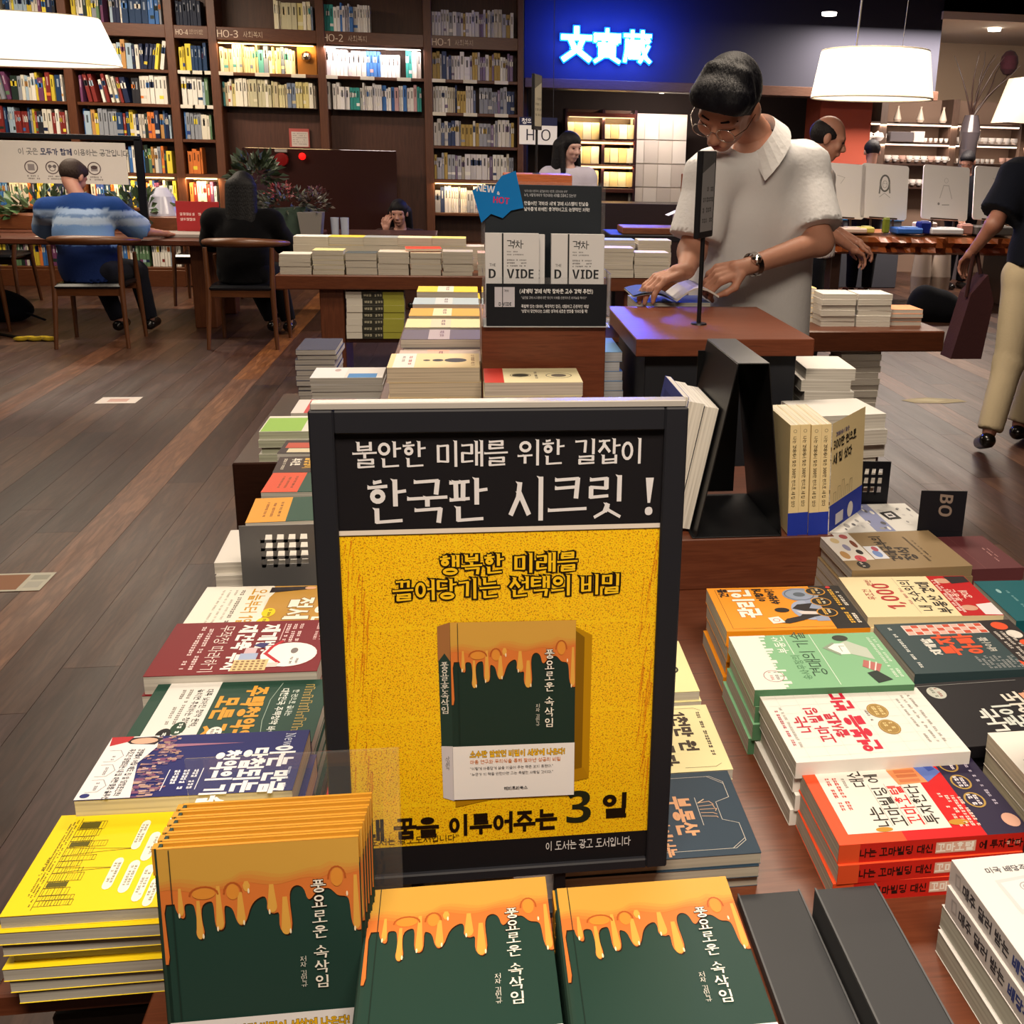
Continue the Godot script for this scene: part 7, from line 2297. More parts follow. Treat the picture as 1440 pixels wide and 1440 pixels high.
	# spine
	mb2.ppoly([Vector2(94, 209), Vector2(107, 205), Vector2(109, 419), Vector2(97, 414)], H("263b36"))
	mb2.lay(1.4)
	mb2.ppoly([Vector2(94, 209), Vector2(107, 205), Vector2(107, 250), Vector2(101, 240), Vector2(94, 250)], H("9a6a40"))
	mb2.ppoly([Vector2(96, 350), Vector2(108, 351), Vector2(109, 419), Vector2(97, 414)], H("c4c2cc"))
	mb2.lay(1.6)
	text(mb2, "풍요로운속삭임", 96.5, 250, 8.6, H("d8d6ce"), {"down": true, "serif": true, "th": 0.12, "gap": 0.02})
	text(mb2, "저자김민규", 100, 358, 4.6, H("44444a"), {"down": true, "th": 0.1})
	mb2.pell(103, 402, 4, 3, H("2a2a2e"), 8)
	part(t, "poster_print", mb2.mesh(), mat("print"))
	# front of the pictured book: the honey art on slanted axes, as it is printed
	var hb := MB.new()
	hb.plane(Vector3(X + 0.1072 * k, Y - 0.205 * k, 0.0038), Vector3(1, -0.02, 0), Vector3(0.006, -1, 0))
	hb.pu *= 0.82 * k
	hb.pv *= 0.89 * k
	hb.prect(0, 0, 160, 238, H("20342f"))
	honey_art(hb)
	part(t, "printed_book_front", hb.mesh(), mat("print"))
	# foot
	mb2 = MB.new()
	mb2.box(Vector3(-0.02, 0.004, 0.0), Vector3(0.18, 0.008, 0.02), black, 0.001)
	part(t, "foot_plate", mb2.mesh(), mat("print"))
	for s in [-0.09, 0.06]:
		mb2 = MB.new()
		mb2.box(Vector3(s, 0.0275, -0.001), Vector3(0.012, 0.053, 0.012), H("141418"), 0.001)
		part(t, "leg", mb2.mesh(), mat("print"))
	# a second dark stand cut by the right edge of the picture
	var q := thing("poster_stand", "dark grey upright sign holder cut by the picture's right edge", "sign", W(0.762, TABLE, 0.87))
	mb2 = MB.new()
	mb2.box(Vector3(0, 0.15, 0), Vector3(0.3, 0.28, 0.02), H("2e2f33"), 0.003)
	part(q, "panel", mb2.mesh(), mat("print"))
	mb2 = MB.new()
	mb2.box(Vector3(0, 0.006, 0), Vector3(0.24, 0.012, 0.1), H("26272b"), 0.002)
	part(q, "foot_plate", mb2.mesh(), mat("print"))

# ---------------------------------------------------------------- pedestals, bookends, displays
func slotted_bookend(at: Vector3, w: float, h: float, col: Color, label: String, rows: int, cols: int, turn := 0.0) -> void:
	var t := thing("bookend", label, "bookend", at, turn)
	var mb := MB.new()
	var y0 := 0.01
	var cw := w * 0.58 / cols
	var ch := (h * 0.72) / rows
	var x0 := -w * 0.29 + w * 0.05
	var th := 0.0015
	mb.box(Vector3(-w / 2 + (x0 + w / 2) / 2, h / 2, 0), Vector3(x0 + w / 2, h, th), col)
	var xe := x0 + cw * cols
	mb.box(Vector3((xe + w / 2) / 2, h / 2, 0), Vector3(w / 2 - xe, h, th), col)
	mb.box(Vector3((x0 + xe) / 2, h * 0.9, 0), Vector3(xe - x0, h * 0.2, th), col)
	mb.box(Vector3((x0 + xe) / 2, h * 0.04, 0), Vector3(xe - x0, h * 0.08, th), col)
	for r in rows:
		var yy := h * 0.8 - r * ch
		mb.box(Vector3((x0 + xe) / 2, yy - ch + ch * 0.18, 0), Vector3(xe - x0, ch * 0.36, th), col)
		for c in cols:
			# slanted webs between the slots
			mb.prism(PackedVector2Array([Vector2(x0 + c * cw, yy), Vector2(x0 + c * cw + cw * 0.45, yy), Vector2(x0 + c * cw + cw * 0.3, yy - ch), Vector2(x0 + c * cw - cw * 0.05, yy - ch)]), -th / 2, th / 2, col)
	part(t, "plate", mb.mesh(), mat("metal"))
	mb = MB.new()
	mb.box(Vector3(0, TABLE - at.y + 0.0008, -0.01), Vector3(w, 0.0016, 0.02), col)
	part(t, "base", mb.mesh(), mat("metal"))
	mb = MB.new()
	mb.box(Vector3(0, (TABLE - at.y) / 2, 0), Vector3(w, at.y - TABLE, th), col)
	part(t, "lower_plate", mb.mesh(), mat("metal"))

func displays() -> void:
	var T := TABLE
	slotted_bookend(W(-0.315, 0.8, 1.6), 0.13, 0.082, H("6c6d70"), "grey slotted metal bookend behind the gold and cream stack", 4, 4)
	slotted_bookend(W(0.825, 0.8, 1.885), 0.1, 0.082, H("1c1c22"), "black slotted metal bookend beside the grey picture books", 3, 4, -0.1)
	var b := thing("bookend", "black metal bookend with the cut-out letters BO beside the khaki stack", "bookend", W(0.905, 0.8, 1.70), -0.1)
	var mb := MB.new()
	mb.box(Vector3(0, 0.038, 0), Vector3(0.09, 0.084, 0.0016), H("1c1c22"), 0.0004)
	part(b, "plate", mb.mesh(), mat("print"))
	mb = MB.new()
	mb.plane(Vector3(0.03, 0.078, 0.0012), Vector3(0, -1, 0), Vector3(-1, 0.1, 0))
	text(mb, "BO", 8, 10, 30, H("8a7a70"), {"bold": 700})
	part(b, "cut_letters", mb.mesh(), mat("print"))
	mb = MB.new()
	mb.box(Vector3(0, -0.052, 0), Vector3(0.09, 0.096, 0.0016), H("1c1c22"))
	part(b, "base", mb.mesh(), mat("print"))
	# riser with the A-shaped bookend
	var r := thing("wooden_riser", "brown wooden riser carrying the black A-shaped book rack", "riser", W(0.5355, T, 1.895))
	mb = MB.new()
	mb.box(Vector3(0, 0.051, 0), Vector3(0.297, 0.102, 0.43), H("6e3f2c"), 0.002)
	part(r, "body", mb.mesh(), mat("wood"))
	var a := thing("book_rack", "black A-shaped metal book rack standing on the wooden riser", "book rack", W(0.498, 0.803, 1.8))
	var grey := H("2a2b2e")
	var L := [Vector3(-0.082, 0, 0), Vector3(-0.021, 0.331, 0)]
	var R := [Vector3(0.082, 0, 0), Vector3(0.036, 0.331, 0)]
	for e in [[L, "side_plate"], [R, "side_plate"]]:
		mb = MB.new()
		var p: Vector3 = e[0][0]; var q: Vector3 = e[0][1]
		var u := (q - p).normalized()
		mb.t = Transform3D(Basis(u.cross(Vector3.BACK), u, Vector3.BACK), (p + q) / 2)
		mb.box(Vector3.ZERO, Vector3(0.0022, (q - p).length(), 0.235), grey, 0.0006)
		part(a, e[1], mb.mesh(), mat("metal"))
	mb = MB.new()
	mb.box(Vector3(0.0075, 0.332, 0), Vector3(0.0585, 0.0022, 0.235), H("4a4c4e"), 0.0006)
	part(a, "top_plate", mb.mesh(), mat("metal"))
	mb = MB.new()
	mb.box(Vector3(-0.004, 0.001, 0), Vector3(0.17, 0.002, 0.235), grey, 0.0006)
	part(a, "floor_plate", mb.mesh(), mat("metal"))
	mb = MB.new()
	mb.box(Vector3(0.004, 0.16, -0.112), Vector3(0.09, 0.3, 0.002), H("161618"))
	part(a, "back_plate", mb.mesh(), mat("metal"))
	# books leaning on its left side, page edges outward
	var ang := atan2(0.061, 0.331)
	for k in 3:
		var th: float = [0.028, 0.03, 0.012][k]
		var o := make_book("hardback", cov("lean%d" % k, ["55585c", "e2e0da", "3a4a9a"][k], th, (func(m): m.lay(1); m.prect(20, 20, 130, 90, H("2a3a80")); m.pell(70, 120, 30, 20, H("b8bccc"))) if k == 2 else null, {"h": 0.24, "w": 0.17, "page": H("e0ddd6")}))
		var off: float = [0.0, 0.029, 0.06][k]
		var lean := Basis(Vector3.BACK, -ang)
		o.basis = lean * Basis(Vector3(0, 0, 1), Vector3(-1, 0, 0), Vector3(0, -1, 0))
		var up := lean * Vector3.UP
		var side := lean * Vector3.LEFT
		o.position = W(0.414, 0.805, 1.8) + up * (0.1215 + [0.001, 0.005, 0.012][k]) + side * (0.003 + off)
		tag(o, ["grey hardback leaning directly on the black rack", "white-edged hardback leaning second from the black rack", "thin blue-covered book leaning outermost on the black rack"][k], "book", "books leaning on the rack's left side")
	# upright beige books on its right side
	for k in 4:
		var c := cov("office", "dcc99a", 0.0192, c_office, {"spine_art": spine_office, "page": H("e6e0cc"), "w": 0.148, "h": 0.215})
		var o := make_book("paperback", c, k == 3)
		o.basis = Basis(Vector3.BACK, 0.05) * Basis(Vector3(0, 0, -1), Vector3(1, 0, 0), Vector3(0, -1, 0))
		o.position = W(0.5885 + k * 0.0202, 0.803 + 0.1085, 1.76 + 0.003 * (k % 2))
		tag(o, "beige and blue paperback standing outermost, its cover curling open, beside the black rack" if k == 3 else "beige and blue paperback standing spine-out beside the black rack", "book", "upright beige and blue paperbacks")
		if k == 3:
			var cv := MB.new()
			# front cover bent outwards: a curved sheet swinging from the spine
			var prev := []
			var art := MB.new()
			for i in 9:
				var s := i / 8.0
				var g := 0.79
				var pos: Vector3 = Vector3(-0.074, 0.0207, 0) if i == 0 else prev[0] + Vector3(cos(g), sin(g), 0) * (0.148 / 8.0)
				if i > 0:
					var pa: Vector3 = prev[0]
					cv.quad(pa + Vector3(0, 0, 0.1075), pos + Vector3(0, 0, 0.1075), pos + Vector3(0, 0, -0.1075), pa + Vector3(0, 0, -0.1075), H("dcc99a"))
					art.quad(pa + Vector3(-0.0002, 0.0003, 0.1075), pos + Vector3(-0.0002, 0.0003, 0.1075), pos + Vector3(-0.0002, 0.0003, 0.0545), pa + Vector3(-0.0002, 0.0003, 0.0545), H("2438a0"))
				prev = [pos]
			part(o, "open_cover", cv.mesh(), mat("print"))
			part(o, "cover_band", art.mesh(), mat("print"))
			var tx := MB.new()
			tx.plane(Vector3(-0.0745, 0.0216, -0.1075), Vector3(cos(0.79), sin(0.79), 0), Vector3.BACK)
			text(tx, "300만 원으로", 6, 34, 19, H("2a2622"), {"th": 0.17, "squeeze": 0.8}); text(tx, "세 집 샀다", 6, 62, 20, H("2a2622"), {"th": 0.17, "squeeze": 0.85})
			text(tx, "경매에서 찾은", 14, 20, 9, H("4a4a80"), {"th": 0.13})
			for q in 5: tx.pline([Vector2(14 + q * 18, 158), Vector2(14 + q * 18, 140 - (q % 3) * 8), Vector2(24 + q * 18, 140 - (q % 3) * 8), Vector2(24 + q * 18, 158)], 0.8, H("6a6050"))
			tx.lay(1)
			tx.pell(92, 196, 13, 16, H("dcd8d4")); tx.prect(26, 186, 60, 208, H("d4d4dc"))
			part(o, "cover_lettering", tx.mesh(), mat("print"))
	# tall white pile behind
	pile("paperback", cov("tallwhite", "e0deda", 0.036, null, {"page": H("d8d4cc"), "h": 0.2, "w": 0.15}), 6, 0.862, T, 2.2, -84, "topmost white book of the tall pile behind the beige books", "white book in the tall pile behind the beige books", "tall white pile behind the beige books", 0.012)
	pile("paperback", cov("tallwhite2", "e6e4e0", 0.03, null, {"page": H("dcd8d0"), "h": 0.13, "w": 0.16}), 9, 0.925, T, 2.46, -94, "topmost white book of the pile next to the dark pedestal", "white book in the pile next to the dark pedestal", "white pile next to the dark pedestal", 0.01)
	pile("paperback", cov("bluepile", "6a9ad0", 0.026, null, {"page": H("cfd4dc"), "h": 0.2, "w": 0.06}), 11, 0.37, T, 2.62, 0, "topmost pale blue book of the pile wedged between the two pedestals", "book in the pile wedged between the two pedestals", "pile wedged between the pedestals", 0.006)
	# dark pedestal with the wooden cap
	var p := thing("pedestal", "dark grey pedestal with a thick reddish wooden cap in front of the man in white", "pedestal", W(0.622, 0.0, 2.565))
	mb = MB.new()
	mb.box(Vector3(0, 1.0385, 0), Vector3(0.445, 0.043, 0.51), H("7d4630"), 0.002)
	part(p, "cap", mb.mesh(), mat("wood"))
	mb = MB.new()
	mb.box(Vector3(0, 0.8585, 0), Vector3(0.385, 0.317, 0.43), H("25272d"), 0.003)
	part(p, "body", mb.mesh(), mat("print"))
	rod_sign(W(0.6, 1.06, 2.52), 0.235, 0.0, Vector2(0.11, 0.215), 1.0, "narrow black framed sign on a rod standing on the wooden cap", H("8f8f92"))
	# wooden pedestal with the acrylic display of white books
	var w := thing("pedestal", "brown wooden pedestal carrying the acrylic display of white books", "pedestal", W(0.185, 0.82, 2.58))
	mb = MB.new()
	mb.box(Vector3(0, 0.1275, 0), Vector3(0.305, 0.255, 0.36), H("7a442e"), 0.002)
	part(w, "body", mb.mesh(), mat("wood"))
	var Y := 1.0755
	var D := 2.42
	var ds := thing("acrylic_display", "clear acrylic display with black printed boards front and back", "display stand", W(0.19, Y, D))
	mb = MB.new()
	mb.box(Vector3(0.0, 0.168, -0.098), Vector3(0.29, 0.33, 0.004), H("2b3138"), 0.001)
	part(ds, "back_board", mb.mesh(), mat("print"))
	mb = MB.new()
	mb.plane(Vector3(-0.145, 0.333, -0.0958), Vector3.RIGHT, Vector3.DOWN)
	mb.lay(1)
	text(mb, "\"미국 다음 자본주의, 글로벌이라는 대전환, 성장이라는 마약\"", 96, 12, 6, H("b8bcc4"), {"th": 0.1, "squeeze": 0.62})
	text(mb, "누가, 어떻게 부자가 가난이라는 세계를 조종하고 있는가?", 96, 21, 7.6, H("c8ccd4"), {"th": 0.11, "squeeze": 0.62})
	text(mb, "만들어진 격차와 세계 경제 시스템의 민낯을", 96, 40, 9.4, H("e2e4e8"), {"th": 0.15, "squeeze": 0.82})
	text(mb, "날카롭게 파헤친 충격적이고도 논쟁적인 저작!", 96, 54, 9.4, H("e2e4e8"), {"th": 0.15, "squeeze": 0.8})
	part(ds, "board_print", mb.mesh(), mat("print"))
	mb = MB.new()
	mb.box(Vector3(0.0, 0.053, 0.03), Vector3(0.292, 0.104, 0.003), H("1c1f26"), 0.0006)
	part(ds, "front_board", mb.mesh(), mat("print"))
	mb = MB.new()
	mb.plane(Vector3(-0.146, 0.105, 0.0317), Vector3.RIGHT, Vector3.DOWN)
	mb.lay(1)
	text(mb, "〈세계적 경제 석학 장하준 교수 강력 추천!〉".replace("〈", "(").replace("〉", ")"), 80, 12, 11, H("e6e8ec"), {"th": 0.16, "squeeze": 0.8})
	text(mb, "\"글로벌 경제 시스템에 대한 당신의 이해를 근본적으로 바꿔놓을 책이다\"", 84, 30, 6.4, H("b8bcc4"), {"th": 0.1, "squeeze": 0.72})
	text(mb, "폭발력 있는 데이터, 독창적인 접근, 대담하고 근본적인 해법", 84, 50, 8.2, H("d8dae0"), {"th": 0.14, "squeeze": 0.7})
	text(mb, "'성장'이 당연하다는 오래된 생각에 새로운 변화를 가져다줄 책!", 84, 62, 8.2, H("d8dae0"), {"th": 0.14, "squeeze": 0.66})
	mb.prect(20, 8, 68, 56, H("c8c8d4")); mb.lay(2); mb.prect(38, 8, 40, 56, H("2a2c34")); text(mb, "D VIDE", 30, 44, 10, H("2a2c34"), {"bold": 700, "squeeze": 0.8}); text(mb, "격차", 42, 14, 6, H("2a2c34"))
	part(ds, "front_print", mb.mesh(), mat("print"))
	mb = MB.new()
	mb.box(Vector3(0, 0.06, 0.0275), Vector3(0.31, 0.12, 0.002), Color.WHITE)
	mb.box(Vector3(0, 0.17, -0.102), Vector3(0.31, 0.34, 0.002), Color.WHITE)
	for s in [-1, 1]: mb.box(Vector3(s * 0.154, 0.065, -0.0225), Vector3(0.002, 0.13, 0.112), Color.WHITE)
	part(ds, "clear_panels", mb.mesh(), mat("acrylic"))
	mb = MB.new()
	mb.box(Vector3(0, 0.001, -0.025), Vector3(0.306, 0.002, 0.12), H("c8ccd0"))
	part(ds, "base", mb.mesh(), mat("print"))
	for k in 4:
		var o := make_book("paperback", cov("divide", "dfdfe2", 0.022, c_divide, {"w": 0.13, "h": 0.2, "page": H("d8d8d8")}))
		o.basis = Basis(Vector3.RIGHT, PI / 2 - 0.04)
		o.position = W([0.108, 0.124, 0.268, 0.272][k], Y + 0.116 + (0.004 if k % 2 == 0 else 0.0), D + (0.032 if k % 2 == 0 else 0.057))
		tag(o, ["white paperback titled in black, foremost of the pair next to the blue tag", "white paperback behind the foremost one next to the blue tag", "white paperback titled in black, foremost of the pair far from the blue tag", "white paperback behind the foremost one far from the blue tag"][k], "book", "white paperbacks in the acrylic display")
	# blue book-shaped tag
	var nt := thing("promotional_tag", "bright blue open-book-shaped tag reading NEW & HOT on the acrylic display", "tag", W(0.077, Y + 0.3, D + 0.09))
	mb = MB.new()
	mb.t = Transform3D(Basis(Vector3.BACK, 0.22), Vector3.ZERO)
	mb.prism(PackedVector2Array([Vector2(-0.058, 0.03), Vector2(-0.03, 0.04), Vector2(-0.004, 0.028), Vector2(0.02, 0.05), Vector2(0.056, 0.055), Vector2(0.056, -0.036), Vector2(0.024, -0.036), Vector2(0.0, -0.05), Vector2(-0.026, -0.034), Vector2(-0.054, -0.05)]), 0.0, 0.002, H("1f7fd0"))
	part(nt, "card", mb.mesh(), mat("gloss"))
	mb = MB.new()
	mb.t = Transform3D(Basis(Vector3.BACK, -0.08), Vector3(0, 0, 0.0024))
	mb.plane(Vector3(-0.06, 0.05, 0), Vector3.RIGHT, Vector3.DOWN)
	text(mb, "NEW", 6, 21, 19, H("f2eef0"), {"bold": 700, "gap": 0.0, "squeeze": 0.95})
	text(mb, "&", 56, 34, 9, H("f2eef0"), {"bold": 700})
	text(mb, "HOT", 48, 46, 18, H("d8346a"), {"bold": 700, "gap": 0.02})
	part(nt, "tag_lettering", mb.mesh(), mat("print"))

# ---------------------------------------------------------------- rounded bodies: smooth union of simple volumes, meshed as surface nets
func sdf_arrays(prims: Array, cell: float, k: float, col: Color, paint = null) -> Array:
	var lo := Vector3.ONE * 1e9
	var hi := -lo
	var boxes := []
	for p in prims:
		var a: Vector3; var b: Vector3
		match p[0]:
			"c", "f":
				var r: float = maxf(p[3], p[4])
				a = (p[1] as Vector3).min(p[2]) - Vector3.ONE * r; b = (p[1] as Vector3).max(p[2]) + Vector3.ONE * r
			"e", "-e":
				var m: float = maxf(p[2].x, maxf(p[2].y, p[2].z))
				var ext: Vector3 = Vector3.ONE * m if p.size() > 3 else p[2]
				a = p[1] - ext; b = p[1] + ext
			_:
				boxes.append(null)
				continue
		boxes.append([a, b])
		if p[0] != "-e":
			lo = lo.min(a); hi = hi.max(b)
	lo -= Vector3.ONE * cell * 2.5
	hi += Vector3.ONE * cell * 2.5
	var n := Vector3i(((hi - lo) / cell).ceil()) + Vector3i.ONE
	var nx := n.x; var ny := n.y; var nz := n.z
	var g := PackedFloat32Array()
	g.resize(nx * ny * nz)
	g.fill(0.2)
	for q in prims.size():
		var p: Array = prims[q]
		if boxes[q] == null: continue
		var mg: float = k + cell * 2.0
		var a := Vector3i(((boxes[q][0] - lo - Vector3.ONE * mg) / cell).floor()).clamp(Vector3i.ZERO, n - Vector3i.ONE)
		var b := Vector3i(((boxes[q][1] - lo + Vector3.ONE * mg) / cell).ceil()).clamp(Vector3i.ZERO, n - Vector3i.ONE)
		var kind: String = p[0]
		var ell: bool = kind == "e" or kind == "-e"
		var pa: Vector3 = p[1]
		var ax := Vector3.ZERO
		var len2 := 1.0
		var ln := 1.0
		var r0 := 0.0; var r1 := 0.0
		var inv := Vector3.ONE
		var mn := 1.0
		var rot := Basis.IDENTITY
		if ell:
			inv = Vector3.ONE / p[2]
			mn = minf(p[2].x, minf(p[2].y, p[2].z))
			if p.size() > 3: rot = (p[3] as Basis).transposed()
		else:
			ax = p[2] - pa; len2 = maxf(ax.length_squared(), 1e-9); ln = sqrt(len2); r0 = p[3]; r1 = p[4]
		for z in range(a.z, b.z + 1):
			for y in range(a.y, b.y + 1):
				var base := (z * ny + y) * nx
				for x in range(a.x, b.x + 1):
					var w := lo + Vector3(x, y, z) * cell - pa
					var d: float
					if ell:
						w = rot * w
						var s := w * inv
						var l := s.length()
						var l2 := (s * inv).length()
						d = l * (l - 1.0) / l2 if l2 > 0.0001 else -mn
					else:
						var t := w.dot(ax) / len2
						if kind == "f":
							var tc := clampf(t, 0.0, 1.0)
							d = maxf((w - ax * t).length() - lerpf(r0, r1, tc), maxf(-t, t - 1.0) * ln)
						else:
							t = clampf(t, 0.0, 1.0)
							d = (w - ax * t).length() - lerpf(r0, r1, t)
					var old := g[base + x]
					if kind == "-e":
						var nd := -d
						var hh := maxf(0.008 - absf(old - nd), 0.0) / 0.008
						g[base + x] = maxf(old, nd) + hh * hh * 0.002
					else:
						var h := maxf(k - absf(old - d), 0.0) / k
						g[base + x] = minf(old, d) - h * h * k * 0.25
	for p in prims:
		if p[0] == "cut":
			var cp: Vector3 = p[1]
			var cn: Vector3 = p[2]
			for z in nz:
				for y in ny:
					var base := (z * ny + y) * nx
					for x in nx:
						var d := (lo + Vector3(x, y, z) * cell - cp).dot(cn)
						if d > g[base + x]: g[base + x] = d
	# surface nets
	var vs := PackedVector3Array(); var ns := PackedVector3Array(); var cs := PackedColorArray(); var ix := PackedInt32Array()
	var id := PackedInt32Array()
	id.resize(nx * ny * nz)
	id.fill(-1)
	var sy := nx
	var sz := nx * ny
	var corner := [0, 1, sy, sy + 1, sz, sz + 1, sz + sy, sz + sy + 1]
	var edges := [[0, 1], [2, 3], [4, 5], [6, 7], [0, 2], [1, 3], [4, 6], [5, 7], [0, 4], [1, 5], [2, 6], [3, 7]]
	for z in nz - 1:
		for y in ny - 1:
			var row := (z * ny + y) * nx
			for x in nx - 1:
				var i := row + x
				var v0 := g[i]
				if v0 > cell * 2.0 or v0 < -cell * 2.0: continue
				var m := 0
				for c in 8:
					if g[i + corner[c]] < 0.0: m |= 1 << c
				if m == 0 or m == 255: continue
				var sum := Vector3.ZERO
				var cnt := 0
				for e in edges:
					var ia: int = e[0]; var ib: int = e[1]
					if ((m >> ia) & 1) == ((m >> ib) & 1): continue
					var fa := g[i + corner[ia]]; var fb := g[i + corner[ib]]
					var t := fa / (fa - fb)
					var A := Vector3(ia & 1, (ia >> 1) & 1, (ia >> 2) & 1)
					var B := Vector3(ib & 1, (ib >> 1) & 1, (ib >> 2) & 1)
					sum += A.lerp(B, t)
					cnt += 1
				var pos := lo + (Vector3(x, y, z) + sum / cnt) * cell
				id[i] = vs.size()
				vs.append(pos)
				ns.append(Vector3(g[i + 1] - v0 + g[i + 1 + sy + sz] - g[i + sy + sz], g[i + sy] - v0 + g[i + 1 + sy + sz] - g[i + 1 + sz], g[i + sz] - v0 + g[i + 1 + sy + sz] - g[i + 1 + sy]).normalized())
				cs.append(paint.call(pos) if paint != null else col)
	for z in range(1, nz - 1):
		for y in range(1, ny - 1):
			var row := (z * ny + y) * nx
			for x in range(1, nx - 1):
				var i := row + x
				var f := g[i]
				if f > cell * 2.0 or f < -cell * 2.0: continue
				for q in 3:
					var st: int = [1, sy, sz][q]
					if (f < 0.0) == (g[i + st] < 0.0): continue
					var u: int = [sy, sz, 1][q]
					var w: int = [sz, 1, sy][q]
					var a := id[i - u - w]; var b := id[i - w]; var c := id[i]; var d := id[i - u]
					if a < 0 or b < 0 or c < 0 or d < 0: continue
					if f < 0.0: ix.append_array([a, c, b, a, d, c])
					else: ix.append_array([a, b, c, a, c, d])
	return [vs, ns, cs, ix]

func join(list: Array) -> ArrayMesh:
	var vs := PackedVector3Array(); var ns := PackedVector3Array(); var cs := PackedColorArray(); var ix := PackedInt32Array()
	for s in list:
		var off := vs.size()
		vs.append_array(s[0]); ns.append_array(s[1]); cs.append_array(s[2])
		for i in s[3]: ix.append(i + off)
	var m := ArrayMesh.new()
	var a := []
	a.resize(Mesh.ARRAY_MAX)
	a[Mesh.ARRAY_VERTEX] = vs; a[Mesh.ARRAY_NORMAL] = ns; a[Mesh.ARRAY_COLOR] = cs; a[Mesh.ARRAY_INDEX] = ix
	m.add_surface_from_arrays(Mesh.PRIMITIVE_TRIANGLES, a)
	return m

func sdf_mesh(prims: Array, cell: float, k: float, col: Color, paint = null) -> ArrayMesh:
	return join([sdf_arrays(prims, cell, k, col, paint)])

# a hand: wrist, direction of the fingers, direction of the back of the hand, thumb side (+1 or -1), curl
func hand_prims(wr: Vector3, dir: Vector3, back: Vector3, thumb: float, curl: float, s := 1.0) -> Array:
	dir = dir.normalized()
	back = (back - dir * back.dot(dir)).normalized()
	var side := dir.cross(back).normalized() * thumb
	var out := [["c", wr, wr + dir * 0.03 * s, 0.026 * s, 0.027 * s]]
	for i in 4:
		var o := (1.5 - i) * 0.019 * s
		var kn: Vector3 = wr + dir * ([0.088, 0.092, 0.088, 0.08][i] * s) + side * o
		out.append(["c", wr + dir * 0.03 * s + side * o * 0.7, kn, 0.014 * s, 0.011 * s])
		var p := kn
		var ang := 0.25 + curl * 0.6
		for j in 3:
			var ln: float = [[0.04, 0.045, 0.042, 0.032][i], 0.025, 0.02][j] * s
			var q: Vector3 = p + (dir * cos(ang) - back * sin(ang)).normalized() * ln + side * o * 0.06
			out.append(["c", p, q, [0.0095, 0.0088, 0.008][j] * s, [0.0088, 0.008, 0.0068][j] * s])
			p = q
			ang += curl * 0.75 + 0.08
	var tb := wr + dir * 0.028 * s + side * 0.024 * s
	var t1 := tb + (dir * 0.62 + side * 0.62 - back * 0.3).normalized() * 0.042 * s
	var t2 := t1 + (dir * 0.9 + side * 0.15 - back * 0.3 * curl).normalized() * 0.03 * s
	var t3 := t2 + (dir * 0.95 - side * 0.15 - back * 0.4 * curl).normalized() * 0.024 * s
	out.append(["c", wr + dir * 0.015 * s + side * 0.01 * s, tb, 0.016 * s, 0.015 * s])
	out.append(["c", tb, t1, 0.0145 * s, 0.0115 * s])
	out.append(["c", t1, t2, 0.0108 * s, 0.0098 * s])
	out.append(["c", t2, t3, 0.0095 * s, 0.0078 * s])
	return out

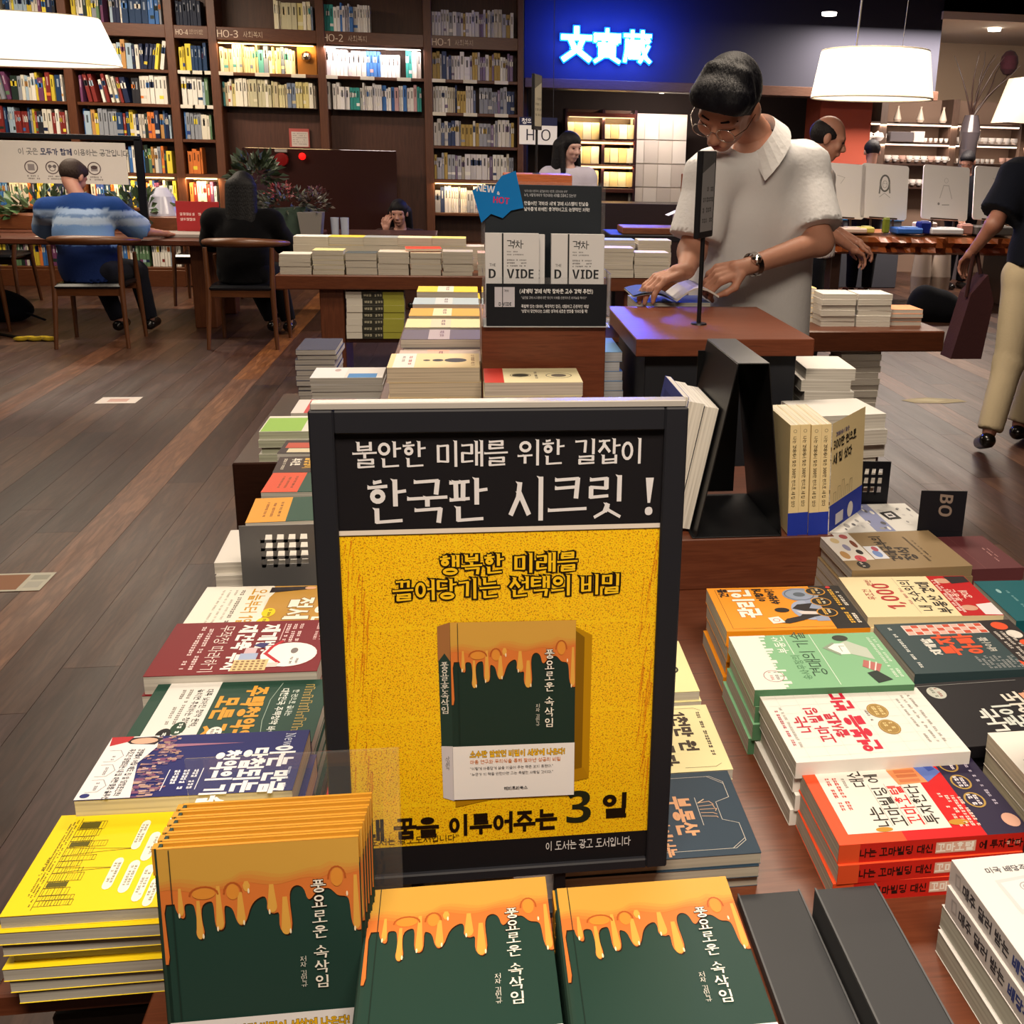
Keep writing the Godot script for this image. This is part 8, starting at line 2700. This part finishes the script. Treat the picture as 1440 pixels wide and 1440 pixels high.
# o: at (feet), joints r(ight)/l(eft), colours ... all in world positions
func person(o: Dictionary) -> Node3D:
	var t := thing("person", o.label, "person")
	var skin: Color = o.get("skin", H("a97e68"))
	var cell: float = o.get("cell", 0.02)
	var hc: float = o.get("head_cell", cell * 0.5)
	var head: Vector3 = o.head
	var f: Vector3 = (o.face as Vector3).normalized()
	var tip: Vector3 = o.get("head_up", Vector3.UP)
	var u := (tip - f * tip.dot(f)).normalized()
	var r := u.cross(f).normalized()
	var hs: float = o.get("hs", 1.0)
	var hb := Basis(r, u, f)
	var L := func(x: float, y: float, z: float) -> Vector3: return head + hb * Vector3(x, y, z) * hs
	var neck: Vector3 = o.neck
	var hp := [["e", L.call(0, 0.028, -0.012), Vector3(0.074, 0.092, 0.092) * hs, hb], ["e", L.call(0, -0.045, 0.022), Vector3(0.056, 0.066, 0.066) * hs, hb], ["e", L.call(0, -0.096, 0.052), Vector3(0.026, 0.02, 0.022) * hs, hb], ["e", L.call(0, 0.012, 0.055), Vector3(0.058, 0.05, 0.034) * hs, hb], ["c", L.call(0, -0.04, -0.03), neck, 0.05, 0.054]]
	if o.get("detail", false) or hc < 0.012:
		hp.append_array([["c", L.call(0, 0.004, 0.086), L.call(0, -0.034, 0.106), 0.007 * hs, 0.0125 * hs], ["c", L.call(0.008, -0.038, 0.098), L.call(-0.008, -0.038, 0.098), 0.009 * hs, 0.009 * hs], ["c", L.call(0.018, -0.068, 0.084), L.call(-0.018, -0.068, 0.084), 0.009 * hs, 0.009 * hs], ["c", L.call(0.04, 0.02, 0.078), L.call(-0.04, 0.02, 0.078), 0.012 * hs, 0.012 * hs], ["e", L.call(0.036, -0.028, 0.066), Vector3(0.024, 0.024, 0.02) * hs, hb], ["e", L.call(-0.036, -0.028, 0.066), Vector3(0.024, 0.024, 0.02) * hs, hb]])
	for s in [-1, 1]:
		hp.append(["e", L.call(s * 0.078, -0.008, -0.004), Vector3(0.012, 0.032, 0.019) * hs, hb])
	var sh: Array = o.shoulders; var el: Array = o.elbows; var wr: Array = o.wrists; var hi: Array = o.hips; var kn: Array = o.knees; var an: Array = o.ankles
	var mid_h: Vector3 = (hi[0] + hi[1]) / 2
	var mid_s: Vector3 = (sh[0] + sh[1]) / 2
	var wd: float = o.get("wide", 1.0)
	var bp := [["c", neck, mid_s, 0.054, 0.06], ["c", sh[0], sh[1], 0.05, 0.05], ["c", mid_s, mid_h, 0.1 * wd, 0.1 * wd], ["c", hi[0], hi[1], 0.085 * wd, 0.085 * wd]]
	for i in 2:
		bp.append(["c", sh[i], el[i], 0.048, 0.04]); bp.append(["c", el[i], wr[i], 0.041, 0.027])
		bp.append(["c", hi[i], kn[i], 0.082, 0.055]); bp.append(["c", kn[i], an[i], 0.055, 0.036])
	var pieces := [sdf_arrays(bp, maxf(cell, 0.012), 0.03, skin), sdf_arrays(hp, hc, 0.014, skin)]
	for i in 2:
		var hd = o.hands[i] if o.has("hands") else null
		if hd != null: pieces.append(sdf_arrays(hand_prims(wr[i], hd[0], hd[1], hd[2], hd[3]), o.get("hand_cell", 0.007), 0.006, skin))
		else: pieces.append(sdf_arrays(hand_prims(wr[i], wr[i] - el[i], o.get("hand_back", Vector3.UP), 1.0 if i else -1.0, 0.5), 0.009, 0.006, skin))
	part(t, "body", join(pieces), mat("skin"))
	# face
	if o.get("detail", false):
		var mb := MB.new()
		mb.tube([L.call(0.02, -0.066, 0.0885), L.call(0.008, -0.0645, 0.0945), L.call(0, -0.0655, 0.0955), L.call(-0.008, -0.0645, 0.0945), L.call(-0.02, -0.066, 0.0885)], [0.002, 0.0042, 0.004, 0.0042, 0.002], 6, H("9a5a58"))
		mb.tube([L.call(0.017, -0.071, 0.088), L.call(0, -0.0735, 0.0945), L.call(-0.017, -0.071, 0.088)], [0.002, 0.0052, 0.002], 6, H("a5625e"))
		part(t, "lips", mb.mesh(), mat("skin"))
		for s in [-1, 1]:
			mb = MB.new()
			mb.tube([L.call(s * 0.05, -0.004, 0.074), L.call(s * 0.034, -0.009, 0.0835), L.call(s * 0.017, -0.005, 0.082)], [0.001, 0.0026, 0.001], 5, H("2a1c1a"))
			part(t, "eye_line", mb.mesh(), mat("hair"))
			mb = MB.new()
			mb.tube([L.call(s * 0.056, 0.02, 0.07), L.call(s * 0.036, 0.027, 0.0875), L.call(s * 0.016, 0.022, 0.0915)], [0.0015, 0.0042, 0.003], 5, H("1d1614"))
			part(t, "eyebrow", mb.mesh(), mat("hair"))
	elif o.get("eyes", true):
		for s in [-1, 1]:
			var mb := MB.new()
			mb.ball(L.call(s * 0.032, 0.0, 0.083), Vector3(0.011, 0.006, 0.006) * hs, H("1c1414"), 8, 5)
			part(t, "eye", mb.mesh(), mat("gloss"))
	# hair
	var hair: String = o.get("hair", "short")
	var hcol: Color = o.get("hair_col", H("17161a"))
	var gap: float = 0.011 * hs
	var hr := [["e", L.call(0, 0.036, -0.016), Vector3(0.08, 0.092, 0.098) * hs + Vector3.ONE * 0.003, hb]]
	if hair == "short" or hair == "man":
		hr.append(["e", L.call(0, 0.06, 0.04), Vector3(0.072, 0.058, 0.058) * hs, hb])
		if hair == "man":
			hr.append(["e", L.call(0.03, 0.078, 0.058), Vector3(0.052, 0.042, 0.052) * hs, hb]); hr.append(["e", L.call(-0.03, 0.072, 0.062), Vector3(0.05, 0.045, 0.046) * hs, hb])
			for q in 11:
				var a := -1.25 + q * 0.25
				hr.append(["c", L.call(sin(a) * 0.05, 0.105, 0.0), L.call(sin(a) * 0.082, 0.05 + 0.012 * (q % 3), cos(a) * 0.1), 0.016, 0.011])
		hr.append(["cut", L.call(0, 0.032, 0.062), hb * Vector3(0, -0.78, 0.62)])
	elif hair == "bald":
		hr = [["e", L.call(0, 0.02, -0.02), Vector3(0.08, 0.085, 0.096) * hs, hb], ["-e", L.call(0, 0.1, 0.06), Vector3(0.07, 0.1, 0.1) * hs, hb], ["cut", L.call(0, -0.01, 0.02), hb * Vector3(0, -0.8, 0.6)]]
	else:
		hr.append(["e", L.call(0, 0.05, 0.02), Vector3(0.076, 0.066, 0.066) * hs, hb])
		var down: Vector3 = o.get("hair_to", neck - Vector3(0, 0.2, 0))
		var bk := -f * 0.03
		hr.append(["c", L.call(0.045, 0, -0.06), down + r * 0.06 + bk, 0.07, 0.055]); hr.append(["c", L.call(-0.045, 0, -0.06), down - r * 0.06 + bk, 0.07, 0.055]); hr.append(["c", L.call(0, 0, -0.06), down + bk, 0.08, 0.065])
		if o.get("hair_front", false):
			for s in [-1, 1]: hr.append(["c", L.call(s * 0.08, 0.02, 0.0), neck + r * s * 0.085 + f * 0.05 - Vector3(0, 0.12, 0), 0.024, 0.022])
		hr.append(["-e", L.call(0, -0.035, 0.1), Vector3(0.062, 0.075, 0.06) * hs, hb])
	part(t, "hair", sdf_mesh(hr, hc * 1.1, 0.02, hcol), mat("hair"))
	# clothing
	var slv: float = o.get("sleeve", 0.75)
	var fit: float = o.get("loose", 0.02)
	var tp := []
	var hem: Vector3 = o.get("hem", mid_h)
	tp.append(["c", sh[0], sh[1], 0.062 + fit, 0.062 + fit])
	var fwd: Vector3 = o.get("front", Vector3(f.x, 0, f.z).normalized())
	var sidev := Vector3.UP.cross(fwd).normalized()
	var spine := (mid_s - mid_h).normalized()
	var tb := Basis(sidev, spine, sidev.cross(spine))
	var chest := mid_s.lerp(mid_h, 0.32)
	var belly := mid_s.lerp(mid_h, 0.78)
	tp.append(["e", chest, Vector3(0.165 * wd + fit, 0.2, 0.115 * wd + fit), tb])
	tp.append(["e", belly, Vector3(0.16 * wd + fit, 0.24, 0.125 * wd + fit), tb])
	tp.append(["c", mid_s, hem + (hem - mid_s).normalized() * 0.12, 0.09 * wd + fit, 0.13 * wd + fit])
	for i in 2:
		if slv <= 1.0:
			tp.append(["f", sh[i], sh[i].lerp(el[i], slv), 0.06 + fit, 0.062 + fit * 1.3])
		else:
			tp.append(["c", sh[i], el[i], 0.056 + fit, 0.048 + fit]); tp.append(["f", el[i], el[i].lerp(wr[i], slv - 1.0), 0.048 + fit, 0.036 + fit])
	tp.append_array(o.get("extra_top", []))
	tp.append(["-e", L.call(0, -0.06, 0.03).lerp(neck, 0.75), Vector3(0.062, 0.075, 0.062)])
	tp.append(["cut", hem, o.get("hem_dir", Vector3.DOWN)])
	part(t, "top", sdf_mesh(tp, cell, 0.045, o.top, o.get("paint", null)), mat("cloth"))
	var bt := [["c", hi[0], hi[1], 0.1 * wd, 0.1 * wd]]
	for i in 2:
		bt.append(["c", hi[i], kn[i], 0.1 * wd, 0.075]); bt.append(["f", kn[i], kn[i].lerp(an[i], 0.97), 0.075, o.get("cuff", 0.058)])
	part(t, "trousers", sdf_mesh(bt, cell, 0.03, o.bottom), mat("cloth"))
	for i in 2:
		var toe: Vector3 = o.toes[i] if o.has("toes") else an[i] + fwd * 0.16 - Vector3(0, 0.04, 0)
		part(t, "shoe", sdf_mesh([["c", an[i] - fwd * 0.03 - Vector3(0, 0.035, 0), toe, 0.042, 0.036]], minf(cell, 0.014), 0.01, o.get("shoe", H("1a1818"))), mat("gloss"))
	return t

func people() -> void:
	# the man in the white polo, reading at the pedestal
	var head := W(0.752, 1.632, 2.93)
	var t := person({
		"label": "man in a white polo shirt and thin glasses, head bent over a magazine", "cell": 0.011, "head_cell": 0.0048, "hand_cell": 0.0045, "detail": true, "hs": 1.08,
		"skin": H("b3806a"), "head": head, "face": Vector3(-0.55, -0.78, 0.62), "head_up": Vector3(-0.1, 1.0, 0.6), "neck": W(0.87, 1.555, 3.06), "front": Vector3(-0.35, 0, 1),
		"shoulders": [W(0.745, 1.435, 3.04), W(1.05, 1.465, 3.12)], "elbows": [W(0.68, 1.2, 2.99), W(1.085, 1.235, 3.0)], "wrists": [W(0.638, 1.158, 2.87), W(0.815, 1.172, 2.86)],
		"hands": [[Vector3(-0.75, -0.2, 0.18), Vector3(-0.15, 1, 0.15), 1.0, 0.35], [Vector3(-0.95, -0.25, 0.1), Vector3(-0.1, 0.75, 0.6), -1.0, 0.75]],
		"hips": [W(0.83, 0.93, 3.27), W(1.0, 0.93, 3.3)], "knees": [W(0.83, 0.5, 3.27), W(1.03, 0.5, 3.29)], "ankles": [W(0.83, 0.08, 3.32), W(1.04, 0.08, 3.34)],
		"top": H("d8d8da"), "bottom": H("17171b"), "sleeve": 0.84, "loose": 0.017, "wide": 1.0, "extra_top": [["c", W(0.86, 1.3, 3.11), W(0.835, 0.8, 3.2), 0.115, 0.125], ["c", W(0.99, 1.3, 3.13), W(1.02, 0.8, 3.22), 0.115, 0.13]], "hem": W(0.9, 0.885, 3.2), "hair": "man", "hair_col": H("15151c")})
	var hb := Basis()
	var f := Vector3(-0.55, -0.78, 0.62).normalized()
	var tip := Vector3(-0.1, 1.0, 0.6)
	var u := (tip - f * tip.dot(f)).normalized()
	hb = Basis(u.cross(f).normalized(), u, f)
	var L := func(x: float, y: float, z: float) -> Vector3: return head + hb * Vector3(x, y, z) * 1.08
	var mb := MB.new()
	for s in [-1, 1]:
		var ring := []
		for i in 17: ring.append(L.call(s * 0.034 + cos(TAU * i / 16) * 0.026, -0.008 + sin(TAU * i / 16) * 0.021, 0.104))
		mb.tube(ring, 0.0013, 5, H("c8c0b8"), 1.0, false)
		mb.tube([L.call(s * 0.06, -0.002, 0.104), L.call(s * 0.079, 0.0, 0.07), L.call(s * 0.083, 0.0, 0.0)], 0.0013, 5, H("c8c0b8"))
	mb.tube([L.call(0.008, -0.006, 0.105), L.call(-0.008, -0.006, 0.105)], 0.0013, 5, H("c8c0b8"))
	part(t, "glasses", mb.mesh(), mat("chrome"))
	# collar: a folded band round the neck, open at the throat
	var nk := W(0.868, 1.55, 3.055)
	var nx := Vector3(-0.42, 0.82, 0.38).normalized()
	var fw := Vector3(-0.55, -0.55, 0.75)
	fw = (fw - nx * fw.dot(nx)).normalized()
	var rt := nx.cross(fw).normalized()
	for s in [-1, 1]:
		mb = MB.new()
		var rows := []
		for i in 13:
			var g := i / 12.0
			var a := PI - g * (PI - 0.22)
			var dir: Vector3 = fw * cos(a) + rt * s * sin(a)
			var drop := pow(g, 3.0)
			var top: Vector3 = nk + dir * (0.073 + 0.012 * drop) + nx * (0.028 - 0.05 * drop)
			var low: Vector3 = nk + dir * (0.104 + 0.04 * drop) + nx * (-0.018 - 0.055 * drop) + rt * s * 0.035 * drop
			rows.append([nk + dir * (0.068 + 0.012 * drop) + nx * (-0.02 - 0.05 * drop), top, low, low - nx * 0.004 - dir * 0.004])
		for i in 12:
			for k in 3:
				var q := [rows[i][k], rows[i + 1][k], rows[i + 1][k + 1], rows[i][k + 1]]
				if s < 0: q.reverse()
				mb.quad(q[0], q[1], q[2], q[3], H("dededf"))
		part(t, "collar", mb.mesh(), mat("cloth"))
	# wristwatch on his left wrist
	mb = MB.new()
	var w0 := W(0.815, 1.172, 2.86)
	var ax := (W(1.1, 1.235, 3.0) - w0).normalized()
	mb.t = Transform3D(Basis(ax.cross(Vector3.FORWARD).normalized(), ax, ax.cross(ax.cross(Vector3.FORWARD)).normalized() * -1.0), w0 + ax * 0.03)
	mb.lathe(Vector3.ZERO, [Vector2(0.0345, -0.01), Vector2(0.0365, -0.01), Vector2(0.0365, 0.01), Vector2(0.0345, 0.01)], 20, H("b8b4b0"))
	part(t, "watch_strap", mb.mesh(), mat("chrome"))
	mb = MB.new()
	mb.ball(w0 + ax * 0.03 + Vector3(0.0, 0.018, 0.03), Vector3(0.018, 0.016, 0.012), H("d8d4ce"), 12, 6)
	part(t, "watch_case", mb.mesh(), mat("chrome"))
	# magazine in his hands, on a pile behind the cap
	pile("paperback", cov("hiddenpile", "7a8aa8", 0.0305, null, {"page": H("c8c4bc")}), 12, 0.6, 0.7, 2.93, -90, "topmost book of the pile that the magazine lies on", "book in the pile under the magazine", "pile under the magazine", 0.004)
	var mg := thing("magazine", "open magazine with a dark blue cover page in the man's hands", "magazine", W(0.6, 1.068, 2.9))
	for s in [-1, 1]:
		mb = MB.new()
		var prev := Vector3.ZERO
		for i in 8:
			var g := i / 7.0
			var p := Vector3(s * (0.002 + g * 0.125), 0.012 + sin(g * PI) * 0.03 * (1.0 if s > 0 else 0.5) + (0.012 * g), 0)
			if i > 0:
				var q := [prev + Vector3(0, 0, 0.085), p + Vector3(0, 0, 0.085), p + Vector3(0, 0, -0.085), prev + Vector3(0, 0, -0.085)]
				if s < 0: q.reverse()
				mb.quad(q[0], q[1], q[2], q[3], H("1e3450") if s < 0 else (H("d8d4d0") if i != 5 else H("9a98a0")))
				mb.quad(q[3] - Vector3(0, 0.006, 0), q[2] - Vector3(0, 0.006, 0), q[1] - Vector3(0, 0.006, 0), q[0] - Vector3(0, 0.006, 0), H("cfcac4"))
				mb.quad(q[1], q[0], q[0] - Vector3(0, 0.006, 0), q[1] - Vector3(0, 0.006, 0), H("dcd8d2"))
			prev = p
		part(mg, "page", mb.mesh(), mat("print"))
	# balding man behind him
	person({"label": "balding man in a light grey shirt and dark trousers, turned towards the drawing boards", "cell": 0.016, "head_cell": 0.009, "skin": H("9c6e5c"), "head": W(2.03, 1.585, 5.6), "face": Vector3(0.75, -0.25, 0.3), "neck": W(2.0, 1.44, 5.62),
		"shoulders": [W(1.9, 1.36, 5.52), W(2.05, 1.37, 5.75)], "elbows": [W(2.0, 1.1, 5.5), W(2.1, 1.1, 5.8)], "wrists": [W(2.2, 0.98, 5.55), W(2.3, 1.0, 5.75)], "hips": [W(1.94, 0.88, 5.55), W(2.0, 0.88, 5.7)], "knees": [W(1.98, 0.48, 5.55), W(2.04, 0.48, 5.7)], "ankles": [W(1.96, 0.08, 5.55), W(2.02, 0.08, 5.7)],
		"top": H("b9b2b4"), "bottom": H("14151b"), "sleeve": 0.95, "hair": "bald", "hair_col": H("1a1618"), "hem": W(1.97, 0.92, 5.62)})
	# person walking off at the right
	var wk := person({"label": "person in a black top and beige trousers walking away at the right", "cell": 0.016, "head_cell": 0.009, "skin": H("7d5344"), "head": W(3.0, 1.66, 4.75), "face": Vector3(0.7, 0, -0.7), "neck": W(2.94, 1.5, 4.77), "front": Vector3(0.6, 0, -0.8),
		"shoulders": [W(3.08, 1.42, 4.62), W(2.76, 1.42, 4.82)], "elbows": [W(3.15, 1.14, 4.6), W(2.62, 1.18, 4.75)], "wrists": [W(3.2, 0.95, 4.8), W(2.58, 1.04, 4.85)], "hips": [W(3.0, 0.92, 4.68), W(2.82, 0.92, 4.76)], "knees": [W(3.08, 0.5, 4.9), W(2.78, 0.48, 4.72)], "ankles": [W(2.97, 0.1, 4.86), W(2.665, 0.13, 4.62)], "toes": [W(3.1, 0.04, 4.96), W(2.68, 0.045, 4.72)],
		"top": H("14161e"), "bottom": H("a3957c"), "sleeve": 0.8, "loose": 0.03, "hair": "short", "hem": W(2.9, 0.98, 4.72), "cuff": 0.064, "shoe": H("15120f")})
	var tote := thing("tote_bag", "dark maroon bag hanging from the walking person's arm", "bag", W(2.6, 0.42, 4.86))
	mb = MB.new()
	mb.prism(PackedVector2Array([Vector2(-0.1, 0.06), Vector2(0.07, 0.06), Vector2(0.1, 0.36), Vector2(0.05, 0.5), Vector2(-0.03, 0.4)]), -0.06, 0.06, H("3a2426"))
	part(tote, "body", mb.mesh(), mat("cloth"))
	mb = MB.new()
	mb.tube([Vector3(-0.04, 0.38, 0.03), Vector3(-0.02, 0.62, 0.02), Vector3(-0.01, 0.66, 0.0), Vector3(0.03, 0.5, 0.02)], 0.011, 6, H("33201f"))
	part(tote, "strap", mb.mesh(), mat("cloth"))
	# seated man in blue stripes, from behind
	person({"label": "seated man in a blue striped shirt seen from behind at the reading table", "cell": 0.02, "head_cell": 0.011, "skin": H("96695a"), "head": W(-2.87, 1.2, 7.95), "face": Vector3(0.35, -0.45, -0.9), "neck": W(-2.82, 1.06, 7.87), "front": Vector3(0, 0, -1), "eyes": false,
		"shoulders": [W(-2.6, 0.98, 7.86), W(-3.03, 0.97, 7.86)], "elbows": [W(-2.46, 0.8, 8.08), W(-3.14, 0.8, 8.05)], "wrists": [W(-2.36, 0.765, 8.3), W(-2.92, 0.765, 8.3)], "hips": [W(-2.65, 0.54, 7.72), W(-2.83, 0.54, 7.72)], "knees": [W(-2.55, 0.5, 8.15), W(-2.85, 0.5, 8.15)], "ankles": [W(-2.5, 0.1, 8.2), W(-2.72, 0.1, 8.15)],
		"top": H("4f6f9a"), "bottom": H("1d1e26"), "sleeve": 0.95, "loose": 0.03, "wide": 1.1, "hem": W(-2.74, 0.47, 7.72), "hair": "short", "hair_col": H("2c221e"),
		"paint": func(p: Vector3) -> Color:
			var y := p.y + (0.02 if p.x < -2.95 or p.x > -2.58 else 0.0)
			if y > 0.985: return H("1f3668")
			if y > 0.945: return H("8498b8")
			if y > 0.925: return H("5c7296")
			if y > 0.875: return H("8c9cb4")
			if y > 0.74: return H("5f7ca8")
			return H("17244a")})
	# woman in black, from behind
	person({"label": "seated woman in black with long black hair seen from behind", "cell": 0.02, "head_cell": 0.012, "skin": H("9c7668"), "head": W(-1.66, 1.14, 7.9), "face": Vector3(0.05, -0.3, -1), "neck": W(-1.66, 1.0, 7.86), "front": Vector3(0, 0, -1), "eyes": false,
		"shoulders": [W(-1.47, 0.9, 7.86), W(-1.87, 0.9, 7.86)], "elbows": [W(-1.4, 0.72, 8.05), W(-1.96, 0.74, 8.05)], "wrists": [W(-1.55, 0.765, 8.32), W(-1.8, 0.765, 8.32)], "hips": [W(-1.56, 0.54, 7.7), W(-1.74, 0.54, 7.7)], "knees": [W(-1.5, 0.5, 8.12), W(-1.7, 0.5, 8.12)], "ankles": [W(-1.42, 0.1, 8.1), W(-1.55, 0.1, 8.14)],
		"top": H("0a0a0d"), "bottom": H("101014"), "sleeve": 1.9, "loose": 0.035, "hem": W(-1.65, 0.47, 7.7), "hair": "long", "hair_col": H("0e0d10"), "hair_to": W(-1.66, 0.86, 7.8)})
	# woman behind the middle stacks, facing us
	person({"label": "dark-haired woman sitting behind the middle stacks with her hand at her chin", "cell": 0.02, "head_cell": 0.01, "skin": H("a3786a"), "head": W(-0.64, 0.86, 9.75), "face": Vector3(-0.1, -0.12, 1), "neck": W(-0.63, 0.71, 9.8), "front": Vector3(0, 0, 1),
		"shoulders": [W(-0.82, 0.62, 9.82), W(-0.46, 0.62, 9.82)], "elbows": [W(-0.86, 0.5, 9.6), W(-0.42, 0.4, 9.7)], "wrists": [W(-0.76, 0.7, 9.66), W(-0.5, 0.38, 9.5)], "hands": [[Vector3(0.15, 0.95, 0.1), Vector3(-0.4, 0, 0.9), -1.0, 0.6], null], "hips": [W(-0.73, 0.3, 9.85), W(-0.55, 0.3, 9.85)], "knees": [W(-0.75, 0.4, 9.5), W(-0.53, 0.4, 9.5)], "ankles": [W(-0.75, 0.08, 9.55), W(-0.53, 0.08, 9.55)],
		"top": H("3a2c2c"), "bottom": H("22201f"), "sleeve": 1.8, "hem": W(-0.64, 0.28, 9.85), "hair": "long", "hair_to": W(-0.63, 0.66, 9.9)})
	# woman behind the counter below the sign
	person({"label": "long-haired woman in a pale blouse standing at the counter below the blue sign", "cell": 0.018, "head_cell": 0.01, "skin": H("b08a80"), "head": W(0.845, 1.5, 8.4), "face": Vector3(0.55, -0.1, 0.8), "neck": W(0.83, 1.36, 8.42), "front": Vector3(0.3, 0, 1),
		"shoulders": [W(0.68, 1.26, 8.45), W(0.99, 1.26, 8.42)], "elbows": [W(0.66, 1.02, 8.4), W(1.03, 1.02, 8.35)], "wrists": [W(0.8, 0.95, 8.2), W(0.96, 0.95, 8.15)], "hips": [W(0.76, 0.86, 8.45), W(0.92, 0.86, 8.45)], "knees": [W(0.76, 0.48, 8.45), W(0.92, 0.48, 8.45)], "ankles": [W(0.76, 0.08, 8.47), W(0.92, 0.08, 8.47)],
		"top": H("a8a4b4"), "bottom": H("2a2634"), "sleeve": 1.5, "hem": W(0.84, 0.85, 8.45), "hair": "long", "hair_to": W(0.8, 1.12, 8.46), "hair_front": true})
	# person in a grey striped shirt behind the drawing boards
	person({"label": "person with black hair in a grey striped shirt behind the drawing boards", "cell": 0.022, "head_cell": 0.012, "skin": H("8f6a5c"), "head": W(4.3, 1.53, 10.5), "face": Vector3(0.1, -0.3, -1), "neck": W(4.28, 1.38, 10.45), "front": Vector3(0, 0, -1), "eyes": false,
		"shoulders": [W(4.46, 1.29, 10.45), W(4.08, 1.29, 10.45)], "elbows": [W(4.5, 1.02, 10.5), W(4.0, 1.02, 10.5)], "wrists": [W(4.45, 0.95, 10.7), W(4.05, 0.95, 10.7)], "hips": [W(4.36, 0.88, 10.45), W(4.18, 0.88, 10.45)], "knees": [W(4.36, 0.48, 10.45), W(4.18, 0.48, 10.45)], "ankles": [W(4.36, 0.08, 10.45), W(4.18, 0.08, 10.45)],
		"top": H("4a4a50"), "bottom": H("1c1c22"), "sleeve": 1.7, "hem": W(4.27, 0.88, 10.45), "hair": "short",
		"paint": func(p: Vector3) -> Color: return H("35353c") if fposmod(p.y, 0.05) < 0.026 else H("8a8a8e")})
	person({"label": "dark-haired person bending behind the rightmost drawing boards", "cell": 0.022, "head_cell": 0.012, "skin": H("8f6a5c"), "head": W(5.65, 1.45, 11.0), "face": Vector3(-0.5, -0.3, 0.6), "neck": W(5.68, 1.32, 11.05), "front": Vector3(0, 0, 1),
		"shoulders": [W(5.5, 1.22, 11.05), W(5.86, 1.22, 11.05)], "elbows": [W(5.46, 0.96, 11.0), W(5.9, 0.96, 11.0)], "wrists": [W(5.5, 0.85, 10.8), W(5.86, 0.85, 10.8)], "hips": [W(5.6, 0.82, 11.08), W(5.78, 0.82, 11.08)], "knees": [W(5.6, 0.45, 11.05), W(5.78, 0.45, 11.05)], "ankles": [W(5.6, 0.08, 11.08), W(5.78, 0.08, 11.08)],
		"top": H("1a1a20"), "bottom": H("1c1c22"), "sleeve": 1.7, "hem": W(5.69, 0.82, 11.08), "hair": "short"})
